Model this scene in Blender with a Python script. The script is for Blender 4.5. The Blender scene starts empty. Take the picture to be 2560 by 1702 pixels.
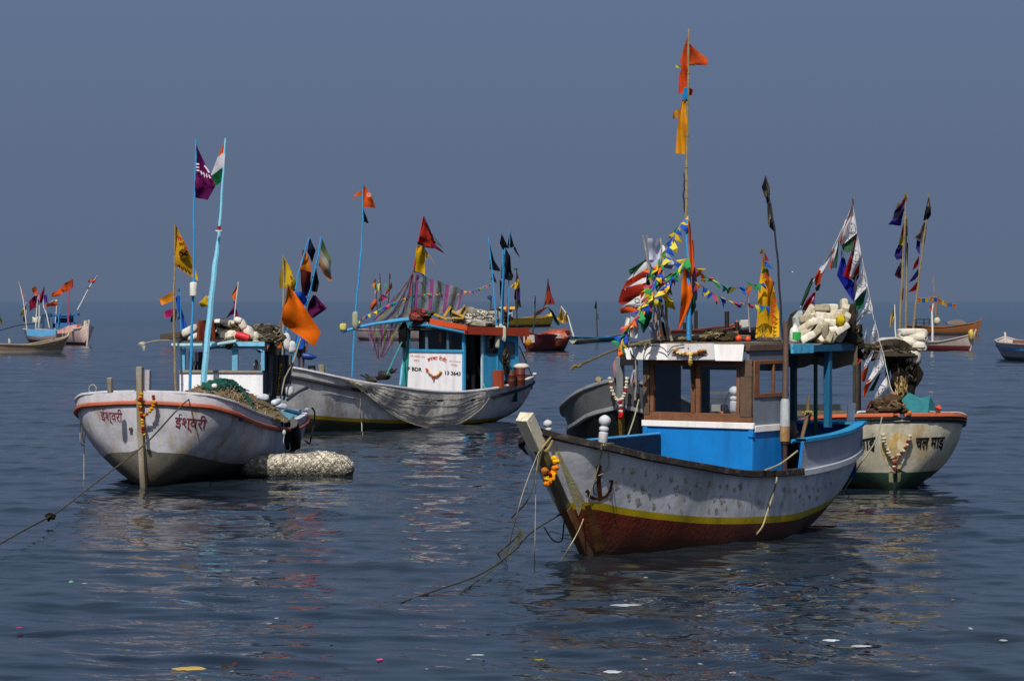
import bpy, bmesh, math, random
import numpy as np
from mathutils import Vector, Matrix, noise
from mathutils.bvhtree import BVHTree
RND = random.Random(11)
SC = bpy.context.scene
COL = SC.collection
# ------------------------------------------------------------------ measuring the place
F, CX, HY, H = 6500.0, 1280.0, 752.0, 5.4      # lens in photo pixels, horizon row, eye height over the water (m)
EYE = Vector((0, 0, H))
def P(u, v, d): return Vector(((u - CX) * d / F, d, H - (v - HY) * d / F))
def W(u, v): return P(u, v, H * F / (v - HY))
def ray(u, v): return Vector(((u - CX) / F, 1.0, -(v - HY) / F))
def lin(h):
    c = [int(h[i:i + 2], 16) / 255 for i in (0, 2, 4)]
    return tuple(x / 12.92 if x <= .04045 else ((x + .055) / 1.055) ** 2.4 for x in c)
def lerp(a, b, t): return a + (b - a) * t
def pch(xs, ys, x):
    """smooth monotone table lookup"""
    n = len(xs)
    if x <= xs[0]: return ys[0]
    if x >= xs[-1]: return ys[-1]
    i = max(k for k in range(n - 1) if xs[k] <= x)
    dl = [(ys[k + 1] - ys[k]) / (xs[k + 1] - xs[k]) for k in range(n - 1)]
    def m(k):
        if k == 0: return dl[0]
        if k == n - 1: return dl[-1]
        return 0 if dl[k - 1] * dl[k] <= 0 else 2 * dl[k - 1] * dl[k] / (dl[k - 1] + dl[k])
    h = xs[i + 1] - xs[i]; t = (x - xs[i]) / h
    return ((2 * t**3 - 3 * t * t + 1) * ys[i] + (t**3 - 2 * t * t + t) * h * m(i) + (3 * t * t - 2 * t**3) * ys[i + 1] + (t**3 - t * t) * h * m(i + 1))
def smooth_path(pts, n=6):
    """Catmull-Rom through the points"""
    pts = [Vector(p) for p in pts]
    if len(pts) < 3:
        return [pts[0].lerp(pts[-1], k / n) for k in range(n + 1)]
    q = [2 * pts[0] - pts[1]] + pts + [2 * pts[-1] - pts[-2]]
    out = []
    for i in range(1, len(q) - 2):
        a, b, c, d = q[i - 1:i + 3]
        for k in range(n):
            t = k / n
            out.append(.5 * (2 * b + (c - a) * t + (2 * a - 5 * b + 4 * c - d) * t * t + (3 * b - a - 3 * c + d) * t**3))
    out.append(pts[-1])
    return out
# ------------------------------------------------------------------ materials
MATS = {}
def _nt(name):
    m = bpy.data.materials.new(name); m.use_nodes = True
    nt = m.node_tree; return m, nt, nt.nodes['Principled BSDF'], nt.nodes['Material Output']
def _N(nt, t, **kw):
    n = nt.nodes.new(t)
    for k, v in kw.items(): setattr(n, k, v)
    return n
def _mix(nt, fac, a, b, blend='MIX'):
    n = _N(nt, 'ShaderNodeMix', data_type='RGBA', blend_type=blend)
    for idx, v in ((0, fac), (6, a), (7, b)):
        if hasattr(v, 'links'): nt.links.new(v, n.inputs[idx])
        elif idx == 0: n.inputs[0].default_value = v
        else: n.inputs[idx].default_value = (*v[:3], 1)
    return n.outputs[2]
def _ramp(nt, src, a, b, lo=0., hi=1.):
    n = _N(nt, 'ShaderNodeMapRange'); n.clamp = True
    n.inputs[1].default_value = a; n.inputs[2].default_value = b; n.inputs[3].default_value = lo; n.inputs[4].default_value = hi
    nt.links.new(src, n.inputs[0]); return n.outputs[0]
def _noise(nt, scale, stretch=(1, 1, 1), detail=4, rough=.6, coord='Object'):
    tc = _N(nt, 'ShaderNodeTexCoord'); mp = _N(nt, 'ShaderNodeMapping'); mp.inputs[3].default_value = stretch
    nz = _N(nt, 'ShaderNodeTexNoise'); nz.inputs['Scale'].default_value = scale
    nz.inputs['Detail'].default_value = detail; nz.inputs['Roughness'].default_value = rough
    nt.links.new(tc.outputs[coord], mp.inputs[0]); nt.links.new(mp.outputs[0], nz.inputs[0])
    return nz.outputs[0]
def paint(hexc, rough=.55, var=.16, scale=1.6, stain=None, stain_lo=.56, stain_amt=.75, stain_scale=1.3, stretch=(1, 1, .35),
          chip=None, chip_lo=.66, grime=0., bump=.02, bump_scale=30, spec=.35, smudge=None):
    """weathered paint, wood, rust or rope: base colour with blotches, runs, chips and a dirty band at the waterline"""
    key = ('p', hexc, rough, var, scale, stain, stain_lo, stain_amt, stain_scale, stretch, chip, chip_lo, grime, bump, bump_scale, smudge)
    if key in MATS: return MATS[key]
    m, nt, b, out = _nt('paint_' + hexc)
    c = lin(hexc)
    f = _ramp(nt, _noise(nt, scale), .3, .7)
    col = _mix(nt, f, tuple(x * (1 - var) for x in c), tuple(min(1, x * (1 + var)) for x in c))
    f3 = _ramp(nt, _noise(nt, scale * 9, (1, 1, .6)), .35, .75, 0, .5)
    col = _mix(nt, f3, col, tuple(x * (1 - var * 1.6) for x in c))
    if stain:
        g = _ramp(nt, _noise(nt, stain_scale, stretch, 6, .68), stain_lo, stain_lo + .13, 0, stain_amt)
        col = _mix(nt, g, col, lin(stain))
    if smudge:
        g = _ramp(nt, _noise(nt, smudge[1], smudge[2], 5, .72), .46, .66, 0, smudge[3])
        col = _mix(nt, g, col, lin(smudge[0]))
    if chip:
        g = _ramp(nt, _noise(nt, 7., (1, 1, .8), 5, .7), chip_lo, chip_lo + .04)
        col = _mix(nt, g, col, lin(chip))
    if grime:
        geo = _N(nt, 'ShaderNodeNewGeometry'); sx = _N(nt, 'ShaderNodeSeparateXYZ'); nt.links.new(geo.outputs[0], sx.inputs[0])
        zz = _N(nt, 'ShaderNodeMath', operation='MULTIPLY_ADD')
        nt.links.new(_noise(nt, 3., (1, 1, .3)), zz.inputs[0]); zz.inputs[1].default_value = -.5; nt.links.new(sx.outputs[2], zz.inputs[2])
        g = _ramp(nt, zz.outputs[0], -.3, .45, grime, 0)
        col = _mix(nt, g, col, lin('2b2a22'))
    if bump:      # rain and salt runs
        g = _ramp(nt, _noise(nt, 3.2, (1, 1, .12), 4, .65), .47, .72, 0, .5)
        col = _mix(nt, g, col, tuple(x * .55 for x in c))
    nt.links.new(col, b.inputs['Base Color'])
    b.inputs['Roughness'].default_value = rough
    b.inputs['Specular IOR Level'].default_value = spec
    if bump:
        bp = _N(nt, 'ShaderNodeBump'); bp.inputs['Strength'].default_value = .6; bp.inputs['Distance'].default_value = bump
        nt.links.new(_noise(nt, bump_scale, (1, 1, .5), 3), bp.inputs['Height']); nt.links.new(bp.outputs[0], b.inputs['Normal'])
    MATS[key] = m; return m
def wood(hexc, dark=.5, scale=2.2, rough=.8): 
    return paint(hexc, rough=rough, var=.3, scale=scale, stain='2a2420', stain_lo=.55, stain_amt=dark, stain_scale=6, stretch=(.25, .25, 3), bump=.012, bump_scale=22, spec=.2)
def cloth(hexc, transl=.35, alpha=1., var=.12):
    key = ('c', hexc, transl, alpha)
    if key in MATS: return MATS[key]
    m, nt, b, out = _nt('cloth_' + hexc)
    c = lin(hexc)
    f = _ramp(nt, _noise(nt, 5.), .3, .7)
    col = _mix(nt, f, tuple(x * (1 - var * 1.5) for x in c), tuple(min(1, x * (1 + var)) for x in c))
    nt.links.new(col, b.inputs['Base Color']); b.inputs['Roughness'].default_value = .85; b.inputs['Specular IOR Level'].default_value = .1
    bp = _N(nt, 'ShaderNodeBump'); bp.inputs['Strength'].default_value = .5; bp.inputs['Distance'].default_value = .03
    nt.links.new(_noise(nt, 4., (1, 1, .5), 2), bp.inputs['Height']); nt.links.new(bp.outputs[0], b.inputs['Normal'])
    tr = _N(nt, 'ShaderNodeBsdfTranslucent'); nt.links.new(col, tr.inputs[0])
    mx = _N(nt, 'ShaderNodeMixShader'); mx.inputs[0].default_value = transl
    nt.links.new(b.outputs[0], mx.inputs[1]); nt.links.new(tr.outputs[0], mx.inputs[2])
    last = mx.outputs[0]
    if alpha < 1:
        tp = _N(nt, 'ShaderNodeBsdfTransparent'); m2 = _N(nt, 'ShaderNodeMixShader')
        g = _ramp(nt, _noise(nt, 9., (1, 1, .35), 5), .3, .7, max(0, alpha - .22), min(1, alpha + .22))
        nt.links.new(g, m2.inputs[0]); nt.links.new(tp.outputs[0], m2.inputs[1]); nt.links.new(last, m2.inputs[2]); last = m2.outputs[0]
    nt.links.new(last, out.inputs[0])
    MATS[key] = m; return m
def glass():
    if 'glass' in MATS: return MATS['glass']
    m, nt, b, out = _nt('old_window_glass')
    tp = _N(nt, 'ShaderNodeBsdfTransparent'); tp.inputs[0].default_value = (.9, .92, .94, 1)
    gl = _N(nt, 'ShaderNodeBsdfGlossy'); gl.inputs[0].default_value = (.8, .85, .9, 1); gl.inputs[1].default_value = .06
    mx = _N(nt, 'ShaderNodeMixShader'); mx.inputs[0].default_value = .025
    nt.links.new(tp.outputs[0], mx.inputs[1]); nt.links.new(gl.outputs[0], mx.inputs[2]); nt.links.new(mx.outputs[0], out.inputs[0])
    MATS['glass'] = m; return m
# ------------------------------------------------------------------ meshes and things
WL = {}
class MB:
    def __init__(s): s.v = []; s.f = []; s.m = []
    def add(s, vs, fs, mat=0):
        o = len(s.v); s.v += [Vector(p) for p in vs]
        for k, f in enumerate(fs):
            s.f.append([i + o for i in f]); s.m.append(mat[k] if isinstance(mat, list) else mat)
        return s
    def grid(s, rows, mat=0, close=False):
        nr, nc = len(rows), len(rows[0]); fs = []; ms = []
        for r in range(nr - 1):
            for c in range(nc if close else nc - 1):
                c2 = (c + 1) % nc
                fs.append([r * nc + c, r * nc + c2, (r + 1) * nc + c2, (r + 1) * nc + c]); ms.append(mat[r] if isinstance(mat, (list, tuple)) else mat)
        return s.add([p for r in rows for p in r], fs, ms)
    def box(s, c, size, rot=None, mat=0):
        c = Vector(c); vs = []
        for z in (-.5, .5):
            for x, y in ((-.5, -.5), (.5, -.5), (.5, .5), (-.5, .5)):
                p = Vector((x * size[0], y * size[1], z * size[2]))
                vs.append(c + (rot @ p if rot else p))
        return s.add(vs, [[0, 3, 2, 1], [4, 5, 6, 7], [0, 1, 5, 4], [1, 2, 6, 5], [2, 3, 7, 6], [3, 0, 4, 7]], mat)
    def tube(s, pts, r, n=6, mat=0, cap=True):
        pts = [Vector(p) for p in pts]; rows = []; up = None
        for i, p in enumerate(pts):
            t = (pts[min(i + 1, len(pts) - 1)] - pts[max(i - 1, 0)])
            t = t.normalized() if t.length > 1e-9 else Vector((0, 0, 1))
            if up is None:
                up = t.cross(Vector((0, 1, .3))) if abs(t.y) < .9 else t.cross(Vector((1, 0, 0)))
            up = (up - t * up.dot(t)); up = up.normalized() if up.length > 1e-6 else t.orthogonal().normalized()
            w = t.cross(up); rr = r[i] if isinstance(r, (list, tuple)) else r
            rows.append([p + (up * math.cos(a) + w * math.sin(a)) * rr for a in (2 * math.pi * k / n for k in range(n))])
        o = len(s.v); s.grid(rows, mat, True)
        if cap:
            s.f.append([o + k for k in range(n)][::-1]); s.m.append(mat)
            e = o + (len(rows) - 1) * n
            s.f.append([e + k for k in range(n)]); s.m.append(mat)
        return s
    def lathe(s, prof, base, axis=(0, 0, 1), n=12, mat=0):
        q = Vector((0, 0, 1)).rotation_difference(Vector(axis).normalized()); base = Vector(base)
        rows = [[base + q @ Vector((r * math.cos(2 * math.pi * k / n), r * math.sin(2 * math.pi * k / n), z)) for k in range(n)] for r, z in prof]
        o = len(s.v); s.grid(rows, mat, True)
        s.f.append([o + k for k in range(n)][::-1]); s.m.append(mat)
        e = o + (len(rows) - 1) * n
        s.f.append([e + k for k in range(n)]); s.m.append(mat)
        return s
    def blob(s, c, rad, rot=None, p=1., wob=.06, nu=12, nv=8, mat=0, seed=0.):
        """rounded body; p<1 is boxier"""
        def pw(x): return math.copysign(abs(x) ** p, x)
        c = Vector(c); rows = []
        for j in range(nv + 1):
            la = -math.pi / 2 + math.pi * j / nv; row = []
            for i in range(nu):
                lo = 2 * math.pi * i / nu
                d = Vector((pw(math.cos(la)) * pw(math.cos(lo)), pw(math.cos(la)) * pw(math.sin(lo)), pw(math.sin(la))))
                k = 1 + wob * noise.noise(d * 1.7 + Vector((seed, seed * .7, 0)))
                q = Vector((d.x * rad[0], d.y * rad[1], d.z * rad[2])) * k
                row.append(c + (rot @ q if rot else q))
            rows.append(row)
        return s.grid(rows, mat, True)
    def build(s, name, mats, parent=None, smooth=True, origin=None, bevel=0., angle=40):
        if not isinstance(mats, (list, tuple)): mats = [mats]
        org = Vector(origin) if origin is not None else (WL[parent] if parent is not None else Vector((0, 0, 0)))
        me = bpy.data.meshes.new(name)
        me.from_pydata([tuple(p - org) for p in s.v], [], s.f)
        for m in mats: me.materials.append(m)
        me.polygons.foreach_set('material_index', s.m)
        me.update(); me.validate()
        if smooth:
            me.polygons.foreach_set('use_smooth', [True] * len(me.polygons))
            try: me.set_sharp_from_angle(angle=math.radians(angle))
            except Exception: pass
        o = bpy.data.objects.new(name, me); COL.objects.link(o)
        if parent is not None: o.parent = parent
        else: o.location = org
        if bevel:
            bv = o.modifiers.new('edge', 'BEVEL'); bv.width = bevel; bv.segments = 1; bv.limit_method = 'ANGLE'
        WL[o] = org
        return o
    def bvh(s): return BVHTree.FromPolygons([tuple(p) for p in s.v], s.f)
def tag(o, label=None, cat=None, group=None, kind=None):
    for k, v in (('label', label), ('category', cat), ('group', group), ('kind', kind)):
        if v: o[k] = v
    return o
def thing(name, label, cat, loc, group=None):
    o = bpy.data.objects.new(name, None); COL.objects.link(o); o.location = Vector(loc); o.empty_display_size = .2
    WL[o] = Vector(loc)
    return tag(o, label, cat, group)
# ------------------------------------------------------------------ boat frames
class Frame:
    """s runs aft from the stem at the waterline, y to the side seen on the left, z up"""
    def __init__(s, u, v, phi):
        s.o = W(u, v); a = math.radians(phi)
        s.a = Vector((math.cos(a), math.sin(a), 0)); s.y = Vector((-math.sin(a), math.cos(a), 0)); s.z = Vector((0, 0, 1))
        s.rot = Matrix((s.a, s.y, s.z)).transposed()
    def __call__(s, a, b, z): return s.o + s.a * a + s.y * b + Vector((0, 0, z))
    def box(s, mb, s0, s1, y0, y1, z0, z1, mat=0):
        return mb.box(s((s0 + s1) / 2, (y0 + y1) / 2, (z0 + z1) / 2), (abs(s1 - s0), abs(y1 - y0), abs(z1 - z0)), s.rot, mat)
    def _hit(s, u, v, n, p):
        r = ray(u, v); return EYE + r * ((p - EYE).dot(n) / r.dot(n))
    def on_s(s, u, v, a): return s._hit(u, v, s.a, s(a, 0, 0))       # point of the cross plane s=a seen there
    def on_y(s, u, v, b): return s._hit(u, v, s.y, s(0, b, 0))       # point of the lengthwise plane y=b
    def on_z(s, u, v, z): return s._hit(u, v, s.z, Vector((0, 0, z)))
    def loc(s, p): q = p - s.o; return (q.dot(s.a), q.dot(s.y), q.z)
    def ya(s, u, a): return s.loc(s.on_s(u, 900, a))[1]
    def za(s, u, v, a): return s.loc(s.on_s(u, v, a))[2]
class Hull:
    def __init__(s, fr, tab):
        s.fr = fr; s.x = [r[0] for r in tab]; s.t = list(zip(*tab)); s.s0, s.s1 = s.x[0], s.x[-1]
    def g(s, k, a): return pch(s.x, s.t[k], a)
    def bg(s, a): return s.g(1, a)
    def zg(s, a): return s.g(2, a)
    def zk(s, a): return s.g(3, a)
    def yz(s, a, z):
        zk, zg = s.zk(a), s.zg(a); t = min(1, max(0, (z - zk) / max(1e-4, zg - zk)))
        e = s.g(4, a)
        return s.bg(a) * (t ** e if e > 0 else 1 - (1 - t) ** -e)      # straight flare, or (e < 0) a full rounded section
    def stations(s, n=54):
        # denser at the bow
        return [s.s0 + (s.s1 - s.s0) * (k / n) ** 1.35 for k in range(n + 1)]
    def skin(s, bands, rows=5, n=54):
        """bands: upper z limit functions, low to high; the last is the gunwale"""
        mb = MB(); st = s.stations(n)
        for sd in (-1, 1):
            lv = []
            for a in st:
                zk, zg = s.zk(a), s.zg(a); lim = [zk] + [min(zg, max(zk, b(a))) for b in bands] + [zg]; col = []
                for k in range(len(lim) - 1):
                    for r in range(rows):
                        t = r / rows
                        if k == 0: t = t ** 1.5
                        col.append(lerp(lim[k], lim[k + 1], t))
                col.append(zg); lv.append([s.fr(a, sd * s.yz(a, z), z) for z in col])
            nz = len(lv[0])
            grid = [[lv[i][j] for i in range(len(st))] for j in range(nz)]
            if sd > 0: grid = [r[::-1] for r in grid]
            mb.grid(grid, [k for k in range(len(bands) + 1) for _ in range(rows)])
        a = s.s1; zk, zg = s.zk(a), s.zg(a)
        zs = [lerp(zk, zg, k / 12) for k in range(13)]
        mb.grid([[s.fr(a, -s.yz(a, z), z), s.fr(a, s.yz(a, z), z)] for z in zs], len(bands))
        return mb
    def rail(s, mb, dz, half_w, half_h, s0=None, s1=None, inset=0., sides=(-1, 1), mat=0, n=44, zf=None, out=0.):
        """a timber or pipe following the sheer; zf(a) gives its own height"""
        s0 = s.s0 if s0 is None else s0; s1 = s.s1 if s1 is None else s1
        for sd in sides:
            rows = []
            for k in range(n + 1):
                a = lerp(s0, s1, (k / n) ** 1.25); z = (zf(a) if zf else s.zg(a)) + dz
                y = (s.yz(a, min(z, s.zg(a)))) - inset + out
                rows.append([s.fr(a, sd * max(0.0, y + q[0] * half_w), z + q[1] * half_h) for q in ((-1, -1), (1, -1), (1, 1), (-1, 1))])
            if sd > 0: rows = [r[::-1] for r in rows]
            mb.grid(rows, mat, True)
            o = len(mb.v) - 4; mb.f.append([o, o + 1, o + 2, o + 3]); mb.m.append(mat)
        return mb
    def inner(s, drop, th=.13, s0=None, n=40):
        """deck and inside of the bulwark"""
        mb = MB(); s0 = s.s0 + .35 if s0 is None else s0
        st = [lerp(s0, s.s1 - .05, k / n) for k in range(n + 1)]
        for sd in (-1, 1):
            g = [[s.fr(a, sd * max(0, s.bg(a) - th), s.zg(a) - .01) for a in st],
                 [s.fr(a, sd * max(0, min(s.bg(a) - th, s.yz(a, max(s.zk(a) + .05, s.zg(a) - drop)) - .05)), max(s.zk(a) + .06, s.zg(a) - drop)) for a in st]]
            mb.grid(g, 0)
        mb.grid([[s.fr(a, q * max(0, min(s.bg(a) - th, s.yz(a, max(s.zk(a) + .05, s.zg(a) - drop)) - .05)), max(s.zk(a) + .06, s.zg(a) - drop)) for a in st] for q in (-1, -.3, .3, 1)], 1)
        a = s.s1 - .06
        mb.grid([[s.fr(a, q * (s.bg(a) - th), s.zg(a)) for q in (-1, 1)], [s.fr(a, q * (s.bg(a) - th), s.zg(a) - drop) for q in (-1, 1)]], 0)
        return mb
def hit(bvh, u, v, off=.01, d=None):
    r = ray(u, v).normalized(); h = bvh.ray_cast(EYE, r)
    if h[0] is None: return (P(u, v, d) if d else None), Vector((0, -1, 0))
    n = h[1] if h[1].dot(r) < 0 else -h[1]
    return h[0] + n * off, n
def ribbon(mb, bvh, pts, w, off=.012, mat=0, d=None):
    """a painted stroke lying on a surface"""
    q = [hit(bvh, u, v, off, d) for u, v in pts]; q = [x for x in q if x[0] is not None]
    if len(q) < 2: return
    rows = []
    for i, (p, n) in enumerate(q):
        t = (q[min(i + 1, len(q) - 1)][0] - q[max(i - 1, 0)][0]); sd = t.cross(n)
        sd = sd.normalized() if sd.length > 1e-9 else Vector((0, 0, 1))
        ww = w[i] if isinstance(w, (list, tuple)) else w
        rows.append([p - sd * ww / 2, p + sd * ww / 2])
    mb.grid(rows, mat)
def text_mesh(body, bold=0.):
    c = bpy.data.curves.new('lettering', 'FONT'); c.body = body; c.size = 1; c.offset = bold; c.resolution_u = 3
    o = bpy.data.objects.new('lettering', c); COL.objects.link(o)
    dg = bpy.context.evaluated_depsgraph_get(); dg.update()
    me = bpy.data.meshes.new_from_object(o.evaluated_get(dg))
    vs = [(v.co.x, v.co.y) for v in me.vertices]; fs = [list(p.vertices) for p in me.polygons]
    bpy.data.objects.remove(o); bpy.data.curves.remove(c); bpy.data.meshes.remove(me)
    return vs, fs
def lettering(body, quad, bvh, parent, mat, off=.012, bold=.01, arc=0., d=None, slant=0.):
    """painted words: quad = top left, top right, bottom right, bottom left corners on the surface"""
    vs, fs = text_mesh(body, bold)
    x0 = min(v[0] for v in vs); x1 = max(v[0] for v in vs); y0 = min(v[1] for v in vs); y1 = max(v[1] for v in vs)
    tl, tr, br, bl = [Vector((*q, 0)) for q in quad]; mb = MB(); pts = []
    for x, y in vs:
        a = (x - x0) / (x1 - x0); b = (y - y0) / (y1 - y0)
        q = bl.lerp(br, a).lerp(tl.lerp(tr, a), b); q.y -= arc * (1 - (2 * a - 1) ** 2)
        pts.append(hit(bvh, q.x, q.y, off, d)[0])
    fs = [f for f in fs if all(pts[i] is not None for i in f)]
    mb.add([p if p is not None else Vector((0, 0, 0)) for p in pts], fs)
    return mb.build('lettering', mat, parent, smooth=False)
# ------------------------------------------------------------------ flags, poles, ropes
def flag_mesh(rows, d, amp=.05, fly=.25, ns=9, nm=4, cols=1, seed=None):
    """rows: hoist x,y and fly x,y for each colour limit, top to bottom"""
    k = RND.random() * 9 if seed is None else seed; mb = MB(); lines = []; mats = []; amp *= 1.6
    sc = d / F
    for i in range(len(rows) - 1):
        for j in range(nm + (i == len(rows) - 2)):
            t = j / nm; a = [lerp(p, q, t) for p, q in zip(rows[i], rows[i + 1])]; line = []
            rr = i + t
            for c in range(ns + 1):
                w = c / ns; u = lerp(a[0], a[2], w); v = lerp(a[1], a[3], w)
                ph = w * 5.2 + rr * 1.1 + k
                dd = fly * w + amp * 60 / max(60, 1) * math.sin(ph) * (.15 + w) + amp * .6 * math.sin(rr * 2.3 + w * 2 + k * 2)
                u += (math.sin(ph * 1.3 + 1) * .8 * w); v += math.sin(ph + .6) * 1.1 * w
                line.append(P(u, v, d + dd))
            lines.append(line)
            if len(lines) > 1: mats.append(min(i if j else i - 1, cols - 1) if cols > 1 else 0)
    mb.grid(lines, mats); return mb
def add_flag(parent, rows, d, cols, **kw):
    if isinstance(cols, str): cols = [cols]
    tr = kw.pop('transl', .35); al = kw.pop('alpha', 1.); nm = kw.pop('name', 'flag'); lab = kw.pop('label', None)
    o = flag_mesh(rows, d, cols=len(cols), **kw).build(nm, [cloth(c, tr, al) for c in cols], parent, angle=80)
    if lab: o['label'] = lab
    return o
def tri(a, b, c): return [(*a, *a), (*b, *c)]
def px_marks(parent, name, strokes, d, w, hexc, off=-.12):
    """marks printed on a flag: strokes in photo pixels"""
    mb = MB()
    for st in strokes:
        pts = [P(u, v, d + off) for u, v in st]; rows = []
        for i, p in enumerate(pts):
            t = pts[min(i + 1, len(pts) - 1)] - pts[max(0, i - 1)]; sd = Vector((-t.z, 0, t.x)).normalized() * w / 2
            rows.append([p - sd, p + sd])
        mb.grid(rows)
    return mb.build(name, cloth(hexc, .1), parent, smooth=False)
POLE_MATS = {'blue': lambda: paint('2f86bd', var=.15, chip='8a8f8c', chip_lo=.68), 'lightblue': lambda: paint('7cc0dc', var=.1, chip='6b7a80', chip_lo=.63),
             'bamboo': lambda: wood('85775a', .45), 'dark': lambda: wood('3a3632', .3), 'black': lambda: paint('20262a'), 'white': lambda: paint('c9c9c2'),
             'teal': lambda: paint('1d7a7c', var=.2, chip='0d4046'), 'red': lambda: paint('a03040'), 'brown': lambda: wood('7a6048', .4), 'grey': lambda: wood('8b857a', .3)}
def pole_thing(label, pts, d, r, col, flags=(), group=None, name='flagpole', cat='flagpole', d1=None):
    """pts: base ... top in photo pixels at distance d (d1 at the top)"""
    d1 = d if d1 is None else d1; n = len(pts) - 1
    q = [P(u, v, lerp(d, d1, i / n)) for i, (u, v) in enumerate(pts)]
    t = thing(name, label, cat, q[0], group)
    q = smooth_path(q, 4); k = len(q) - 1
    # bamboo and steel are never dead straight
    if isinstance(r, (list, tuple)):
        rs = [pch(list(range(len(r))), list(r), i / k * (len(r) - 1)) for i in range(k + 1)]; r = r[0]
    else: rs = [lerp(r, r * .6, i / k) for i in range(k + 1)]
    q = [p + Vector((math.sin(i * 1.7 + q[0].x) * .008, 0, 0)) if 0 < i < k else p for i, p in enumerate(q)]
    mb = MB(); mb.tube(q, rs, 7)
    if col == 'bamboo':
        for i in range(1, k, 2): mb.tube([q[i] - Vector((0, 0, .012)), q[i] + Vector((0, 0, .012))], lerp(r, r * .6, i / k) * 1.25, 7)
    mb.build('pole', POLE_MATS[col](), t)
    for f in flags:
        kw = dict(f[2]) if len(f) > 2 else {}
        marks = kw.pop('marks', None); dd = lerp(d, d1, .7) + kw.pop('dz', 0)
        o = add_flag(t, f[0], dd, f[1], **kw)
        for mk in marks or (): px_marks(o, mk[0], mk[1], dd, mk[2], mk[3], *(mk[4:] or ()))
    return t
def rope(name, label, pts, r, hexc='8a7c60', cat='rope', group=None, n=7, sides=5):
    mb = MB(); q = smooth_path(pts, n); mb.tube(q, r, sides)
    return tag(mb.build(name, paint(hexc, rough=.9, var=.3, scale=8, bump=.006, bump_scale=60, spec=.1), origin=q[0]), label, cat, group)
def garland(label, pts, hexes, rad, step, n=4, mixin=None):
    """strung flowers, each head a small ruffled ball"""
    q = smooth_path(pts, 8); t = thing('flower_garland', label, 'garland', q[0]); acc = 0; mb = MB(); i = 0
    mb.tube(q, .008, 4)
    mb.build('string', paint('6a5a40'), t); mb = MB(); last = None
    for p in q:
        if last is None or (p - last).length >= step:
            last = p; i += 1
            rr = rad * RND.uniform(.8, 1.15)
            mb.blob(p + Vector((RND.uniform(-1, 1), RND.uniform(-1, 0), RND.uniform(-1, 1))) * rad * .25, (rr, rr, rr * .8), wob=.5, nu=8, nv=6, mat=RND.randrange(len(hexes)), seed=i * 3.1)
    mb.build('blossoms', [cloth(h, .2) for h in hexes], t, angle=20)
    return t
def bunting(label, pts, n, size, group=None, d0=None):
    q = smooth_path(pts, 8); t = thing('bunting', label, 'bunting', q[0], group)
    MB().tube(q, .006, 4).build('cord', paint('7d7868'), t)
    cols = ['2456b8', '2456b8', 'd8b828', '2f8a4a', 'e0702c', 'c04a70', 'd8cc50', '3a9a5a']
    L = [0]
    for a, b in zip(q, q[1:]): L.append(L[-1] + (b - a).length)
    for k in range(n):
        x = (k + .5) / n * L[-1]; i = max(j for j in range(len(L) - 1) if L[j] <= x)
        p = q[i].lerp(q[i + 1], (x - L[i]) / max(1e-6, L[i + 1] - L[i])); tg = (q[i + 1] - q[i]).normalized()
        sw = RND.uniform(-1, 1); sz = size * RND.uniform(.85, 1.35)
        dn = Vector((sw * .8, RND.uniform(-.4, .4), -1 + abs(sw) * .35)).normalized() * sz * 1.25
        if RND.random() < .22: dn = Vector((RND.choice((-1, 1)), .2, RND.uniform(-.2, .7))).normalized() * sz
        a, b = p - tg * sz * .5, p + tg * sz * .5; mid = (a + b) / 2 + dn * .5 + Vector((RND.uniform(-.1, .1), -.35 * sz, 0))
        mb = MB(); mb.add([a, b, b.lerp(p + dn, .5) + Vector((0, -.2 * sz, 0)), p + dn, a.lerp(p + dn, .5) + Vector((0, .15 * sz, 0)), mid], [[0, 1, 5], [1, 2, 5], [2, 3, 5], [3, 4, 5], [4, 0, 5]])
        mb.build('pennant', cloth(cols[RND.randrange(len(cols))], .3), t)
    return t
def rotz(a): return Matrix.Rotation(a, 3, 'Z')
def rnd_rot(t=1.): return Matrix.Rotation(RND.uniform(-t, t), 3, 'X') @ Matrix.Rotation(RND.uniform(-t, t), 3, 'Y') @ Matrix.Rotation(RND.uniform(0, 6.28), 3, 'Z')
def foam_float(label, p, rad, rot, hexc='c9c4b4', group=None, pw=.45, name='foam_float', cat='float'):
    mb = MB().blob(p, rad, rot, pw, .12, 14, 10, seed=RND.random() * 20)
    o = mb.build(name, paint(hexc, rough=.9, var=.14, stain='6a6250', stain_lo=.55, stain_amt=.5, stain_scale=5, stretch=(1, 1, 1), bump=.02, bump_scale=16, spec=.15), origin=p)
    return tag(o, label, cat, group)
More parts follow.
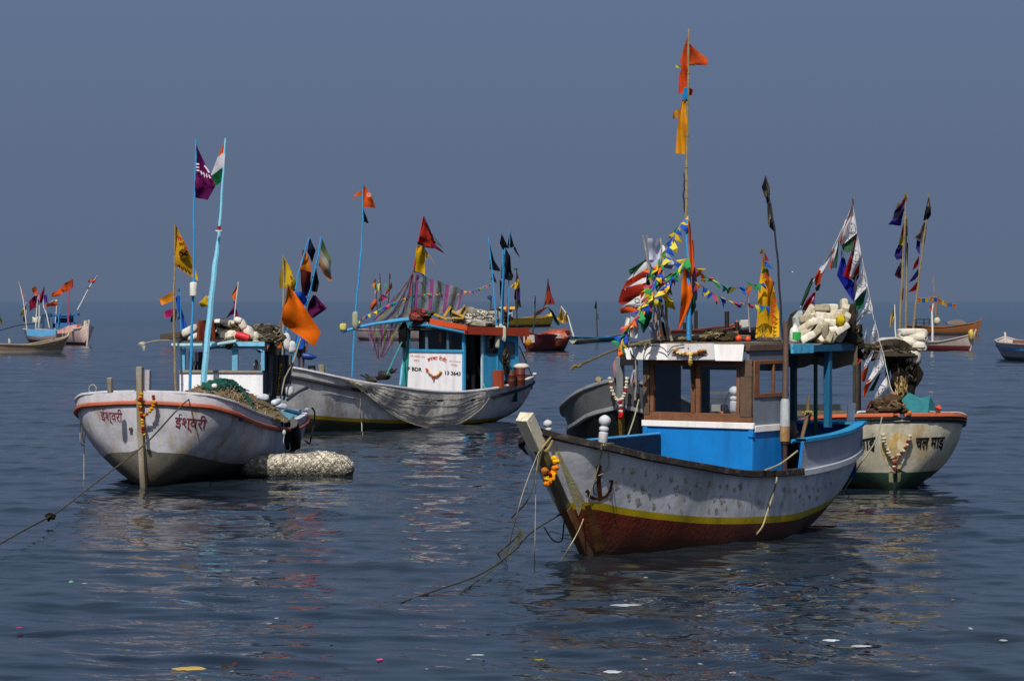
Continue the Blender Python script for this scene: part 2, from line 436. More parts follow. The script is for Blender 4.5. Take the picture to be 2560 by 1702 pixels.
def tangle(name, label, c, rad, n, r, hexes, cat='net', group=None, body=None, seed=1):
    """a heap of loose rope or netting: a lumpy body with strands over it"""
    rg = random.Random(seed); t = thing(name, label, cat, Vector(c) - Vector((0, 0, rad[2])), group)
    if body:
        MB().blob(c, [x * .9 for x in rad], None, 1., 1.0, 26, 16, seed=seed * 1.3).build('heap', paint(body, rough=.95, var=.35, scale=6, bump=.06, bump_scale=18, spec=.05, stain='2c2a24', stain_lo=.5, stain_amt=.6, stain_scale=4), t)
    mb = MB()
    for k in range(n):
        a = rg.uniform(0, 6.28); b = rg.uniform(-.2, 1.4); pts = []
        for j in range(5):
            a += rg.uniform(-.5, .5); b = max(-.3, min(1.5, b + rg.uniform(-.35, .35))); q = rg.uniform(.86, 1.06)
            pts.append(Vector(c) + Vector((math.cos(a) * math.cos(b) * rad[0], math.sin(a) * math.cos(b) * rad[1], math.sin(b) * rad[2])) * q)
        mb.tube(smooth_path(pts, 4), r * rg.uniform(.7, 1.3), 4, rg.randrange(len(hexes)), False)
    mb.build('strands', [paint(h, rough=.95, var=.3, scale=8, bump=0, spec=.05) for h in hexes], t)
    return t
# ------------------------------------------------------------------ camera, light, sky
cam = bpy.data.cameras.new('camera'); cam.sensor_width = 36; cam.lens = F / 2560 * 36; cam.shift_y = -(851 - HY) / 2560
cam.clip_start = 1; cam.clip_end = 60000
camo = bpy.data.objects.new('camera', cam); COL.objects.link(camo); camo.location = EYE; camo.rotation_euler = (math.radians(90), 0, 0); SC.camera = camo
SUN = Vector((-.22, -.9755, 0)) * math.cos(math.radians(50)) + Vector((0, 0, math.sin(math.radians(50))))
sl = bpy.data.lights.new('sun', 'SUN'); sl.energy = 5.2; sl.angle = math.radians(.6); sl.color = (1, .94, .84)
so = bpy.data.objects.new('sun', sl); COL.objects.link(so); so.rotation_euler = SUN.to_track_quat('Z', 'Y').to_euler(); so.location = (-20, -30, 60)
w = bpy.data.worlds.new('World'); SC.world = w; w.use_nodes = True; nt = w.node_tree; bg = nt.nodes['Background']
sky = nt.nodes.new('ShaderNodeTexSky'); sky.sky_type = 'NISHITA'; sky.sun_disc = False
sky.sun_elevation = math.radians(50); sky.sun_rotation = math.atan2(SUN.x, SUN.y); sky.dust_density = 3; sky.air_density = 1.0; sky.ozone_density = 2
# a bank of grey-blue haze low over the sea, thinning upward
tc = nt.nodes.new('ShaderNodeTexCoord'); sx = nt.nodes.new('ShaderNodeSeparateXYZ'); nt.links.new(tc.outputs['Generated'], sx.inputs[0])
rp = nt.nodes.new('ShaderNodeValToRGB'); nt.links.new(sx.outputs[2], rp.inputs[0]); el = rp.color_ramp.elements
K = 1 / .1
def hz(h): return tuple(x * K for x in lin(h)) + (1,)
el[0].position = 0.0; el[0].color = hz('5d6b84'); el[1].position = .5; el[1].color = hz('5c7090')
for p, h in ((.012, '5d6c85'), (.05, '5d6d88'), (.115, '607290'), (.2, '607290')):
    e = el.new(p); e.color = hz(h)
mr = nt.nodes.new('ShaderNodeMapRange'); mr.inputs[1].default_value = .14; mr.inputs[2].default_value = .5; mr.inputs[3].default_value = 1; mr.inputs[4].default_value = .25
nt.links.new(sx.outputs[2], mr.inputs[0])
mx = nt.nodes.new('ShaderNodeMix'); mx.data_type = 'RGBA'; nt.links.new(mr.outputs[0], mx.inputs[0]); nt.links.new(sky.outputs[0], mx.inputs[6]); nt.links.new(rp.outputs[0], mx.inputs[7])
nt.links.new(mx.outputs[2], bg.inputs[0]); bg.inputs[1].default_value = .1
SC.view_settings.view_transform = 'Standard'; SC.view_settings.look = 'None'; SC.view_settings.exposure = 0
# ------------------------------------------------------------------ the sea
def sea():
    rg = np.random.RandomState(5)
    d = [30.0]
    while d[-1] < 420: d.append(d[-1] * 1.0021 + .0)
    while d[-1] < 45000: d.append(d[-1] * 1.03)
    d = np.array(d); nc = 420; c = np.linspace(-1, 1, nc)
    c = np.sign(c) * np.abs(c) ** 1.25
    half = np.where(d < 420, 9 + d * .27, 9 + 420 * .27 + (d - 420) * 1.0)
    X = c[None, :] * half[:, None]; Y = np.repeat(d[:, None], nc, 1); Z = np.zeros_like(X)
    for k in range(46):
        wl = 0.55 * 1.075 ** k * rg.uniform(.9, 1.1); amp = .0068 * wl ** .8 if wl < 4 else .0185
        th = rg.normal(1.35, .6); kx, ky = math.cos(th) * 2 * math.pi / wl, math.sin(th) * 2 * math.pi / wl
        warp = .5 * np.sin(X * .21 + k) + .5 * np.sin(Y * .17 + k * 2.1)
        env = .55 + .45 * np.sin(X * (.11 + .013 * (k % 7)) + Y * (.06 + .011 * (k % 5)) + k * 1.7)
        fade = np.clip((wl * 260 - Y) / (wl * 130), 0, 1)
        Z += amp * env * fade * np.sin(kx * X + ky * Y + rg.uniform(0, 6.28) + warp)
    Z *= np.clip((430 - Y) / 150, 0, 1)
    co = np.stack([X, Y, Z], -1).reshape(-1, 3); nr = len(d)
    i = np.arange((nr - 1) * (nc - 1)); r = i // (nc - 1); q = i % (nc - 1); a = r * nc + q
    fs = np.stack([a, a + 1, a + nc + 1, a + nc], -1)
    me = bpy.data.meshes.new('sea'); me.vertices.add(len(co)); me.vertices.foreach_set('co', co.ravel())
    me.loops.add(fs.size); me.loops.foreach_set('vertex_index', fs.ravel().astype(np.int32))
    me.polygons.add(len(fs)); me.polygons.foreach_set('loop_start', (np.arange(len(fs)) * 4).astype(np.int32))
    me.polygons.foreach_set('use_smooth', np.ones(len(fs), bool)); me.update(calc_edges=True)
    m, nt, b, out = _nt('harbour_water')
    geo = _N(nt, 'ShaderNodeNewGeometry')
    sx = _N(nt, 'ShaderNodeSeparateXYZ'); nt.links.new(geo.outputs[0], sx.inputs[0])
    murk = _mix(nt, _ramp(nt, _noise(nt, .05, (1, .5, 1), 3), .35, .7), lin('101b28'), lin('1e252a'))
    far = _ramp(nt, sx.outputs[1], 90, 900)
    col = _mix(nt, far, murk, lin('283c50'))  # base colour turns paler far out, haze mixed into the tone
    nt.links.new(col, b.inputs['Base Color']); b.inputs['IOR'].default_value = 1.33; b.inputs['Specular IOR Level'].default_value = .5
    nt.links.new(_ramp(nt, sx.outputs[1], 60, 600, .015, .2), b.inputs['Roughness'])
    # ripples: two sizes, crests lying across the view, calmer slicks between
    n1 = _noise(nt, 2.0, (.5, 1.3, 1), 2, .45); n2 = _noise(nt, 7., (.45, 1.2, 1), 2, .4); n3 = _noise(nt, .22, (.6, 1, 1), 3)
    bp = _N(nt, 'ShaderNodeBump'); bp.inputs['Distance'].default_value = .06; nt.links.new(n1, bp.inputs['Height'])
    nt.links.new(_ramp(nt, n3, .3, .7, .2, .7), bp.inputs['Strength'])
    b2 = _N(nt, 'ShaderNodeBump'); b2.inputs['Distance'].default_value = .012; nt.links.new(n2, b2.inputs['Height']); nt.links.new(bp.outputs[0], b2.inputs['Normal'])
    nt.links.new(_ramp(nt, n3, .4, .7, .08, .8), b2.inputs['Strength'])
    nt.links.new(b2.outputs[0], b.inputs['Normal'])
    em = _N(nt, 'ShaderNodeEmission'); em.inputs[0].default_value = (*lin('586a82'), 1)      # haze painted onto the far water as a glow, rising with distance
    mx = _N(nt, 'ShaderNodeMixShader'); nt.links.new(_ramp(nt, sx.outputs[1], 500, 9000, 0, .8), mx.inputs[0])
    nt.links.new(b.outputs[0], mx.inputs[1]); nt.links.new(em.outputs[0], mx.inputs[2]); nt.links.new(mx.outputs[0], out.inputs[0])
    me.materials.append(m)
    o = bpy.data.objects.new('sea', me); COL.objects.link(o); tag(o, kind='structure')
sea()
# ------------------------------------------------------------------ the front boat: blue wheelhouse, anchor on the bow
fc = Frame(1466, 1384, 56)
TC = [(-1.98, .06, 2.66, 2.58, 1.0), (-1.6, .36, 2.53, 2.06, .85), (-1.1, .9, 2.37, 1.40, .8), (-.5, 1.2, 2.23, .62, .8), (0, 1.4, 2.10, 0.0, .8), (.5, 1.53, 2.01, -.35, .62), (1.6, 1.74, 1.83, -.5, .34), (4, 1.9, 1.53, -.55, .13), (6.2, 1.9, 1.47, -.55, .15), (7.6, 1.8, 1.5, -.5, .3), (9.3, 1.52, 1.57, -.15, .42), (10.6, 1.18, 1.7, .25, .5), (11.2, .95, 1.78, .5, .5)]
hc = Hull(fc, TC)
BC = thing('fishing_boat', 'white fishing boat with blue wheelhouse, rust red bottom and painted anchor', 'boat', fc(4, 0, 0))
c_white = paint('c6cad2', smudge=('8b8f98', .9, (1, 1, 1.2), .5), var=.12, stain='6e6a5a', stain_lo=.52, stain_amt=.5, stretch=(1, 1, .5), stain_scale=1.1, chip='dcdddc', chip_lo=.66, grime=.0, bump=.012, bump_scale=9)
c_yel = paint('b09a12', var=.15, stain='5c5010', stain_lo=.55, stain_amt=.5, bump=.01)
c_red = paint('66281c', var=.25, stain='7a5a24', stain_lo=.62, stain_amt=.6, stain_scale=3.5, stretch=(1, 1, .8), grime=.85, bump=.03, bump_scale=14)
c_rust = wood('6e5236', .6)
c_dkwood = paint('2e2b2b', rough=.85, var=.35, scale=3, stain='5a544c', stain_lo=.54, stain_amt=.8, stain_scale=3, stretch=(1, 1, 3), chip='6e6658', chip_lo=.63, bump=.03, bump_scale=12, spec=.15)
c_blue = paint('0f74c0', smudge=('0c62a8', 1.1, (1, 1, .5), .5), var=.09, rough=.5, stain='0a5a9c', stain_lo=.6, stain_amt=.35, stain_scale=1.5, chip='c8d4dc', chip_lo=.79, bump=.006)
c_whitep = paint('dedcdc', var=.05, stain='8f8a80', stain_lo=.62, stain_amt=.4, stain_scale=2, stretch=(1, 1, .25), bump=.005)
c_brown = wood('76503a', .35, 2.)
c_brownd = wood('5e4c40', .55, 1.6)
ylo = lambda a: 1.0 + .0 * a if a < -.4 else pch([-.4, 0, 1, 2.5, 4, 6, 8.5, 11], [1.0, .90, .72, .54, .44, .36, .42, .62], a)
yhi = lambda a: ylo(a) + pch([-.4, 0, 3, 12], [.16, .14, .15, .17], a)
mb = hc.skin([ylo, yhi], 6, 70); hullC = mb.bvh()
hullC_mb = mb
mb = hc.inner(.75); mb.build('deck', [paint('123a6e', var=.2), wood('3a3a40', .5)], BC)
mb = MB(); hc.rail(mb, .03, .09, .075, s1=6.15, out=.03); hc.rail(mb, .03, .09, .075, s0=6.15, sides=(1,), out=.03)
mb.build('gunwale_rail', c_dkwood, BC, bevel=.015)
mb = MB(); hc.rail(mb, .02, .06, .07, s0=6.2, sides=(-1,), out=.03, zf=lambda a: hc.zg(a) - .03)
mb.build('rub_rail', paint('9da1aa', var=.08, stain='6b665c', stain_amt=.5), BC, bevel=.01)
# raised white bulwark round the stern with a blue cap
mb = MB(); cap = MB()
def bulw(a): return pch([6.2, 7.5, 9, 10.4, 11.2], [2.18, 2.2, 2.24, 2.32, 2.38], a)
for sd in (-1, 1):
    st = [lerp(6.2, 11.2, k / 24) for k in range(25)]
    def y_out(a, z): return hc.bg(a) + (z - hc.zg(a)) * .12 - .02
    lo = [fc(a, sd * y_out(a, hc.zg(a)), hc.zg(a) + .06) for a in st]; hi = [fc(a, sd * y_out(a, bulw(a)), bulw(a)) for a in st]
    hi2 = [fc(a, sd * (y_out(a, bulw(a)) - .07), bulw(a)) for a in st]; lo2 = [fc(a, sd * (y_out(a, hc.zg(a)) - .09), hc.zg(a) - .1) for a in st]
    g = [lo, [l.lerp(h, .5) for l, h in zip(lo, hi)], hi, hi2, lo2]
    mb.grid(g if sd < 0 else [r[::-1] for r in g], [0, 0, 0, 1])
    mb.add([lo[0], hi[0], hi2[0], lo2[0]], [[0, 1, 2, 3]], 1)
    rows = [[p + fc.y * (q[0] * sd) + Vector((0, 0, q[1])) for p in hi] for q in ((.06, -.01), (.06, .06), (-.22, .06), (-.22, -.01))]
    cap.grid([list(r) for r in zip(*rows)], 0, True)
mb.grid([[fc(11.2, y, z) for y in (-.99, 0, .99)] for z in (1.75, 2.05, 2.36)], 0)
mb.grid([[fc(11.12, y, z) for y in (-.99, 0, .99)] for z in (1.6, 2.05, 2.36)], 1)
cap.add([fc(a, y, z) for z in (2.37, 2.43) for a, y in ((10.6, -1.0), (11.35, -1.04), (11.35, 1.04), (10.6, 1.0))], [[0, 1, 2, 3], [4, 5, 6, 7], [0, 1, 5, 4], [1, 2, 6, 5], [2, 3, 7, 6], [3, 0, 4, 7]])
mb.build('stern_bulwark', [paint('9a9fae', var=.06, stain='777d8c', stain_lo=.5, stain_amt=.6, stain_scale=.6, stretch=(1, 1, 1)), c_blue], BC)
cap.build('bulwark_cap', paint('1f82b4', var=.15, chip='5a7f94', chip_lo=.62), BC)
# stem timber: follows the raked stem, head standing above the rail
def stem_timber(fr, prof, w, mat, name, parent, depth=.22):
    m = MB(); rows = []
    for k, (a, z) in enumerate(prof):
        t = Vector(prof[min(k + 1, len(prof) - 1)]) - Vector(prof[max(0, k - 1)]); t.normalize(); nx, nz = t.y, -t.x
        if nx > 0: nx, nz = -nx, -nz
        rows.append([fr(a + nx * q[1], q[0] * w, z + nz * q[1]) for q in ((-.5, -.08), (-.42, depth), (.42, depth), (.5, -.08))])
    m.grid(rows, 0, True); o = len(m.v) - 4; m.f.append([o, o + 1, o + 2, o + 3]); m.m.append(0)
    return m.build(name, mat, parent, bevel=.012)
stem_timber(fc, [(.12, -.35), (0, .0), (-.5, .62), (-.84, 1.05)], .26, paint('5c3d22', var=.3, scale=3, stain='31170f', stain_lo=.5, stain_amt=.7, stain_scale=4, grime=.6), 'stem_foot', BC, .1)
stem_timber(fc, [(-.86, 1.07), (-1.1, 1.40), (-1.6, 2.06), (-1.9, 2.46)], .24, paint('54503f', var=.3, scale=3, stain='6e5f2c', stain_lo=.5, stain_amt=.7, stain_scale=3, stretch=(1, 1, .5)), 'stem_post', BC, .1)
stem_timber(fc, [(-1.85, 2.40), (-2.05, 2.66), (-2.36, 3.06)], .34, paint('c2bca8', var=.15, scale=3, stain='7f6c44', stain_lo=.56, stain_amt=.8, stain_scale=3.5, stretch=(1, 1, .6), chip='d8d4c6', chip_lo=.62), 'stem_head', BC, .2)
# iron hoop nailed round the forefoot, seen from the side as a pale wedge of worn paint
mb = MB(); zh0 = lambda x, y: (1300 + x / 2.681, 1000 + y / 2.681)
Lf = [(236, 300), (275, 440), (320, 560), (375, 725), (392, 775)]; Rg = [(243, 300), (300, 425), (350, 515), (392, 590), (432, 668)]
mb.grid([[hit(hullC, *zh0(lerp(l[0], r[0], k / 4), lerp(l[1], r[1], k / 4)), .006, 54.5)[0] for k in range(5)] for l, r in zip(Lf, Rg)])
mb.build('bow_scuff', paint('b0a884', var=.2, stain='6d673c', stain_lo=.5, stain_amt=.6, stain_scale=3), BC)
mb = MB(); ribbon(mb, hullC, [(1468, 1262), (1490, 1330), (1500, 1376)], [.12, .22, .2], .01)
mb.build('stem_scuff', paint('5f3e1e', var=.4, scale=5, stain='2e150c', stain_lo=.5, stain_amt=.7), BC)
# painted anchor
ANC = paint('4f2416', var=.3, scale=6)
mb = MB()
zc = lambda x, y: (1320 + x / 3.409, 820 + y / 3.409)
ribbon(mb, hullC, [zc(603, 1160), zc(600, 1220), zc(602, 1300), zc(607, 1380), zc(612, 1440)], [.07, .09, .09, .1, .1])
ribbon(mb, hullC, [zc(502, 1385), zc(520, 1425), zc(560, 1450), zc(612, 1455), zc(665, 1430), zc(700, 1380), zc(714, 1320), zc(712, 1296)], [.02, .06, .075, .085, .075, .06, .05, .09])
ribbon(mb, hullC, [zc(495, 1380), zc(530, 1410)], [.1, .02])
ribbon(mb, hullC, [zc(690, 1300), zc(728, 1300)], .04)
ribbon(mb, hullC, [zc(580, 1180), zc(628, 1178)], .05)
mb.build('anchor_emblem', ANC, BC)
mb = MB(); ribbon(mb, hullC, [zc(612, 1190), zc(632, 1220), zc(626, 1262), zc(590, 1290), zc(560, 1340), zc(556, 1390), zc(586, 1425)], .025, .016)
mb.build('anchor_rope_emblem', paint('2a4f78'), BC)
# ochre hand prints pressed along the side
rg = random.Random(3)
zh = lambda x, y: (1300 + x / 2.681, 1000 + y / 2.681)
hands = [(645, 570, 1), (765, 580, .9), (825, 590, 1.2), (690, 470, .8), (750, 475, .9), (845, 490, .9), (930, 500, 1), (1015, 535, .8), (1050, 600, 1.2), (1110, 540, .8), (1185, 560, .9), (1210, 610, 1), (1270, 565, .8), (1340, 580, .7), (1390, 580, .8), (1480, 580, 1.1), (1435, 600, .7), (730, 650, .9), (790, 680, 1.1), (870, 640, .7), (895, 710, .8), (1000, 700, .6), (1140, 630, .7), (1300, 660, .7), (1350, 665, 1.1), (1380, 720, .6), (1265, 740, .6), (1315, 740, .8), (1465, 690, .8), (1550, 710, .7), (1605, 690, 1.1), (1545, 640, .5), (1680, 720, .7), (1750, 700, .9), (1770, 600, .8), (1805, 610, .8), (1845, 610, .8), (1880, 655, 1.), (1925, 590, .9), (1940, 650, .7), (1965, 590, .7), (2000, 600, .7), (2050, 580, .7), (2085, 560, .6), (1680, 660, .6), (1430, 670, .5), (1100, 660, .4), (1080, 740, .5), (940, 610, .6), (600, 650, .6), (1900, 700, .5), (1990, 660, .6)]
for x, y, k in hands:
    u, v = zh(x, y); k *= 1.05; tm = 3 if (y - 560) + rg.uniform(-60, 60) > 20 and x < 1750 and rg.random() < .6 else 4
    ribbon(hullC_mb, hullC, [(u - 1, v + 9 * k), (u, v + 2 * k)], [.05 * k, .085 * k], .007, tm)
    for j, (dx, ln) in enumerate(((-5, 6), (-2.2, 9), (.6, 10), (3.4, 8.5))):
        if rg.random() < .82: ribbon(hullC_mb, hullC, [(u + dx * .62 * k, v + 2 * k), (u + dx * k * (.9 + .2 * rg.random()), v - ln * k)], [.026 * k, .018 * k], .007, tm)
    if rg.random() < .7: ribbon(hullC_mb, hullC, [(u + 4 * k, v + 6 * k), (u + 7.5 * k, v + 1 * k)], .022 * k, .007, tm)
hullC_mb.build('hull', [c_red, c_yel, c_white] + [paint(h_, var=.4, scale=5, stain='b0b4bc', stain_lo=.46, stain_amt=.9, stain_scale=9, stretch=(1, 1, 1), bump=0) for h_ in ('a07f3a', '8a8270')], BC, angle=60)
# wheelhouse
S0, S1, YW = 4.75, 6.45, 1.42
WHC = MB()
fc.box(WHC, S0, S0 + .06, -YW, YW, .75, 2.5); mbB = WHC
fc.box(mbB, S0 + .06, S1, -YW, -YW + .06, .75, 2.42)
fc.box(mbB, S0 + .06, S1, YW - .06, YW, .75, 2.42)
fc.box(mbB, S0 - .03, S0 + .07, -YW - .03, -YW + .09, 2.32, 2.50); fc.box(mbB, S0 - .03, S0 + .07, YW - .09, YW + .03, 2.32, 2.5)
mbB.build('wheelhouse_wall', c_blue, BC, bevel=.008)
mb = MB(); fc.box(mb, S0 - .05, S0 + .05, -YW - .05, YW + .05, 2.505, 2.645)
fc.box(mb, S0 + .06, S1, -YW - .05, -YW - .003, 2.43, 2.58)
mb.build('sill_band', c_whitep, BC, bevel=.008)
mb = MB(); fc.box(mb, S0 + .07, S1, -YW, -YW + .05, 2.585, 3.2); mb.build('side_panel', paint('6f7683', var=.1, stain='4d525c', stain_amt=.5, stain_scale=2), BC)
# timber window frames: front
def yo(u): return fc.ya(u, S0)
def zo(v): return fc.za(1744, v, S0)
zc_v = lambda y: 820 + y / 3.409
xc = lambda x: 1320 + x / 3.409
mb = MB()
z0w, z1w, zt = zo(zc_v(775)), zo(zc_v(722)), zo(zc_v(322))
ztop = zo(zc_v(272))
fc.box(mb, S0 - .03, S0 + .06, -YW, YW, 2.65, z1w); fc.box(mb, S0 - .03, S0 + .06, -YW, YW, zt, ztop)
fc.box(mb, S0 - .025, S0 + .05, yo(xc(1468)), yo(xc(1432)), z1w, zt); fc.box(mb, S0 - .035, S0 + .05, yo(xc(1428)), yo(xc(1392)), z1w, zt)
fc.box(mb, S0 - .035, S0 + .05, yo(xc(1076)), yo(xc(1046)), z1w, zt); fc.box(mb, S0 - .03, S0 + .05, yo(xc(1806)), yo(xc(1780)), z1w, zt)
mb.build('window_frame', c_brown, BC, bevel=.008)
for ya_, yb_ in ((yo(xc(1042)), YW + .02), (-YW, yo(xc(1812)))):
    mb = MB(); fc.box(mb, S0 - .045, S0 + .06, ya_, yb_, z1w - .07, ztop + .02); mb.build('corner_post', c_brownd, BC, bevel=.01)
for a, b in ((1080, 1390), (1472, 1778)):
    mb = MB(); fc.box(mb, S0 + .01, S0 + .02, yo(xc(b)), yo(xc(a)), z1w, zt); mb.build('window_pane', glass(), BC, smooth=False)
# side window
mb = MB(); fc.box(mb, S0 + .07, S0 + .32, -YW - .02, -YW + .05, 3.2, ztop); fc.box(mb, S0 + .32, S1, -YW - .03, -YW + .05, 3.2, 3.3); fc.box(mb, S0 + .32, S1, -YW - .02, -YW + .05, ztop - .09, ztop)
fc.box(mb, S0 + .98, S0 + 1.05, -YW - .02, -YW + .05, 3.3, ztop - .09); fc.box(mb, S1 - .08, S1, -YW - .02, -YW + .05, 3.3, ztop - .09)
mb.build('side_window_frame', c_brown, BC, bevel=.008)
mb = MB(); fc.box(mb, S0 + .32, S1 - .08, -YW + .01, -YW + .02, 3.3, ztop - .09); mb.build('window_pane', glass(), BC, smooth=False)
# far side: window opening with a post, back wall part
mb = MB(); fc.box(mb, S0 + .06, S1 - .12, YW - .06, YW, 2.42, 4.0); fc.box(mb, S1 - .06, S1, fc.ya(1775, S1), fc.ya(1752, S1), .8, 4.0); fc.box(mb, S1 - .06, S1, -YW + .06, YW - .06, 3.78, 4.0)
mb.build('back_wall', paint('0b3850', var=.25, stain='0a2430', stain_amt=.6), BC)
# roof fascia, lining and sign board
zf0, zf1 = zo(zc_v(272)), zo(zc_v(134))
mb = MB(); yl, yr = yo(xc(905)), yo(xc(1886))
rows = [[fc(S0 - .33, yl, zf0), fc(S0 - .33, yr, zf0)], [fc(S0 - .3, yl + .12, zf1), fc(S0 - .3, yr - .03, zf1)], [fc(S0 - .24, yl + .1, zf1), fc(S0 - .24, yr, zf1)], [fc(S0 - .27, yl, zf0), fc(S0 - .27, yr, zf0)]]
mb.grid([list(r) for r in zip(*rows)], 0, True); 
mb.add([r[1] for r in rows], [[0, 1, 2, 3]]); mb.add([r[0] for r in rows], [[0, 1, 2, 3]])
mb.build('roof_fascia', c_whitep, BC)
mb = MB(); fc.box(mb, S0 - .04, S1 + .1, yr - .02, yr + .05, zf0, zf1 - .16); mb.build('side_fascia', paint('5d616e', var=.12), BC)
mb = MB(); fc.box(mb, S0 - .1, S1 + .15, yr - .06, yr + .08, zf1 - .155, zf1 + .0); mb.build('roof_edge', c_brownd, BC, bevel=.01)
mb = MB(); fc.box(mb, S0 - .25, S1 + .2, yr + .03, yl + .1, zf1 - .05, zf1 + .03); mb.build('roof', wood('6b6152', .6), BC)
q = [zc(1180, 137), zc(1572, 130), zc(1590, 268), zc(1192, 272)]
mb = MB(); pl = [fc.on_s(u, v, S0 - .37) for u, v in q]; pb = [p + fc.a * .06 for p in pl]
mb.add(pl + pb, [[0, 1, 2, 3], [0, 4, 5, 1], [1, 5, 6, 2], [2, 6, 7, 3], [3, 7, 4, 0]]); sgn = mb.build('sign_board', paint('c4c4c6', var=.06, stain='8d8880', stain_amt=.4, stain_scale=3), BC)
bs = mb.bvh(); mb = MB()
for st in ([(1225, 215), (1240, 205), (1265, 215), (1250, 235), (1225, 230)], [(1275, 205), (1300, 210), (1310, 240), (1330, 215), (1345, 240)], [(1350, 225), (1400, 228), (1440, 222), (1470, 232)], [(1440, 215), (1460, 240), (1485, 222), (1500, 235)], [(1490, 205), (1520, 210), (1510, 235), (1480, 235)], [(1520, 200), (1530, 222), (1515, 240)], [(1365, 165), (1372, 175), (1362, 178)]):
    ribbon(mb, bs, [zc(*p) for p in st], .022, .008)
mb.build('lettering', paint('6e2a26'), sgn)
mb = MB(); mb.tube(smooth_path([fc.on_s(*zc(*p), S0 - .36) for p in ((870, 190), (890, 240), (935, 280))], 5), .015, 5)
mb.tube(smooth_path([fc.on_s(*zc(*p), S0 - .42) for p in ((1330, 142), (1280, 150), (1225, 165), (1190, 205), (1150, 170), (1080, 150), (1020, 165), (990, 220), (985, 270))], 5), .012, 5)
mb.build('cable', paint('30343a'), BC)
# awning over the after deck
mb = MB(); fc.box(mb, 6.7, 10.0, -1.35, -1.25, 4.2, 4.36); fc.box(mb, 9.9, 10, -1.25, 1.25, 4.2, 4.34); fc.box(mb, 6.75, 6.85, -1.25, 1.25, 4.2, 4.34)
for a in (7.8, 8.9): fc.box(mb, a, a + .1, -1.25, 1.3, 4.2, 4.33)
mb.build('awning_beam', paint('175070', var=.2, stain='0c3448', stain_amt=.5), BC)
mb = MB(); fc.box(mb, 6.72, 7.75, -1.42, -1.355, 4.18, 4.4); mb.build('awning_board', paint('4aa6cc', var=.12, chip='2b6f8e', chip_lo=.6), BC)
mb = MB(); mb.grid([[fc(lerp(6.7, 10.1, k / 10), y, 4.37 + .02 * math.sin(k * 1.7 + y)) for k in range(11)] for y in (-1.35, -.5, .5, 1.35)]); mb.build('awning_top', wood('6f695c', .5), BC)
mb = MB(); mb.grid([[fc(10.06 + .05 * math.sin(k * 2), lerp(1.5, -1.4, k / 14), 4.34 - q * (.55 + .06 * math.sin(k * 1.3))) for k in range(15)] for q in (0, .5, 1)]); mb.build('awning_valance', cloth('6a5c50', .25), BC)
mb = MB(); mb.box(fc(8.9, -1.2, 3.32), (.16, .16, 1.9), fc.rot); mb.build('awning_post', paint('17597c', var=.15, stain='0e3a52', stain_amt=.5), BC, bevel=.01)
mb = MB(); mb.box(fc(9.9, fc.ya(1984, 9.9), 2.9), (.14, .14, 2.8), fc.rot); mb.build('awning_post', paint('0f3d4c', var=.2), BC, bevel=.01)
mb = MB(); mb.tube([fc(10, fc.ya(2039, 10), .8), fc(10, fc.ya(2039, 10), 4.2)], .05, 6); mb.build('awning_post', paint('1c4a3a'), BC)
# exhaust pipe on the near side: rusty stack over a white lagged length
pp = lambda x, y: fc.on_y(*zc(x, y), -1.62)
mb = MB(); mb.tube([pp(2190, 610), pp(2196, 300), pp(2198, 40), pp(2196, -60)], [.07, .066, .064, .06], 10); mb.build('exhaust_stack', paint('5c4a42', var=.25, stain='7a563c', stain_amt=.7, stain_scale=4), BC)
mb = MB(); mb.tube([pp(2190, 840), pp(2190, 640), pp(2192, 605)], [.115, .11, .09], 12); mb.build('exhaust_lagging', paint('9aa0a6', var=.12, stain='d0d0cc', stain_amt=.7, stain_scale=5), BC)
mb = MB(); mb.tube([pp(2188, 965), pp(2190, 835)], [.112, .117], 12); mb.build('exhaust_muffler', paint('8a6a44', var=.25, stain='b9b2a4', stain_lo=.54, stain_amt=.8, stain_scale=5), BC)
mb = MB(); mb.tube([pp(2188, 1200), pp(2190, 1040), pp(2188, 960)], .055, 8); mb.tube([pp(2188, 990), pp(2190, 975)], .09, 8); mb.build('exhaust_elbow', paint('3d2d2a', var=.3), BC)
# engine under the awning
mb = MB(); 
for a, y, z, sx_, sy_, sz_ in ((7.2, -.7, 1.6, .9, .6, .8), (7.5, -.75, 2.05, .5, .4, .3), (7.0, -.9, 2.2, .25, .25, .35), (8.0, -.6, 1.5, .5, .5, .6)):
    mb.box(fc(a, y, z), (sx_, sy_, sz_), fc.rot)
for k in range(14):
    a, z = RND.uniform(6.8, 8), RND.uniform(1.5, 2.5); mb.tube(smooth_path([fc(a, -1.05, z), fc(a + .2, -1.1, z + RND.uniform(-.2, .3)), fc(a + .3, -.9, z - .2)], 4), .03, 6)
mb.lathe([(.05, 0), (.26, .01), (.28, .06), (.2, .08), (.05, .08)], fc(7.05, -1.15, 2.35), -fc.y, 16)
mb.build('engine', paint('2a2422', var=.4, scale=5, stain='5a3a24', stain_amt=.7, stain_scale=6, bump=.02), BC, bevel=.015)
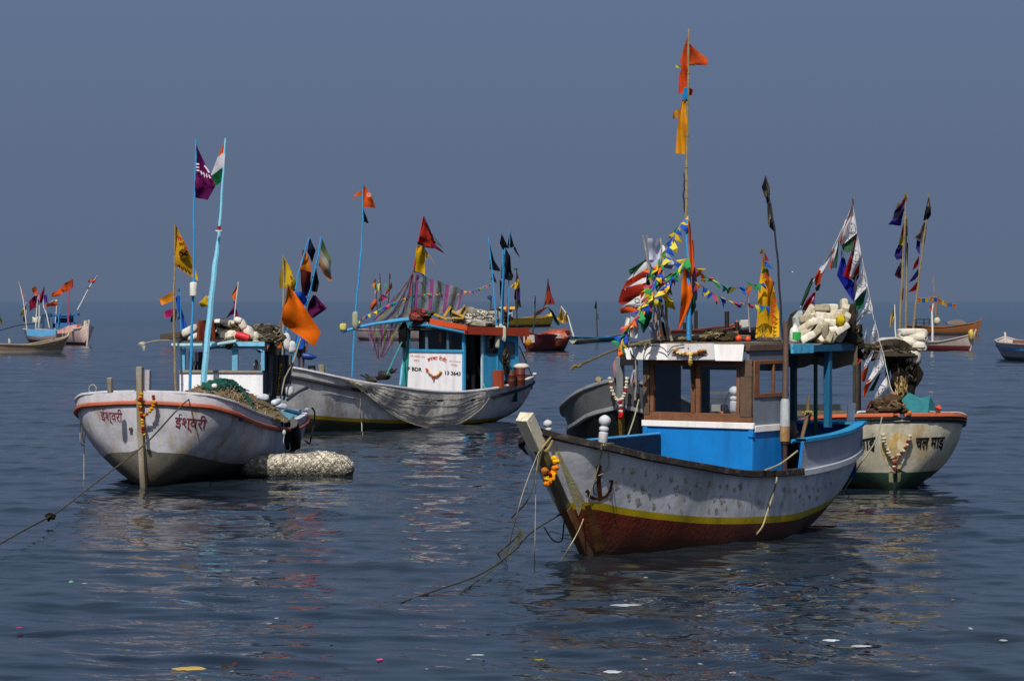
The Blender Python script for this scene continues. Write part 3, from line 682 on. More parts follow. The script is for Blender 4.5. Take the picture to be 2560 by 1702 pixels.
# posts: turned white bollards at the bow, square one at the stern
PROF = [(.11, 0), (.125, .02), (.125, .32), (.09, .35), (.12, .38), (.135, .43), (.12, .48), (.075, .51), (.1, .54), (.15, .6), (.165, .68), (.14, .76), (.07, .82), (.015, .84)]
pb_ = fc.on_y(*zc(635, 985), -.95)
mb = MB(); mb.lathe([(r * .78, z * .72) for r, z in PROF], pb_, (.10, 0, 1), 14); mb.build('bollard', paint('b6b8bd', rough=.8, var=.12, stain='7d7a74', stain_lo=.58, stain_amt=.6, stain_scale=5), BC)
mb = MB(); mb.box(pb_ - Vector((0, 0, .05)), (.42, .34, .14), fc.rot); mb.build('bollard_base', wood('4c4a44', .5), BC, bevel=.015)
pq = fc.on_y(1374, 1098, .5)
mb = MB(); mb.lathe([(r * .6, z * .5) for r, z in PROF], pq, (-.12, 0, 1), 12); mb.build('bollard', paint('b6b8bd', rough=.8, var=.12, stain='7d7a74', stain_lo=.58, stain_amt=.6, stain_scale=5), BC)
pz = fc.on_y(2124, 1064, -.7)
mb = MB(); mb.box(pz + Vector((.03, 0, .26)), (.2, .2, .62), Matrix.Rotation(.09, 3, 'Y') @ rotz(-.1)); mb.build('mooring_post', paint('cfd0d4', var=.06, stain='8f8c86', stain_amt=.5, stain_scale=4), BC, bevel=.02)
mb = MB(); fc.box(mb, 1.2, 4.7, .95, 1.03, 1.2, 2.3); mb.build('far_bulwark', paint('06122c', var=.15), BC)  # navy darkened so the colour itself carries the shadow on this inner face
mb = MB(); mb.tube([fc(1.2, .99, 2.32), fc(4.7, .99, 2.34)], .04, 6); mb.build('far_bulwark_rail', paint('3f8fc4', var=.15), BC)
mb = MB(); fc.box(mb, 6.5, 10.6, -.2, .9, .95, 1.25); mb.build('engine_hatch', paint('143c6c', var=.2), BC, bevel=.02)
mb = MB(); mb.tube([pp(2240, 965), pp(2320, 955)], .05, 6); mb.build('bulwark_end', paint('2a8ac0'), BC)
# ------------------------------------------------------------------ what is carried on and hung from the front boat
zf = lambda x, y: (1500 + x / 4.356, 540 + y / 4.356)
zt_ = lambda x, y: (1640 + x / 3.135, 60 + y / 3.135)
DR = 60.4      # roof of the wheelhouse
# roof clutter
pr = lambda u, v, d=DR: P(u, v, d)
mb = MB()
for (x0, y0), (x1, y1), r in (((430, 1385), (760, 1310), .05), ((480, 1400), (980, 1330), .035), ((560, 1360), (1500, 1270), .04), ((330, 1410), (700, 1345), .05)):
    a, b = zf(x0, y0), zf(x1, y1); mb = MB(); q = [P(*a, DR - .6), P((a[0] + b[0]) / 2, (a[1] + b[1]) / 2 + 1, DR - .2), P(*b, DR + .2)]
    tag(mb.tube(smooth_path(q, 4), r, 7).build('bamboo_pole', wood('7d7058', .5), origin=q[0]), 'weathered bamboo pole lying across the roof of the blue wheelhouse', 'pole', 'bamboo poles lying on the wheelhouse roof')
for k, (x, y, wd, hh, hexc, lab) in enumerate(((930, 1335, 80, 55, '77736a', 'grey block on the wheelhouse roof behind the sign board'), (1030, 1325, 70, 60, 'a39c8c', 'dirty cream block on the wheelhouse roof left of the rope coil'), (1118, 1320, 70, 56, 'c2b9a2', 'cream foam block nearest the rope coil on the roof'), (1390, 1340, 70, 60, '5d6257', 'dark green grey crate right of the rope coil'), (1450, 1330, 64, 66, 'b4b2aa', 'pale grey box left of the orange ball float'), (1570, 1325, 66, 60, '6a5248', 'brown box between the two orange balls'), (870, 1330, 70, 50, '494640', 'dark bundle of sacking on the roof by the flag mast'), (1790, 1345, 90, 60, '4a443e', 'dark timber offcut at the foot of the yellow banner'), (1900, 1345, 90, 50, '5e554a', 'brown timber offcut by the black flagpole'))):
    u, v = zf(x, y); sc = DR / F / 4.356 * 1.0
    mb = MB(); mb.box(P(u, v, DR + .3), (wd * sc, .4, hh * sc), rotz(.56) @ Matrix.Rotation(RND.uniform(-.05, .05), 3, 'Y'))
    tag(mb.build('roof_box', paint(hexc, rough=.9, var=.2, stain='4c463c', stain_amt=.6, stain_scale=5, bump=.02), origin=P(u, v, DR + .3), bevel=.03), lab, 'box')
for x, lab in ((1510, 'larger orange ball float on the wheelhouse roof'), (1612, 'smaller red orange ball float at the right of the roof')):
    u, v = zf(x, 1335 if x < 1600 else 1342); mb = MB(); r_ = .068 * (1 if x < 1600 else .85) * 1.2; p = P(u, v, DR); mb.blob(p, (r_, r_, r_), wob=.03, nu=16, nv=10); mb.tube([p + Vector((0, 0, r_ * .9)), p + Vector((0, 0, r_ * 1.25))], .015, 6)
    tag(mb.build('ball_float', paint('c8431e', var=.1, rough=.5), origin=p), lab, 'float')
tangle('rope_coil', 'brown heap of coiled rope on the wheelhouse roof', P(*zf(1265, 1330), DR), (.36, .3, .18), 60, .012, ['7d6c4a', '5f5238', '8f8060'], 'rope', body='3f382b', seed=4)
# masts and banners
pole_thing('very tall bamboo mast with orange and yellow flags above the blue wheelhouse', [(1725, 857), (1723, 760), (1721, 640), (1716, 529), (1717, 379), (1720, 220), (1722.5, 73)], 59.5, .05, 'bamboo', [
    ([(1720.5, 88, 1719, 92), (1720, 120, 1707, 128), (1719.5, 153, 1700, 153), (1719.5, 172, 1703, 174), (1719, 190, 1697, 190), (1718.5, 233, 1697, 235)], ['b8421a'], dict(amp=.04, fly=.15)),
    ([(1723, 107, 1724, 108), (1723, 130, 1748, 131), (1723, 159, 1769, 149), (1723, 160, 1767, 165)], ['bd4a1e'], dict(amp=.05, fly=.5)),
    ([(1719, 219, 1709, 219), (1718, 248, 1705, 248)], ['1f7fc4'], dict(amp=.02, fly=.1, dz=-.06)),
    ([(1721, 219, 1724, 219), (1721, 238, 1733, 226), (1721, 239, 1730, 238)], ['7a2018'], dict(amp=.03)),
    ([(1719, 249, 1706, 249), (1718.5, 290, 1697, 285), (1717.5, 330, 1692, 330), (1716, 386, 1690, 384)], ['d08a1c'], dict(amp=.05, fly=.1)),
    ([(1699, 272, 1682, 281), (1696, 296, 1682, 297)], ['a06a18'], dict(amp=.04)),
    ([(1703, 166, 1689, 163), (1703, 172, 1690, 169)], ['d8cc30'], dict(amp=.02, dz=-.08)),
    ([(1724, 160, 1737, 162), (1724, 164, 1738, 165)], ['d8cc30'], dict(amp=.02))])
pole_thing('thin black aerial tied beside the tall bamboo mast', [(1712, 530), (1709, 490), (1711, 460), (1710, 432)], 59.5, .022, 'black', name='radio_aerial', cat='aerial')
pole_thing('blue painted pole wrapped with long orange cloths on the wheelhouse roof', [(1722, 850), (1721, 705), (1718, 600), (1716, 548)], 59.35, .05, 'blue', [
    ([(1720, 552, 1726, 555), (1721, 600, 1731, 610), (1722, 650, 1736, 665), (1724, 690, 1729, 692)], ['c8501e'], dict(amp=.04, fly=.1, dz=-.12)),
    ([(1730, 600, 1733, 602), (1729, 640, 1737, 660), (1728, 680, 1738, 686)], ['a83018'], dict(amp=.03, dz=.1)),
    ([(1709, 668, 1720, 668), (1704, 710, 1726, 712), (1703, 740, 1731, 738), (1700, 780, 1720, 775), (1695, 826, 1700, 824)], ['d9600f'], dict(amp=.07, dz=-.3)),
    ([(1729, 680, 1741, 684), (1730, 720, 1743, 740), (1730, 750, 1742, 752)], ['6f5f86'], dict(amp=.03, dz=.2)),
    ([(1729, 734, 1739, 738), (1727, 770, 1741, 765), (1727, 790, 1730, 788)], ['123a2c'], dict(amp=.03, dz=.1))])
for lab, pts, fl in (
    ('grey pole with a crumpled white banner at the left of the wheelhouse roof', [(1658, 850), (1637, 720), (1617, 588)], [([(1619, 596, 1652, 596), (1621, 620, 1652, 624), (1623, 650, 1651, 648)], ['c9d0e4'], dict(amp=.08, transl=.5, dz=-.15)), ([(1624, 652, 1656, 648), (1630, 668, 1656, 664)], ['9aa2c0'], dict(amp=.05, dz=-.15)), ([(1616, 648, 1619, 660), (1571, 676, 1600, 668), (1576, 688, 1586, 680)], ['2d5a3c'], dict(amp=.03, dz=.2))]),
    ('leaning white pole carrying red, white and green political flags on the wheelhouse', [(1647, 850), (1625, 690), (1607, 588)], [
        ([(1618, 652, 1604, 662), (1618, 672, 1568, 700)], ['c8c8ca'], dict(amp=.05)), ([(1618, 672, 1566, 703), (1616, 690, 1555, 724)], ['a8301c'], dict(amp=.05)),
        ([(1616, 690, 1560, 722), (1615, 706, 1562, 726)], ['cfcfd0'], dict(amp=.05)), ([(1616, 706, 1555, 722), (1614, 730, 1546, 754), (1610, 740, 1553, 763)], ['9c2a1c', '862a20'], dict(amp=.06)),
        ([(1620, 712, 1600, 738), (1620, 745, 1558, 765), (1612, 768, 1551, 768)], ['c9cacd'], dict(amp=.06, dz=-.2, marks=[('emblem', [[(1593 + 6 * math.cos(a), 752 + 5 * math.sin(a)) for a in [k * .55 for k in range(12)]], [(1580, 745), (1600, 738)], [(1600, 725), (1610, 722)]], .02, '20242c')])), ([(1612, 768, 1551, 768), (1608, 780, 1552, 783)], ['d0502a'], dict(amp=.05, dz=-.2))]),
    ('dark pole with white and lilac pennant behind the bunting on the wheelhouse roof', [(1670, 850), (1660, 700), (1651.5, 595)], [
        ([(1655, 613, 1660, 614), (1655, 640, 1677, 642), (1658, 663, 1688, 660)], ['d8dce4'], dict(amp=.05, dz=-.15)), ([(1658, 663, 1688, 660), (1660, 670, 1684, 673)], ['7d84b0'], dict(amp=.04)),
        ([(1654, 665, 1656, 666), (1646, 700, 1662, 700), (1643, 716, 1668, 714)], ['16161c'], dict(amp=.04)), ([(1620, 672, 1622, 672), (1616, 700, 1624, 700), (1616, 712, 1625, 714)], ['191920'], dict(amp=.04, dz=.2)),
        ([(1661, 735, 1668, 737), (1662, 752, 1684, 755)], ['d8c81c'], dict(amp=.04, dz=-.3)), ([(1662, 752, 1684, 755), (1666, 768, 1690, 774)], ['b8a810'], dict(amp=.04, dz=-.3))]),
    ('pole with a dark green cloth and white rags low on the wheelhouse roof', [(1680, 852), (1660, 790), (1640, 730)], [
        ([(1620, 776, 1632, 772), (1600, 796, 1628, 800), (1602, 820, 1620, 815), (1608, 832, 1610, 832)], ['0e5234'], dict(amp=.05)), ([(1576, 790, 1596, 800), (1570, 815, 1598, 820), (1576, 842, 1592, 846)], ['c4c6ca'], dict(amp=.06)),
        ([(1636, 785, 1646, 770), (1622, 810, 1646, 810), (1628, 845, 1642, 850)], ['9aa0bc'], dict(amp=.06)), ([(1652, 765, 1660, 760), (1652, 795, 1658, 790)], ['4a50a0'], dict(amp=.04)), ([(1652, 800, 1660, 808), (1650, 835, 1668, 845)], ['22221c'], dict(amp=.04)), ([(1566, 792, 1586, 800), (1560, 818, 1578, 814)], ['d8d2cc'], dict(amp=.05))])):
    pole_thing(lab, pts, 59.75 + RND.uniform(-.1, .1), .035, 'grey', fl)
# yellow banner
ban = pole_thing('tall yellow banner with red lettering on the right of the wheelhouse roof', [(1927, 842), (1921, 760), (1908, 622)], 61.4, .04, 'brown', [
    ([(1907, 640, 1909, 640), (1901, 690, 1921, 682), (1896, 730, 1938, 730)], ['d8a21c'], dict(amp=.06, fly=.1, dz=-.2)), ([(1896, 730, 1938, 730), (1893, 790, 1948, 780), (1888, 845, 1948, 842)], ['e0a91e'], dict(amp=.07, fly=.1, dz=-.2,
      marks=[('lettering', [[zf(x + 1888 - 12 * (y > 1000), y) for x, y in ((-10, k), (25, k + 18), (-6, k + 34))] for k in (900, 960, 1020, 1080, 1140)], .05, 'b0301c'), ('figure_print', [[zf(1710, 1290), zf(1730, 1220), zf(1745, 1280), zf(1745, 1230), zf(1775, 1180), zf(1790, 1240), zf(1770, 1290), zf(1820, 1250)]], .03, '7d6a1c')])),
    ([(1911, 634, 1914, 632), (1912, 652, 1924, 652)], ['b04060'], dict(amp=.03, dz=-.3)), ([(1911, 655, 1918, 655), (1912, 668, 1934, 672)], ['1f60b0'], dict(amp=.03, dz=-.3)), ([(1908, 672, 1921, 672), (1903, 684, 1922, 682)], ['4a9a3c'], dict(amp=.03, dz=-.3)),
    ([(1909, 682, 1920, 680), (1918, 705, 1931, 702)], ['b8502c'], dict(amp=.03, dz=-.3)), ([(1904, 622, 1911, 622), (1898, 634, 1908, 635)], ['d8a828'], dict(amp=.02, dz=-.1)),
    ([(1919, 700, 1936, 705), (1919, 735, 1930, 738), (1918, 790, 1921, 790)], ['9c5c10'], dict(amp=.03, dz=-.34))])
pole_thing('whippy black pole with twisted dark rags at the right of the wheelhouse roof', [(1956, 850), (1952, 780), (1945, 660), (1936, 575), (1923, 500), (1913.5, 440)], 61.2, .03, 'black', [
    ([(1913, 442, 1914, 442), (1904, 468, 1925, 470), (1912, 494, 1926, 488)], ['4c463c'], dict(amp=.05)), ([(1914, 492, 1926, 490), (1917, 510, 1922, 508)], ['15191f'], dict(amp=.03)), ([(1918, 508, 1928, 508), (1919, 540, 1933, 536), (1920, 562, 1934, 550)], ['6b6258'], dict(amp=.04)), ([(1925, 548, 1935, 550), (1923, 568, 1939, 575), (1934, 578, 1938, 579)], ['14171e'], dict(amp=.04))])
# bunting
B = lambda L, d0, d1: [P(*zf(x, y), lerp(d0, d1, i / (len(L) - 1))) for i, (x, y) in enumerate(L)]
bunting('bunting dropping from the tall mast down to the boom on the left', B([(935, 25), (870, 100), (820, 190), (780, 280), (720, 370), (690, 480), (640, 590), (600, 700), (560, 800)], 59.4, 59), 34, .17)
bunting('bunting from mid mast across to the left flags and down to the boom tip', B([(935, 480), (830, 600), (760, 700), (660, 790), (590, 880), (480, 980), (400, 1080), (320, 1200), (250, 1320), (200, 1470)], 59.2, 58.6), 74, .18)
bunting('upper string of bunting between the mast and the yellow banner', B([(1030, 560), (1110, 625), (1200, 690), (1330, 745), (1440, 775), (1550, 775), (1680, 750), (1780, 730)], 59.5, 61), 22, .15)
bunting('lower string of bunting between the mast and the yellow banner', B([(1030, 710), (1160, 790), (1280, 870), (1350, 900), (1420, 925), (1560, 950), (1680, 960), (1850, 990)], 59.5, 61), 24, .15)
bunting('short tangle of bunting over the white rags', B([(540, 600), (600, 640), (690, 720), (740, 760), (690, 830), (620, 870)], 59.2, 59.2), 20, .18)
bunting('short string of bunting crossing above the dark pennants at the left', B([(640, 480), (600, 560), (560, 600), (590, 680), (680, 690), (760, 640), (830, 610)], 59.1, 59.3), 18, .17)
bunting('knot of bunting over the lowest white and orange flag', B([(470, 820), (520, 790), (560, 850), (500, 920), (430, 990)], 58.9, 58.8), 14, .18)
# boom reaching out to the left
q = [P(*zc(x, y), lerp(58.4, 60.2, k / 4)) for k, (x, y) in enumerate(((380, 335), (520, 280), (700, 200), (880, 150), (1080, 118)))]
tag(MB().tube(smooth_path(q, 4), [.028] * 16 + [.04], 7).build('bamboo_boom', wood('5c5340', .5), origin=q[-1]), 'thin bamboo boom reaching left from the wheelhouse roof', 'boom')
mb = MB(); mb.tube(smooth_path([q[0] + Vector((-.03, 0, -.05)), q[0] + Vector((.05, -.03, .04)), q[0] + Vector((.12, 0, .02)), q[0] + Vector((.2, -.02, .06))], 4), .035, 6); tag(mb.build('rag', cloth('7d7048'), origin=q[0]), 'faded rag knotted on the tip of the bamboo boom', 'rag')
# garland on the sign
gpts = [fc.on_s(*zc(x, y), S0 - .43) for x, y in ((1245, 180), (1275, 205), (1330, 220), (1385, 222), (1440, 212), (1490, 195), (1512, 172))]
garland('pale yellow flower garland swagged on the white sign board', gpts, ['cdb978', 'd8c48c', 'b89a50', '9a5a2a'], .05, .06)
garland('short flower drop hanging from the middle of the sign board', [fc.on_s(*zc(x, y), S0 - .45) for x, y in ((1385, 228), (1386, 270), (1386, 312))], ['cdb978', 'd8c48c', 'a87c30'], .045, .055)
mb = MB(); mb.blob(fc.on_s(*zc(1404, 370), S0 - .12), (.055, .04, .3), None, 1, .3); tag(mb.build('dried_bunch', paint('3a2a1c', rough=.9), origin=fc.on_s(*zc(1404, 370), S0 - .12)), 'dark dried bunch hanging between the two front windows', 'dried bunch')
# marigolds round the stem
sp = lambda x, y, b=-.28: fc.on_y(*zh(x, y), b)
garland('orange and yellow marigold garland hung on the stem of the front boat', [sp(232, 385), sp(235, 420), sp(232, 455), sp(226, 490), sp(210, 520), sp(190, 540), sp(182, 570)], ['e08a10', 'd8a414', 'd87a10', 'e0b020'], .085, .085)
garland('bunch of yellow and red flowers on the left of the stem', [sp(165, 470), sp(178, 490), sp(195, 500), sp(180, 520)], ['d0a418', '9a3020', 'b06a28', 'e0b820'], .08, .08)
# ropes
def wr(u, v): p = W(u, v); p.z = -.06; return p
hz_ = lambda L, off=.03: [hit(hullC, *zh(x, y), off, fc.on_y(*zh(x, y), -1.2).y)[0] for x, y in L]
rope('rope', 'pale rope from the white bollard down past the anchor into the water', hz_([(560, 300), (545, 340), (515, 470), (470, 620), (420, 800)]) + [fc.on_y(*zh(360, 935), -.9), wr(*zh(255, 1085))], .014, '9d9272')
rope('rope', 'second pale rope hitched under the white bollard', hz_([(575, 300), (590, 360), (592, 420), (560, 480), (520, 500)]), .01, '948a70')
rope('rope', 'pale rope looped over the dark gunwale aft and trailing in the water', [fc.on_y(*zh(1860, 340), -1.75), fc.on_y(*zh(1740, 430), -1.95), fc.on_y(*zh(1640, 470), -2.02)] + hz_([(1690, 468), (1708, 510), (1685, 620), (1640, 760), (1600, 860)], .05) + [wr(*zh(1515, 945))], .02, 'a39a78')
rope('mooring_rope', 'thick mooring rope from the bow into the water toward the lower left', [sp(150, 330), sp(60, 650), P(*zh(-60, 800), 54), P(1300, 1330, 52.5), wr(1235, 1385)], .016, '4c4a38', n=9)
q2 = [P(*zh(275, 760), 55.2), P(*zh(70, 890), 53.8), P(1280, 1380, 52), P(1200, 1435, 50), W(1090, 1475), wr(980, 1505)]
rope('mooring_rope', 'sagging grey mooring rope running from the forefoot to the lower left water', q2, .02, '40403a', n=9)
rope('mooring_rope', 'second sagging rope below the mooring line hung with weed', [P(1310, 1325, 53), P(1270, 1385, 52), P(1210, 1440, 50.5), W(1165, 1470), wr(1130, 1490)], .016, '4a4a3c')
rope('rope', 'slack line hanging straight down from the stem', [sp(130, 340), sp(108, 500), sp(104, 700), sp(100, 960), wr(1335, 1405)], .01, '98907a')
rope('rope', 'thin line trailing left from the stem to the water', [sp(125, 345), sp(40, 560), sp(-20, 760), wr(1262, 1400)], .01, '98907a')
rope('rope', 'ropes whipped round the neck of the stem head', [sp(*q) for q in ((215, 235), (180, 280), (150, 320), (175, 345), (205, 300), (220, 260), (190, 320), (160, 345))], .02, '9d8a58')
rope('rope', 'dark slack hose hanging beside the forefoot', [P(*zh(160, 850), 54.5), P(*zh(220, 935), 54.5), P(*zh(275, 945), 54.8), P(*zh(290, 880), 55), P(*zh(298, 780), 55.2)], .018, '24282a')
for k, (lab, x, y) in enumerate((('clump of weed and frayed rope hanging from the mooring lines', 1256, 1375), ('small rag of weed caught on the mooring rope near the bow', 1300, 1330))):
    t = thing('rope_weed', lab, 'seaweed', P(x, y, 51.6)); mb = MB()
    for j in range(8):
        a = P(x + RND.uniform(-12, 12), y + RND.uniform(-8, 8), 51.6 + RND.uniform(-.1, .1)); mb.tube(smooth_path([a, a + Vector((RND.uniform(-.06, .06), 0, -.12)), a + Vector((RND.uniform(-.1, .1), 0, -RND.uniform(.15, .3)))], 3), .006, 4)
    mb.build('strands', paint('4f4a2c', rough=.9), t)
# floats heaped on the awning
ze = lambda x, y: (1900 + x / 3.409, 440 + y / 3.409)
GF = 'dirty white foam floats heaped on the awning'
heap = [(420, 1160, 1), (530, 1125, 0), (590, 1120, 0), (500, 1150, 0), (640, 1170, .1), (450, 1195, .05), (540, 1190, -.1), (620, 1195, .2), (715, 1115, 1.5), (730, 1165, 1.4), (400, 1215, .1), (480, 1235, .3), (590, 1240, -.1), (660, 1225, .1), (380, 1290, .6), (430, 1275, .9), (500, 1300, 1.0), (460, 1350, .7), (360, 1350, .5), (400, 1375, .5), (560, 1310, 1.5), (610, 1310, 1.4), (650, 1300, .3), (700, 1300, .6), (590, 1365, 1.2), (640, 1360, .9), (530, 1365, .9), (725, 1230, 1.1), (560, 1215, 0.1), (690, 1350, 1.2)]
for k, (x, y, a) in enumerate(heap):
    u, v = ze(x, y); dd = 62.6 + (1200 - y) / 300 * .35 + RND.uniform(-.12, .12)
    foam_float('dirty white foam float in the heap on the awning', P(u, v, dd), (.19, .12, .08), Matrix.Rotation(-a, 3, 'Y') @ Matrix.Rotation(RND.uniform(-.3, .3), 3, 'X') @ rotz(RND.uniform(-.5, .5)), RND.choice(['d6d2c4', 'c9c4b4', 'b8b09c', 'cfc9b8', '9a927e']), GF, .22)
tangle('net_bundle', 'dark net and rope bundled inside the float heap on the awning', P(*ze(560, 1320), 63.3), (.8, .35, .5), 60, .012, ['3a372f', '6e6650', '22221e'], 'net', body='2f2c26', seed=9)
mb = MB(); p = P(*ze(297, 1340), 62.2); mb.lathe([(.11, -.2), (.125, -.17), (.125, .03), (.11, .1), (.05, .17), (.04, .22), (.045, .24), (.01, .245)], p, (.05, 0, 1), 14)
can = mb.build('jerry_can', paint('cfd0c8', var=.06, rough=.4), origin=p)
mb = MB(); mb.lathe([(.131, -.15), (.131, .03)], p + Vector((.02, -.006, 0)), (.05, 0, 1), 14); mb.build('label', paint('2a9a4c', rough=.4), can); tag(can, 'white plastic can with a green label at the left of the float heap', 'can')
mb = MB(); mb.blob(P(*ze(690, 1225), 62.3), (.12, .1, .12), None, .9, .4); tag(mb.build('plastic_bag', cloth('c8b028'), origin=P(*ze(690, 1225), 62.3)), 'yellow plastic bag stuffed among the floats on the awning', 'bag')
for x, y, hexc, lab in ((780, 1200, '2d2a26', 'dark sack slumped at the right end of the float heap'), (330, 1260, '9aa0a0', 'grey bag behind the green labelled can'), (1995, 0, '', '')):
    if hexc: p = P(*ze(x, y), 62.8); tag(MB().blob(p, (.14, .14, .3), None, .9, .5).build('sack', cloth(hexc, .1), origin=p), lab, 'sack')
rope('rope', 'pale stern rope slanting from the right hand boat down to the water', [P(2205, 1042, 71.5), P(2190, 1100, 71), P(2150, 1160, 70), wr(2108, 1226)], .02, '8f8a78')
p0 = fc.on_y(2005, 1095, -1.3)
tag(MB().tube([p0, fc.on_y(2018, 1040, -1.3), fc.on_y(2022, 990, -1.3)], .045, 7).build('broom_handle', wood('6a5a42', .5), origin=p0), 'brown stick with a yellow frayed tie standing on the after deck', 'stick')
tangle('rope_tie', 'yellow frayed rope tied round the stick on the after deck', fc.on_y(2020, 1034, -1.35), (.14, .1, .07), 24, .008, ['b0a050', '8a7c3c'], 'rope', seed=12)
# ------------------------------------------------------------------ the left front boat, bow on, name painted on both bows
fa = Frame(362, 1212, 80)
TA = [(-.42, .12, 2.74, 2.62, -1.2), (-.36, .75, 2.73, 2.1, -1.3), (-.2, 1.45, 2.68, 1.1, -1.5), (0.1, 1.95, 2.62, .0, -1.7), (.5, 2.25, 2.5, -.3, -1.85), (1, 2.45, 2.38, -.45, -2.0), (2, 2.56, 2.15, -.5, -2.4), (4, 2.52, 1.86, -.55, -3.6), (6.5, 2.42, 1.62, -.55, -5), (9, 2.2, 1.5, -.5, -4.5), (11.5, 1.85, 1.55, -.2, -3.6), (13.2, 1.5, 1.68, .2, -3)]
ha = Hull(fa, TA)
BA = thing('fishing_boat', 'dirty white fishing boat bow on, red pipe fender, marigolds and net heap', 'boat', fa(4, 0, 0))
a_white = paint('b2b2bb', var=.1, stain='94752e', stain_lo=.52, stain_amt=.8, stain_scale=1.9, stretch=(1, 1, .22), chip='7c7a78', chip_lo=.71, grime=0, bump=.014, bump_scale=7, smudge=('6c6a70', .7, (1, 1, 1.6), .55))
a_boot = paint('5f5c55', var=.3, scale=2, stain='6b5f36', stain_lo=.55, stain_amt=.5, stain_scale=1.5, stretch=(1, 1, .3), grime=.9, bump=.02, bump_scale=12)
a_strip = paint('c2c0c8', var=.07, stain='8f8a84', stain_lo=.6, stain_amt=.6, stain_scale=2, stretch=(1, 1, .4), chip='8a7a52', chip_lo=.73)
bl = lambda a: pch([-.4, 0, 1, 3, 5, 13], [1.02, .95, .72, .46, .4, .4], a)
bs_ = lambda a: ha.zg(a) - pch([-.4, 1, 5, 13], [.3, .3, .27, .22], a)
mb = ha.skin([bl, bs_], 7, 64); hullA = mb.bvh(); mb.build('hull', [a_boot, a_white, a_strip], BA, angle=60)
ha.inner(.7, .16).build('deck', [paint('5a8fa8', var=.2, stain='2c3f48', stain_amt=.6), wood('55524a', .6)], BA)
mb = MB(); ha.rail(mb, .02, .1, .035, inset=.04); mb.build('gunwale_rail', a_strip, BA, bevel=.012)
mb = MB()
for sd in (-1, 1):
    q = []
    for k in range(50):
        a = lerp(-.40, 12.8, (k / 49) ** 1.4); z = bs_(a) - .02; q.append(fa(a, sd * (ha.yz(a, z) + .05), z))
    mb.tube(q, .078, 8)
mb.build('pipe_fender', paint('a0563e', var=.18, scale=3, stain='6a3a2c', stain_lo=.58, stain_amt=.6, stain_scale=4, stretch=(1, 1, 1), chip='c08a70', chip_lo=.68), BA)
ap = lambda x, y: (160 + x / 3.016, 800 + y / 3.016)
mb = MB()
for x in (1300, 1310, 1322): 
    p, n = hit(hullA, *ap(x, 733), .07); p and mb.tube([p + Vector((-.03, 0, .1)), p + n * .04, p + Vector((.02, 0, -.1))], .022, 5)
mb.build('fender_lashing', paint('3a3040'), BA)
# stem post in two planks
po = fa(-.52, 0, 0)
stem_timber(fa, [(-.02, -.4), (-.16, .3), (-.3, 1.2), (-.42, 2.3), (-.46, 3.48)], .19, paint('8a857c', var=.22, scale=2, stain='7a6428', stain_lo=.48, stain_amt=.75, stain_scale=2, stretch=(1, 1, .25), grime=.6, chip='3c3832', chip_lo=.70, bump=.02), 'stem_post', BA, .12)
mb = MB(); mb.box(fa(-.22, -.16, 3.0), (.2, .16, .75), fa.rot); mb.build('stem_knee', paint('9a98a0', var=.15, stain='5a564c', stain_amt=.5, stain_scale=3), BA, bevel=.015)
mb = MB(); p, n = hit(hullA, *ap(508, 818), .03); mb.tube([p - n * .05, p + n * .06], .05, 8); mb.build('drain', paint('5a4a3a'), BA)
# the name, brushed on both bows in dark red
RED = paint('6a2034', var=.25, scale=6, bump=0)
lettering('ईश्वरी', [ap(838, 700), ap(1085, 722), ap(1060, 850), ap(835, 835)], hullA, BA, RED, bold=.012)
lettering('ईश्वरी', [ap(272, 664), ap(440, 672), ap(440, 800), ap(285, 775)], hullA, BA, RED, bold=.008)
# samson posts and gear at the bow
for (x, y0, y1, wd, hexc) in ((350, 545, 435, .09, '7d776c'), (1407, 560, 485, .05, '5a5248')):
    p0, p1 = fa.on_y(*ap(x, y0), .6 if x < 500 else -.9), fa.on_y(*ap(x - 6, y1), .6 if x < 500 else -.9)
    MB().tube([p0, p1], wd, 6).build('mooring_post', wood(hexc, .5), BA, bevel=.01)
mb = MB(); c0 = fa.on_y(*ap(216, 520), 1.6); mb.tube([c0 + Vector((math.cos(k * .52) * .11, 0, math.sin(k * .52) * .13)) for k in range(13)], .018, 6); mb.build('iron_ring', paint('8f8a7c'), BA)
mb = MB(); fa.box(mb, .8, 7.6, 1.0, 1.08, 2.0, 2.12); mb.build('deck_plank', wood('8d8272', .5), BA)
# wheelhouse
A0 = 7.95
fx = lambda u: fa.ya(u, A0)
fz = lambda v: fa.za(555, v, A0)
aw = paint('dcdde2', var=.04, stain='a7a39a', stain_lo=.6, stain_amt=.5, stain_scale=2, stretch=(1, 1, .3)); ab = paint('5f9fc0', var=.12, stain='3c748f', stain_lo=.58, stain_amt=.5, chip='b9c4c8', chip_lo=.72)
abd = paint('2f6f94', var=.15); adk = paint('23282c', var=.3)
apx = lambda x: 160 + x / 3.016
apy = lambda y: 800 + y / 3.016
yl, yr = fx(apx(872)), fx(apx(1498)); zs = fz(apy(395)); zt0 = fz(apy(205)); zr = fz(apy(172))
mb = MB(); fa.box(mb, A0, A0 + .06, yr, yl, .8, zs); mb.build('wheelhouse_wall', aw, BA)
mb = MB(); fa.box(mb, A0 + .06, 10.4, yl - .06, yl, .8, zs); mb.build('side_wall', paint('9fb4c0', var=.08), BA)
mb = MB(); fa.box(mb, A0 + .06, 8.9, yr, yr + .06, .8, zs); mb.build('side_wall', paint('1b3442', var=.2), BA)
mb = MB(); fa.box(mb, A0 - .06, A0 + .08, yr, yl, zs, zs + .07); mb.build('sill', paint('8b8070', var=.2, stain='4f94b8', stain_amt=.8, stain_lo=.52, stain_scale=3), BA)
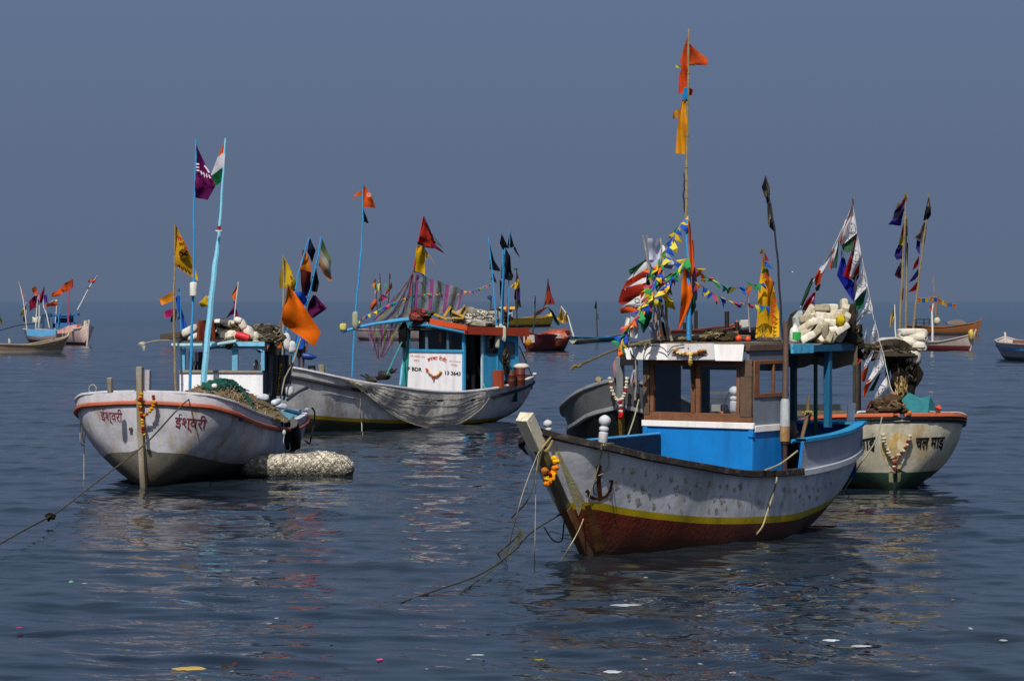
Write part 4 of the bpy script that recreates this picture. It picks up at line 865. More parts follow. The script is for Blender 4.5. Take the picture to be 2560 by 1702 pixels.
for x0, x1, m_ in ((880, 912, ab), (1268, 1310, ab), (1486, 1512, ab), (1050, 1066, ab)):
    mb = MB(); fa.box(mb, A0 - .02, A0 + .08, fx(apx(x1)), fx(apx(x0)), zs + .07, zt0); mb.build('window_post', m_, BA)
mb = MB(); fa.box(mb, A0 - .04, A0 + .06, yr - .03, yl + .03, zt0 - .02, zr); mb.build('roof_beam', ab, BA)
# scalloped valance under the beam
mb = MB(); n = 40
for i in range(n):
    y0_, y1_ = lerp(yl, yr, i / n), lerp(yl, yr, (i + 1) / n)
    h0, h1 = (.06 + .1 * abs(math.sin(k / n * 3 * math.pi)) ** .6 for k in (i, i + 1))
    if i > 12: mb.add([fa(A0 - .05, y0_, zt0), fa(A0 - .05, y1_, zt0), fa(A0 - .05, y1_, zt0 - .2 + h1), fa(A0 - .05, y0_, zt0 - .2 + h0)], [[0, 1, 2, 3]])
mb.build('scalloped_trim', ab, BA)
mb = MB(); mb.tube([fa.on_s(*ap(812, 190), A0 - .2), fa.on_s(*ap(1100, 190), A0 - .2)], .07, 8); mb.tube([fa.on_s(*ap(1090, 195), A0 - .3), fa.on_s(*ap(1300, 160), A0 - .3)], .06, 8); mb.build('cross_pipe', paint('8fb0bc', var=.15, chip='6e6658', chip_lo=.6), BA)
mb = MB(); fa.box(mb, A0 - .1, 10.6, yr - .1, yl + .1, zr, zr + .06); mb.build('roof', wood('4c473e', .6), BA)
mb = MB(); fa.box(mb, A0 - .14, A0 - .02, yr - .1, fx(apx(1100)), zr - .1, zr + .04); mb.build('roof_edge', paint('6fb0d0', var=.12, stain='2f4f5e', stain_lo=.55, stain_amt=.6, stain_scale=5), BA)
for k, (x, hexc, wd) in enumerate(((1545, '2a3036', .1), (1580, '1a1e22', .1), (1625, '30363c', .12), (1660, '20262c', .1), (1690, '383c40', .08))):
    b = fa.on_y(apx(x), apy(570), yr - .02 + k * .01); tp = fa.on_y(apx(x + 14), apy(265), yr - .02 + k * .01)
    MB().tube([b, tp], wd, 6).build('after_post', paint(hexc, var=.3), BA)
mb = MB(); fa.box(mb, 8.6, 10.4, yr + .2, yr + .25, 1.0, 3.7); mb.build('back_wall', adk, BA)
mb = MB(); fa.box(mb, 10.3, 10.36, yr + .1, fx(530), 1.0, 2.9); mb.build('back_wall', adk, BA) if False else None
for x0, x1 in ((940, 968), (985, 1000), (1010, 1040)):
    mb = MB(); fa.box(mb, 10.2, 10.3, fa.ya(apx(x1), 10.2), fa.ya(apx(x0), 10.2), 1.0, 3.7); mb.build('back_post', adk, BA)
mb = MB(); fa.box(mb, 10.0, 10.1, fa.ya(apx(1040), 10), fa.ya(apx(940), 10), 3.25, 3.4); mb.build('back_rail', adk, BA)
# steering gear seen through the window
mb = MB(); mb.tube([fa.on_s(*ap(1330, 415), 8.3), fa.on_s(*ap(1440, 380), 8.3)], .05, 6); mb.blob(fa.on_s(*ap(1282, 408), 8.2), (.14, .1, .09)); mb.tube([fa.on_s(*ap(1440, 385), 8.3), fa.on_s(*ap(1452, 300), 8.3)], .045, 6); mb.build('steering_gear', adk, BA)
mb = MB(); fa.box(mb, 9.5, 12.6, -1.5, 1.2, 1.1, 1.25); mb.build('after_hatch', paint('1d5f9c', var=.15), BA)
mb = MB(); mb.tube([fa.on_y(*ap(1650, 670), -1.6), fa.on_y(*ap(1790, 710), -1.6)], .07, 6); mb.build('thwart', paint('5ca4c8', var=.1), BA)
# masts
pole_thing('light blue pipe mast with red lamp topped by the Indian tricolour', [(509, 962), (518, 855), (527.5, 760), (537, 670), (544.5, 612), (549.5, 560), (556.5, 455), (563.5, 346)], 83.3, [.105, .1, .095, .09, .06, .045, .035, .028], 'lightblue', [
    ([(563, 350, 561, 352), (563, 380, 545, 391), (561, 416, 527, 440), (559, 450, 538, 466)], ['d8521c', 'cfcdd6', '0f5a34'], dict(amp=.07, fly=.2))], name='mast', cat='mast')
t = thing('mast_lamp', 'small red lamp on a white plate near the top of the blue mast', 'lamp', P(547, 582, 83)); p = P(547.5, 579, 83)
MB().lathe([(.12, 0), (.125, .02), (.12, .04)], p, n=12).build('plate', paint('d0d0d0'), t); MB().lathe([(.05, .04), (.055, .1), (.055, .16), (.05, .18)], p, n=10).build('lens', paint('8a1828', rough=.3), t)
pole_thing('thin blue pole with a purple flag and white float in front of the wheelhouse', [(475, 975), (479, 855), (482.5, 745), (485, 660), (484.5, 533), (488, 440), (490.6, 348)], 83.0, .05, 'blue', [
    ([(491, 362, 492, 363), (488, 400, 511, 404), (486, 440, 528, 440), (487, 470, 538, 467), (488, 494, 519, 501)], ['59104a', '59104a', '65144e', '4c0e44'], dict(amp=.06, fly=.2, marks=[('lettering', [[(490, 410), (498, 411)], [(490, 418), (498, 419)], [(491, 426), (499, 427)], [(502, 428), (506, 438), (504, 440), (509, 432), (512, 442), (516, 434), (518, 444), (522, 438), (526, 446)], [(511, 414), (517, 422), (523, 432)]], .05, 'c8b8cc')]))])
p = P(483.6, 723, 82.9)
mb = MB(); mb.lathe([(.06, -.23), (.115, -.2), (.12, 0), (.12, .18), (.1, .22), (.03, .23)], p, (.02, 0, 1), 14); tag(mb.build('foam_float', paint('cfcdc8', var=.08, stain='8a8780', stain_amt=.4, stain_scale=6), origin=p), 'white bottle shaped float skewered on the purple flag pole', 'float')
pole_thing('bamboo pole with a large yellow printed flag at the left wheelhouse corner', [(440, 990), (436, 870), (434.5, 760), (436.5, 660), (437, 557)], 83.7, .045, 'bamboo', [
    ([(437, 560, 438, 561), (437, 600, 460, 602), (438, 640, 479, 640), (440, 664, 490, 678), (442, 667, 495, 703)], ['b8881a'], dict(amp=.05, fly=.15, marks=[
        ('emblem', [[(459 + r * math.cos(a), 634 + r * math.sin(a) * .95) for a in [k * .5 for k in range(14)]] for r in (11, 8, 5, 2.5)] + [[(449, 630), (470, 640)], [(452, 642), (468, 628)]], .04, '5a3c14'),
        ('lettering', [[(443, 588), (447, 596), (445, 600)], [(449, 592), (453, 602), (455, 596)], [(457, 604), (461, 612), (463, 606)], [(463, 613), (467, 621)]], .05, '9a2a18'),
        ('lettering', [[(446, 662), (450, 670), (449, 662)], [(453, 668), (457, 676), (460, 668)], [(462, 672), (466, 681), (469, 673)], [(471, 677), (476, 687), (478, 680)]], .06, '3a2a14')]))])
# roof heap
ac = lambda x, y: (360 + x / 4.612, 660 + y / 4.612)
GA = 'white floats heaped on the left boat roof'
for k, (x, y, rx, rz, a) in enumerate([(960, 680, 48, 34, .2), (1090, 650, 40, 30, .3), (1180, 750, 45, 40, .4), (1150, 880, 50, 34, .2), (1250, 890, 46, 30, .3), (480, 830, 60, 34, -.4), (880, 660, 55, 22, 0), (1010, 690, 42, 34, .5), (1135, 700, 38, 55, -.5), (890, 780, 50, 32, .3), (925, 825, 40, 40, .2), (1010, 810, 48, 38, 0), (1040, 860, 45, 38, .4), (1000, 850, 40, 36, 1), (1215, 800, 48, 60, -.4), (1280, 830, 40, 40, 1), (1345, 920, 85, 26, .25), (1070, 830, 40, 34, 0.6), (960, 790, 36, 30, .2), (520, 770, 90, 40, -.5), (570, 840, 60, 34, -.3), (545, 870, 45, 30, 0)]):
    p = P(*ac(x, y), 84.6 + RND.uniform(-.2, .2)); sc = 84.6 / F / 4.612
    foam_float('dirty white float in the heap on the left boat roof', p, (rx * sc * 1.2, .2, rz * sc * 1.2), Matrix.Rotation(a, 3, 'Y') @ rotz(RND.uniform(-.3, .3)), RND.choice(['d0ccc2', 'bdb8ac', 'c9c0ae']), GA, .6)
p = P(*ac(720, 790), 84.4); sc = 84.4 / F / 4.612
mb = MB(); mb.grid([[p + Vector(((-90 + 180 * i / 8) * sc * (1 + .25 * j / 6), -.05 - .1 * math.sin(i * 1.1 + j * .2) - .05 * j / 6, (140 - 260 * j / 6) * sc + (10 if i in (0, 8) else 0) * sc)) for i in range(9)] for j in range(7)]); mb.grid([[p + Vector(((-90 + 180 * i / 8) * sc, .4 * j - .06, 140 * sc)) for i in range(9)] for j in range(2)])
tag(mb.build('tarpaulin', cloth('6e3626', .2), origin=p), 'rust brown cloth draped over gear on the left boat roof', 'cloth')
p = P(*ac(800, 800), 84.7); tag(MB().blob(p, (40 * sc, .2, 95 * sc), None, .9, .3).build('sack', cloth('7a3f2c', .2), origin=p), 'reddish sack beside the rust brown cloth', 'sack')
p = P(*ac(1135, 835), 84.3); tag(MB().lathe([(.07, -.22), (.13, -.22), (.14, .0), (.11, .22), (.05, .24)], p, (-.9, 0, .3), 14).build('bucket', paint('b81c2c', var=.1, rough=.45), origin=p), 'red plastic bucket lying on the left boat roof', 'bucket')
tangle('net_bundle', 'black netting bundled on the left boat roof', P(*ac(900, 740), 85), (.42, .3, .3), 70, .014, ['1c1c1e', '2c2c2a', '3a382f'], 'net', body='17181a', seed=21)
tangle('net_bundle', 'pale brown netting tangled among the roof floats', P(*ac(1080, 730), 84.7), (.28, .25, .2), 70, .012, ['8f8468', '6c6450', 'a39a80'], 'net', body='5a5240', seed=22)
tangle('net_bundle', 'brown rope bundle hanging over the roof edge', P(*ac(1000, 910), 84.0), (.3, .15, .17), 70, .012, ['6c6450', '857a60', '4c4638'], 'rope', body='4a4436', seed=23)
tangle('net_bundle', 'grey and black netting slumped at the right of the left boat roof', P(*ac(1380, 850), 85.2), (.65, .4, .45), 90, .014, ['6e685c', '4c4840', '8a8270', '26262a'], 'net', body='4a463c', seed=24)
p = P(*ac(1255, 950), 84.1); tag(MB().tube([P(*ac(1075, 930), 84.1), p, P(*ac(1430, 975), 84.1)], .09, 8).build('pipe_fender', paint('a0583e', var=.2, chip='c09a80', chip_lo=.62), origin=p), 'spare red pipe fender lying along the left boat roof edge', 'fender')
p = P(*ac(370, 820), 84.5); mb = MB(); mb.box(p, (1.0, .3, .22), Matrix.Rotation(-.15, 3, 'Y')); tag(mb.build('plank_box', wood('4a423a', .5), origin=p, bevel=.02), 'dark wooden trough at the left end of the roof', 'trough')
q = [P(*ac(300, 882), 84), P(*ac(150, 885), 83.8), P(*ac(10, 915), 83.6)]; tag(MB().tube(smooth_path(q, 4), .028, 6).build('boathook', wood('8a857a', .3), origin=q[0]), 'thin pole with a frayed white end sticking out left', 'boathook')
p = q[2]; mb = MB(); mb.blob(p + Vector((-.08, 0, -.02)), (.12, .06, .07), None, 1, .5); mb.blob(p + Vector((-.02, 0, -.12)), (.06, .05, .1), None, 1, .5); tag(mb.build('rag', cloth('b8b4a8'), origin=p), 'white rag tied on the end of the thin pole', 'rag')
# net heap on the foredeck and the part hung over the side
an = lambda x, y: (160 + x / 3.016, 800 + y / 3.016)
mbt = thing('fishing_net', 'large heap of brown fishing net with a green patch on the foredeck', 'net', fa(5, -1.0, 1.2))
mb = MB(); rows = []
top = [(860, 578), (920, 540), (1000, 500), (1090, 470), (1190, 448), (1270, 470), (1340, 520), (1420, 560), (1500, 600), (1580, 650), (1640, 700), (1690, 745)]
bot = [(860, 585), (920, 590), (1000, 605), (1090, 622), (1190, 640), (1270, 665), (1340, 685), (1420, 705), (1500, 728), (1580, 750), (1640, 765), (1690, 770)]
for j in range(12):
    t = j / 11; row = []
    for i in range(45):
        w = i / 44 * 11; k = min(10, int(w)); f = w - k
        u0, v0 = lerp(top[k][0], top[k + 1][0], f), lerp(top[k][1], top[k + 1][1], f); u1, v1 = lerp(bot[k][0], bot[k + 1][0], f), lerp(bot[k][1], bot[k + 1][1], f)
        x, y = lerp(u0, u1, t), lerp(v0, v1, t); dd = lerp(lerp(81.6, 82.4, i / 44), lerp(78.6, 81.2, i / 44), math.sin(t * 1.57))
        nz = noise.noise(Vector((i * .35, j * .6, 3))) + .5 * noise.noise(Vector((i * .9, j * 1.3, 8)))
        row.append(P(*an(x, y + nz * 9 * (1 if 0 < j else .4)), dd - nz * .15))
    rows.append(row)
def netpaint(hexc, dark): return paint(hexc, rough=.95, var=.35, scale=5, stain=dark, stain_lo=.5, stain_amt=.7, stain_scale=5, stretch=(1, 1, 1), bump=.08, bump_scale=14, spec=.05)
mb.grid(rows); netb = mb.bvh(); heapo = mb.build('heap', netpaint('75664f', '3a3228'), mbt)
mb = MB(); rg = random.Random(6)
for k in range(230):
    x, y = rg.uniform(900, 1660), rg.uniform(480, 760); pts = []; a = rg.uniform(0, 6.28)
    for j in range(5):
        h_, n_ = hit(netb, *an(x, y), rg.uniform(.0, .07)); 
        if h_ is not None: pts.append(h_)
        a += rg.uniform(-.9, .9); x += math.cos(a) * 22; y += math.sin(a) * 12
    if len(pts) > 2: mb.tube(smooth_path(pts, 3), rg.uniform(.008, .018), 4, rg.randrange(4), False)
mb.build('strands', [paint(h, rough=.95, var=.3, bump=0, spec=.05) for h in ('80715a', '4c4236', '94866c', '6c5e4a')], mbt)
mb = MB()
for k in range(170):
    x = rg.uniform(1040, 1330); y = 452 + abs(x - 1190) * .18 + rg.uniform(-4, 58) ; a = rg.uniform(-.3, .6); pts = []
    for j in range(5):
        h_, n_ = hit(netb, *an(x, y), rg.uniform(.02, .09))
        if h_ is not None: pts.append(h_)
        a += rg.uniform(-.6, .6); x += math.cos(a) * 20; y += math.sin(a) * 9
    if len(pts) > 2: mb.tube(smooth_path(pts, 3), rg.uniform(.015, .035), 4, rg.randrange(2), False)
for x0, y0 in ((1280, 480), (1330, 520), (1300, 500), (1345, 560)):
    pts = [hit(netb, *an(x0 + 18 * j, y0 + 24 * j), .05)[0] for j in range(6)]; pts = [p for p in pts if p is not None]
    if len(pts) > 2: mb.tube(smooth_path(pts, 3), .04, 5, 0, False)
mb.build('green_netting', [netpaint('1e4640', '0e2422'), netpaint('2a5a50', '12302c')], mbt)
mb = MB(); mb.grid([[hit(hullA, *an(lerp(1625, 1740, i / 8) + j * 4, lerp(735, 985, j / 12) - (i - 4) ** 2 * .6), .05 + .05 * math.sin(i * 1.9 + j * .4))[0] or fa.on_y(*an(lerp(1625, 1740, i / 8), lerp(735, 985, j / 12)), -2.5) for i in range(9)] for j in range(13)])
mb.build('hanging_net', netpaint('16282a', '0a1414'), mbt)
p = P(*an(1135, 497), 78.5); tag(MB().blob(p, (.09, .09, .08)).build('net_float', paint('d4d2cc'), origin=p), 'single small white float on the green part of the foredeck net', 'float')
garland('marigold garland looped round the stem post of the left boat', [fa.on_s(*ap(x, y), -.62) for x, y in ((580, 560), (572, 620), (578, 680), (590, 725), (630, 705), (660, 670), (682, 620), (672, 575))], ['c88a10', 'a8280e', 'd8a81c', '8a1c10', 'd8861c'], .06, .085)
garland('tail of red and yellow marigolds hanging down the left boat stem', [fa.on_s(*ap(x, y), -.62) for x, y in ((590, 730), (592, 790), (598, 840), (603, 870))], ['7a1410', 'c88a10', '9a1c10', 'd8a81c'], .055, .075)
# ropes
rope('mooring_rope', 'long mooring rope slanting from the left boat bow down to the left edge', [fa.on_y(*ap(985, 560), -.8), fa.on_y(*ap(860, 670), -1.9)] + [P(*ap(x, y), d) for x, y, d in ((600, 945, 74.3), (200, 1255, 68), (-40, 1440, 64))] + [P(60, 1325, 57), P(-60, 1392, 53), P(-260, 1500, 46)], .022, '4e4a42', n=8)
p = P(125, 1292, 62.3); tangle('rope_knot', 'dark knot of weed on the long mooring rope', p, (.12, .1, .09), 26, .014, ['1e1c18', '2e2a22'], 'knot', body='1a1814', seed=31)
for k, (lab, L) in enumerate((('loop of pale rope hanging over the left bow', [(185, 565), (150, 640), (125, 760), (122, 900), (138, 945), (158, 900), (160, 780), (172, 640), (180, 560)]), ('second pale rope hanging beside the loop at the left bow', [(170, 560), (140, 620), (150, 760), (140, 860), (150, 960), (150, 1200)]), ('dark line hanging off the stern quarter of the left boat', [(1870, 660), (1890, 700), (1880, 800), (1860, 900), (1850, 930), (1820, 910)]))):
    rope('rope', lab, [fa.on_y(*ap(x, y), 2.45 if k < 2 else -2.0) for x, y in L], .016 if k < 2 else .03, 'a09a88' if k < 2 else '1e2022')
rope('rope', 'thin pale line trailing from the hung net to the float', [fa.on_y(*ap(x, y), -2.75) for x, y in ((1655, 740), (1660, 850), (1655, 930), (1680, 985), (1705, 970), (1700, 930))], .012, 'b0b0a0')
p = fa.on_y(*ap(1660, 848), -2.75); tag(MB().blob(p, (.06, .06, .09)).build('net_float', paint('a8b0a8'), origin=p), 'tiny pale float on the line below the hung net', 'float')
mb = MB(); q = [hit(hullA, *ap(x, y), .12)[0] or fa.on_y(*ap(x, y), -2.5) for x, y in ((1690, 775), (1710, 850), (1735, 950))]; tag(MB().tube(q, [.2, .22, .1], 9).build('tyre_fender', paint('2c2a2c', var=.3, bump=.02), origin=q[0]), 'black rubber fender hanging at the quarter beside the net', 'fender')
# the big float alongside
def big_float():
    c = W(742, 1192); c.z = .28; mb = MB(); rg = random.Random(8); rows = []; L_ = 1.78; R_ = .46
    for i in range(70):
        t = -1 + 2 * i / 69; x = t * L_; e = (1 - abs(t) ** 5) ** .5 if abs(t) < 1 else 0; row = []
        for k in range(36):
            a = 2 * math.pi * k / 36; nzv = noise.noise(Vector((x * 7, math.cos(a) * 4.5, math.sin(a) * 4.5))) * .04 + noise.noise(Vector((x * 17, math.cos(a) * 10, math.sin(a) * 10))) * .03 + .05 * noise.noise(Vector((x * 1.5, 5, a)))
            r = R_ * max(.02, e) * (1 + .06 * math.sin(x * 1.7)) + nzv * (e > .1); row.append(c + Vector((x, math.cos(a) * r * 1.05, math.sin(a) * r)))
        rows.append(row)
    mb.grid(rows, 0, True)
    t = thing('net_sack_float', 'long sausage float of foam chunks in black net beside the left boat', 'float', c)
    m, nt, b, out = _nt('foam_chunks')
    tc = _N(nt, 'ShaderNodeTexCoord'); vo = _N(nt, 'ShaderNodeTexVoronoi'); vo.inputs['Scale'].default_value = 15; nt.links.new(tc.outputs['Object'], vo.inputs[0])
    vd = _N(nt, 'ShaderNodeTexVoronoi', feature='DISTANCE_TO_EDGE'); vd.inputs['Scale'].default_value = 15; nt.links.new(tc.outputs['Object'], vd.inputs[0])
    g = _N(nt, 'ShaderNodeSeparateColor'); nt.links.new(vo.outputs['Color'], g.inputs[0])
    col = _mix(nt, g.outputs[0], lin('726c5e'), lin('d8d2c2')); col = _mix(nt, _ramp(nt, vd.outputs[0], .0, .09, .9, 0), col, lin('35312a'))
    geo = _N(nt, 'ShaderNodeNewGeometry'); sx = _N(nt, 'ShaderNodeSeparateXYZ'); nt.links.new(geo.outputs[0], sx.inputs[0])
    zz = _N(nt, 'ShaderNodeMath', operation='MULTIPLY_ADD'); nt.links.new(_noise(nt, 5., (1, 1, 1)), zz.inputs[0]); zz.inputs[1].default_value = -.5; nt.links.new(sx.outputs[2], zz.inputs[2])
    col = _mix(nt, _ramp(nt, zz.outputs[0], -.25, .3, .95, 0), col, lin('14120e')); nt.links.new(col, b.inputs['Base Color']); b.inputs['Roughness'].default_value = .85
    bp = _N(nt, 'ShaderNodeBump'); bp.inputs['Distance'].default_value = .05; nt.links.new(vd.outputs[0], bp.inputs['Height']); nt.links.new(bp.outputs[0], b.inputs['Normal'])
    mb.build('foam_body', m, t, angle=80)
    mb = MB(); 
    for k in range(15):
        for s_ in (-1, 1):
            pts = []; x0 = -L_ + 2 * L_ * k / 15 + RND.uniform(-.06, .06)
            for j in range(14):
                a = .2 + j / 13 * 2.9; x = x0 + s_ * j * .09
                if abs(x) < L_ * .985: e = (1 - abs(x / L_) ** 5) ** .5; r = R_ * e * (1 + .06 * math.sin(x * 1.7)) + .03; pts.append(c + Vector((x, -math.sin(a) * r * 1.05 if False else -abs(math.sin(a * .9)) * r * 1.05, math.cos(a) * r)))
            if len(pts) > 2: mb.tube(pts, .005, 4, 0, False)
    mb.build('netting', paint('24241f', rough=.9), t)
big_float()
# ------------------------------------------------------------------ right side of the left boat: floats, flags, poles
GFB = 'flags on poles at the right of the left boat'
D2 = 86.5
pole_thing('slim pole with a yellow printed flag behind the big orange flag', [(706, 900), (709, 725), (708, 636)], D2 + .6, .035, 'grey', [([(708, 640, 709, 642), (708, 672, 728, 674), (709, 703, 741, 704), (709, 718, 737, 734)], ['b89820'], dict(amp=.05, marks=[('lettering', [[(726, 690), (731, 700)], [(729, 705), (735, 712)]], .05, '6e3a14')])), ([(708, 650, 706, 652), (708, 690, 698, 700), (708, 722, 697, 716)], ['a08018'], dict(amp=.04))])
pole_thing('brown pole with the largest plain orange flag on the left boat', [(684, 900), (693, 850), (701.5, 807), (711, 760), (720, 711)], D2 - .5, .04, 'brown', [([(720.5, 713, 722, 713), (716, 738, 741, 739), (710, 768, 766, 775), (704, 798, 803, 831), (709, 812, 787, 867)], ['cc5f0c'], dict(amp=.12, fly=.5, ns=14, nm=5))])
pole_thing('blue leaning pole with navy, orange and maroon flags', [(697, 985), (718, 830), (739, 725), (748, 677), (774.5, 592)], D2 + .8, .045, 'blue', [([(774, 595, 775, 596), (770, 618, 790, 625), (768, 630, 781, 656)], ['1c2036'], dict(amp=.05)), ([(757, 625, 765, 625), (750, 660, 774, 655), (749, 674, 778, 680)], ['b4661c'], dict(amp=.06)), ([(751, 674, 778, 680), (752, 705, 777, 712), (756, 738, 768, 740)], ['4a1a14', '36122a'], dict(amp=.06)), ([(741, 728, 762, 731), (740, 745, 768, 752), (745, 760, 764, 762)], ['1450b0'], dict(amp=.09, dz=-.2))])
pole_thing('blue leaning pole with a faded green, white and orange flag', [(709, 1000), (740, 870), (765, 764), (791, 660), (803.5, 590)], D2 + 1.2, .045, 'blue', [([(805, 596, 828, 650), (802, 622, 827, 668), (799, 640, 828, 690), (796, 660, 833, 700), (797, 664, 820, 703)], ['5b6a4c', '8f8d86', '9c7a5c', '9c7050'], dict(amp=.06, ns=12)), ([(789, 670, 792, 674), (782, 700, 798, 708), (778, 727, 792, 731)], ['14161c'], dict(amp=.05)), ([(783, 737, 789, 739), (772, 757, 800, 757), (768, 775, 818, 771), (777, 795, 783, 794)], ['2a1c32', '3c1034', '4c1240'], dict(amp=.08, fly=.3)), ([(788, 739, 796, 745), (800, 757, 818, 770), (800, 762, 816, 774)], ['7a1458'], dict(amp=.03, dz=-.15))])
for k, (u, v, rx, rz, lab) in enumerate(((716, 855, .17, .3, 'upper white float bag hung beside the person on the left boat'), (729, 868, .14, .22, 'lower white float bag hung beside the blue pole'), (722, 976, .2, .22, 'white bag float tied at the after corner of the left boat'))):
    p = P(u, v, D2 - .3); t = foam_float(lab, p, (rx, .15, rz), rnd_rot(.15), 'b9bcc0', None, .8)
rope('rope', 'cord from which the white float bags hang', [P(712, 800, D2), P(716, 840, D2 - .3), P(735, 890, D2), P(722, 960, D2)], .012, '8f8f88')
q = [P(700, 1000, D2 - 1), P(712, 945, D2 - .8), P(735, 900, D2 - .6), P(752, 845, D2 - .4)]
tag(MB().tube(q, .03, 6).build('boathook', wood('8a8478', .3), origin=q[0]), 'grey pole leaning over the quarter of the left boat under the orange flag', 'boathook')
garland('thin marigold garland wound down a dark post of the left boat', [P(702, 912, D2 - .7), P(698, 940, D2 - .7), P(696, 965, D2 - .7), P(693, 985, D2 - .7)], ['c88a10', 'd8a81c'], .04, .06)
q = [P(718, 1000, 85.2), P(745, 980, 85.6), P(769, 968, 86)]
tag(MB().tube(q, [.05, .045, .06], 7).build('outboard_tiller', paint('23262c'), origin=q[0]), 'black bar sticking up over the stern quarter of the left boat', 'bar')
for x, y, lab in ((1500, 580, 'small white float on the rail just behind the brown net'), (1600, 620, 'blue and white float on the after rail of the left boat'), (1640, 650, 'white lump float beside the blue thwart')):
    p = fa.on_y(*ap(x, y), -2.1); foam_float(lab, p, (.2, .12, .1), rnd_rot(.2), 'b4bcc8', None, .7)
# flags of a small boat lying hidden behind the left boat
pole_thing('thin pole with a saffron flag above the magenta pennant', [(434, 850), (437, 790), (438, 724)], 331, .075, 'grey', [([(438, 726, 399, 746), (438, 749, 404, 763)], ['d88420'], dict(fly=.5, amp=0.22)), ([(433, 772, 412, 777), (433, 792, 410, 793)], ['b01c60'], dict(fly=.5, amp=0.18)), ([(436, 770, 442, 774), (428, 790, 440, 800), (426, 804, 434, 806)], ['16305e'], dict(fly=.5, amp=0.18))])
pole_thing('pole with a long hanging blue cloth and tiny red pennant', [(454, 860), (452, 790), (450, 714)], 331.5, .085, 'blue', [([(438, 742, 451, 738), (444, 775, 454, 770), (452, 800, 462, 795), (455, 825, 467, 820)], ['2456b0'], dict(fly=.5, amp=0.27)), ([(450, 715, 450, 716), (445, 728, 451, 731)], ['8a1c4a'], dict(fly=.5, amp=0.09)), ([(446, 790, 451, 790), (445, 800, 450, 798)], ['7a1c38'], dict(fly=.5, amp=0.09))])
pole_thing('dark pole with a yellow and white pennant beyond the blue mast', [(514, 860), (518, 790), (528, 735)], 333, .085, 'dark', [([(527, 738, 512, 744), (526, 746, 494, 757)], ['b0a8a0'], dict(fly=.5, amp=0.18)), ([(527, 738, 514, 740), (526, 762, 500, 756), (524, 764, 501, 768)], ['b8981c'], dict(fly=.5, amp=0.22, dz=-.2))])
pole_thing('pole with an orange pennant over a split magenta cloth', [(583, 830), (588, 770), (596, 704)], 332, .085, 'white', [([(596, 706, 596, 707), (579, 738, 595, 732), (585, 752, 588, 750)], ['c85a18'], dict(fly=.5, amp=0.14)), ([(584, 754, 588, 754), (583, 768, 589, 768), (572, 784, 592, 782), (562, 800, 574, 788)], ['84205c'], dict(fly=.5, amp=0.14)), ([(585, 768, 590, 770), (588, 790, 596, 788), (591, 806, 597, 802)], ['8a2262'], dict(fly=.5, amp=0.11))])
# ------------------------------------------------------------------ the middle boat: white wheelhouse front, orange roof edge
fb = Frame(716, 1079, 50)
TB = [(-1.5, .1, 2.85, 2.75, 1), (-1.1, .75, 2.74, 1.9, .75), (-.4, 1.3, 2.6, .5, .75), (0, 1.55, 2.5, 0, .75), (1, 1.95, 2.27, -.4, .5), (3.3, 2.2, 1.9, -.5, .22), (8.4, 2.25, 1.47, -.55, .12), (10.3, 2.2, 1.53, -.5, .2), (12.7, 1.9, 1.76, -.1, .4), (14.4, 1.35, 1.98, .3, .5), (15.2, .8, 2.08, .8, .5)]
hb = Hull(fb, TB)
BB = thing('fishing_boat', 'white fishing boat with orange roof edge and grey net draped over its side', 'boat', fb(6, 0, 0))
b_white = paint('b6b7bc', var=.1, stain='7a6a50', stain_lo=.53, stain_amt=.6, stain_scale=1.7, stretch=(1, 1, .25), chip='c6c7c8', chip_lo=.70, bump=.014, bump_scale=7, smudge=('707278', .6, (1, 1, 1.6), .5))
b_boot = paint('34342c', var=.3, grime=.9, bump=.02)
b_yel = paint('8a7414', var=.15)
byl = lambda a: pch([-1.5, 0, 3, 7, 10, 13, 15], [1.0, .62, .33, .14, .08, .1, .9], a)
byh = lambda a: byl(a) + .15
bst = lambda a: hb.zg(a) - .34
mb = hb.skin([byl, byh, bst], 5, 60); hullB = mb.bvh(); mb.build('hull', [b_boot, b_yel, b_white, paint('b9b9bc', var=.06, stain='8a8680', stain_amt=.4, stain_scale=2)], BB, angle=60)
hb.inner(.7, .16).build('deck', [paint('4c3634', var=.25), wood('3c3632', .6)], BB)
mb = MB(); hb.rail(mb, .01, .1, .04, inset=.03); mb.build('gunwale_rail', paint('c2c1c4', var=.06, stain='8a867e', stain_amt=.5, stain_scale=3), BB, bevel=.012)
mb = MB(); hb.rail(mb, -.02, .06, .06, zf=bst, out=.05); mb.build('rub_rail', paint('26262a', rough=.7, var=.2, chip='4f4f50', chip_lo=.68), BB, bevel=.02)
bp_ = lambda x, y: (720 + x / 3.469, 780 + y / 3.469)
mb = MB(); ribbon(mb, hullB, [bp_(285, 680), bp_(400, 700), bp_(520, 728), bp_(610, 748)], [.04, .09, .07, .04], .05); mb.build('bow_moulding', paint('c8c8ca'), BB)
B0 = 9.1
by = lambda x: fb.ya(720 + x / 3.469, B0)
bz = lambda x, y: fb.za(*bp_(x, y), B0)
yl, yr = by(1000), by(1528)
blue = paint('2c86b4', var=.08, rough=.5, chip='1c5a7c', chip_lo=.72); dkb = paint('0f3a52', var=.2)
zs, ztp, zrf = bz(1300, 345), bz(1300, 140), bz(1400, 100)
zs = bz(1290, 350); ztp = bz(1290, 165)
mb = MB(); fb.box(mb, B0, B0 + .06, yr, yl, .9, zs); bfr = mb.bvh(); mb.build('front_panel', paint('d8d8de', var=.03, stain='a8a6a0', stain_amt=.3, stain_scale=2), BB)
mb = MB(); fb.box(mb, B0 - .05, B0 + .06, yr, yl, zs, zs + .13); mb.build('sill', blue, BB, bevel=.01)
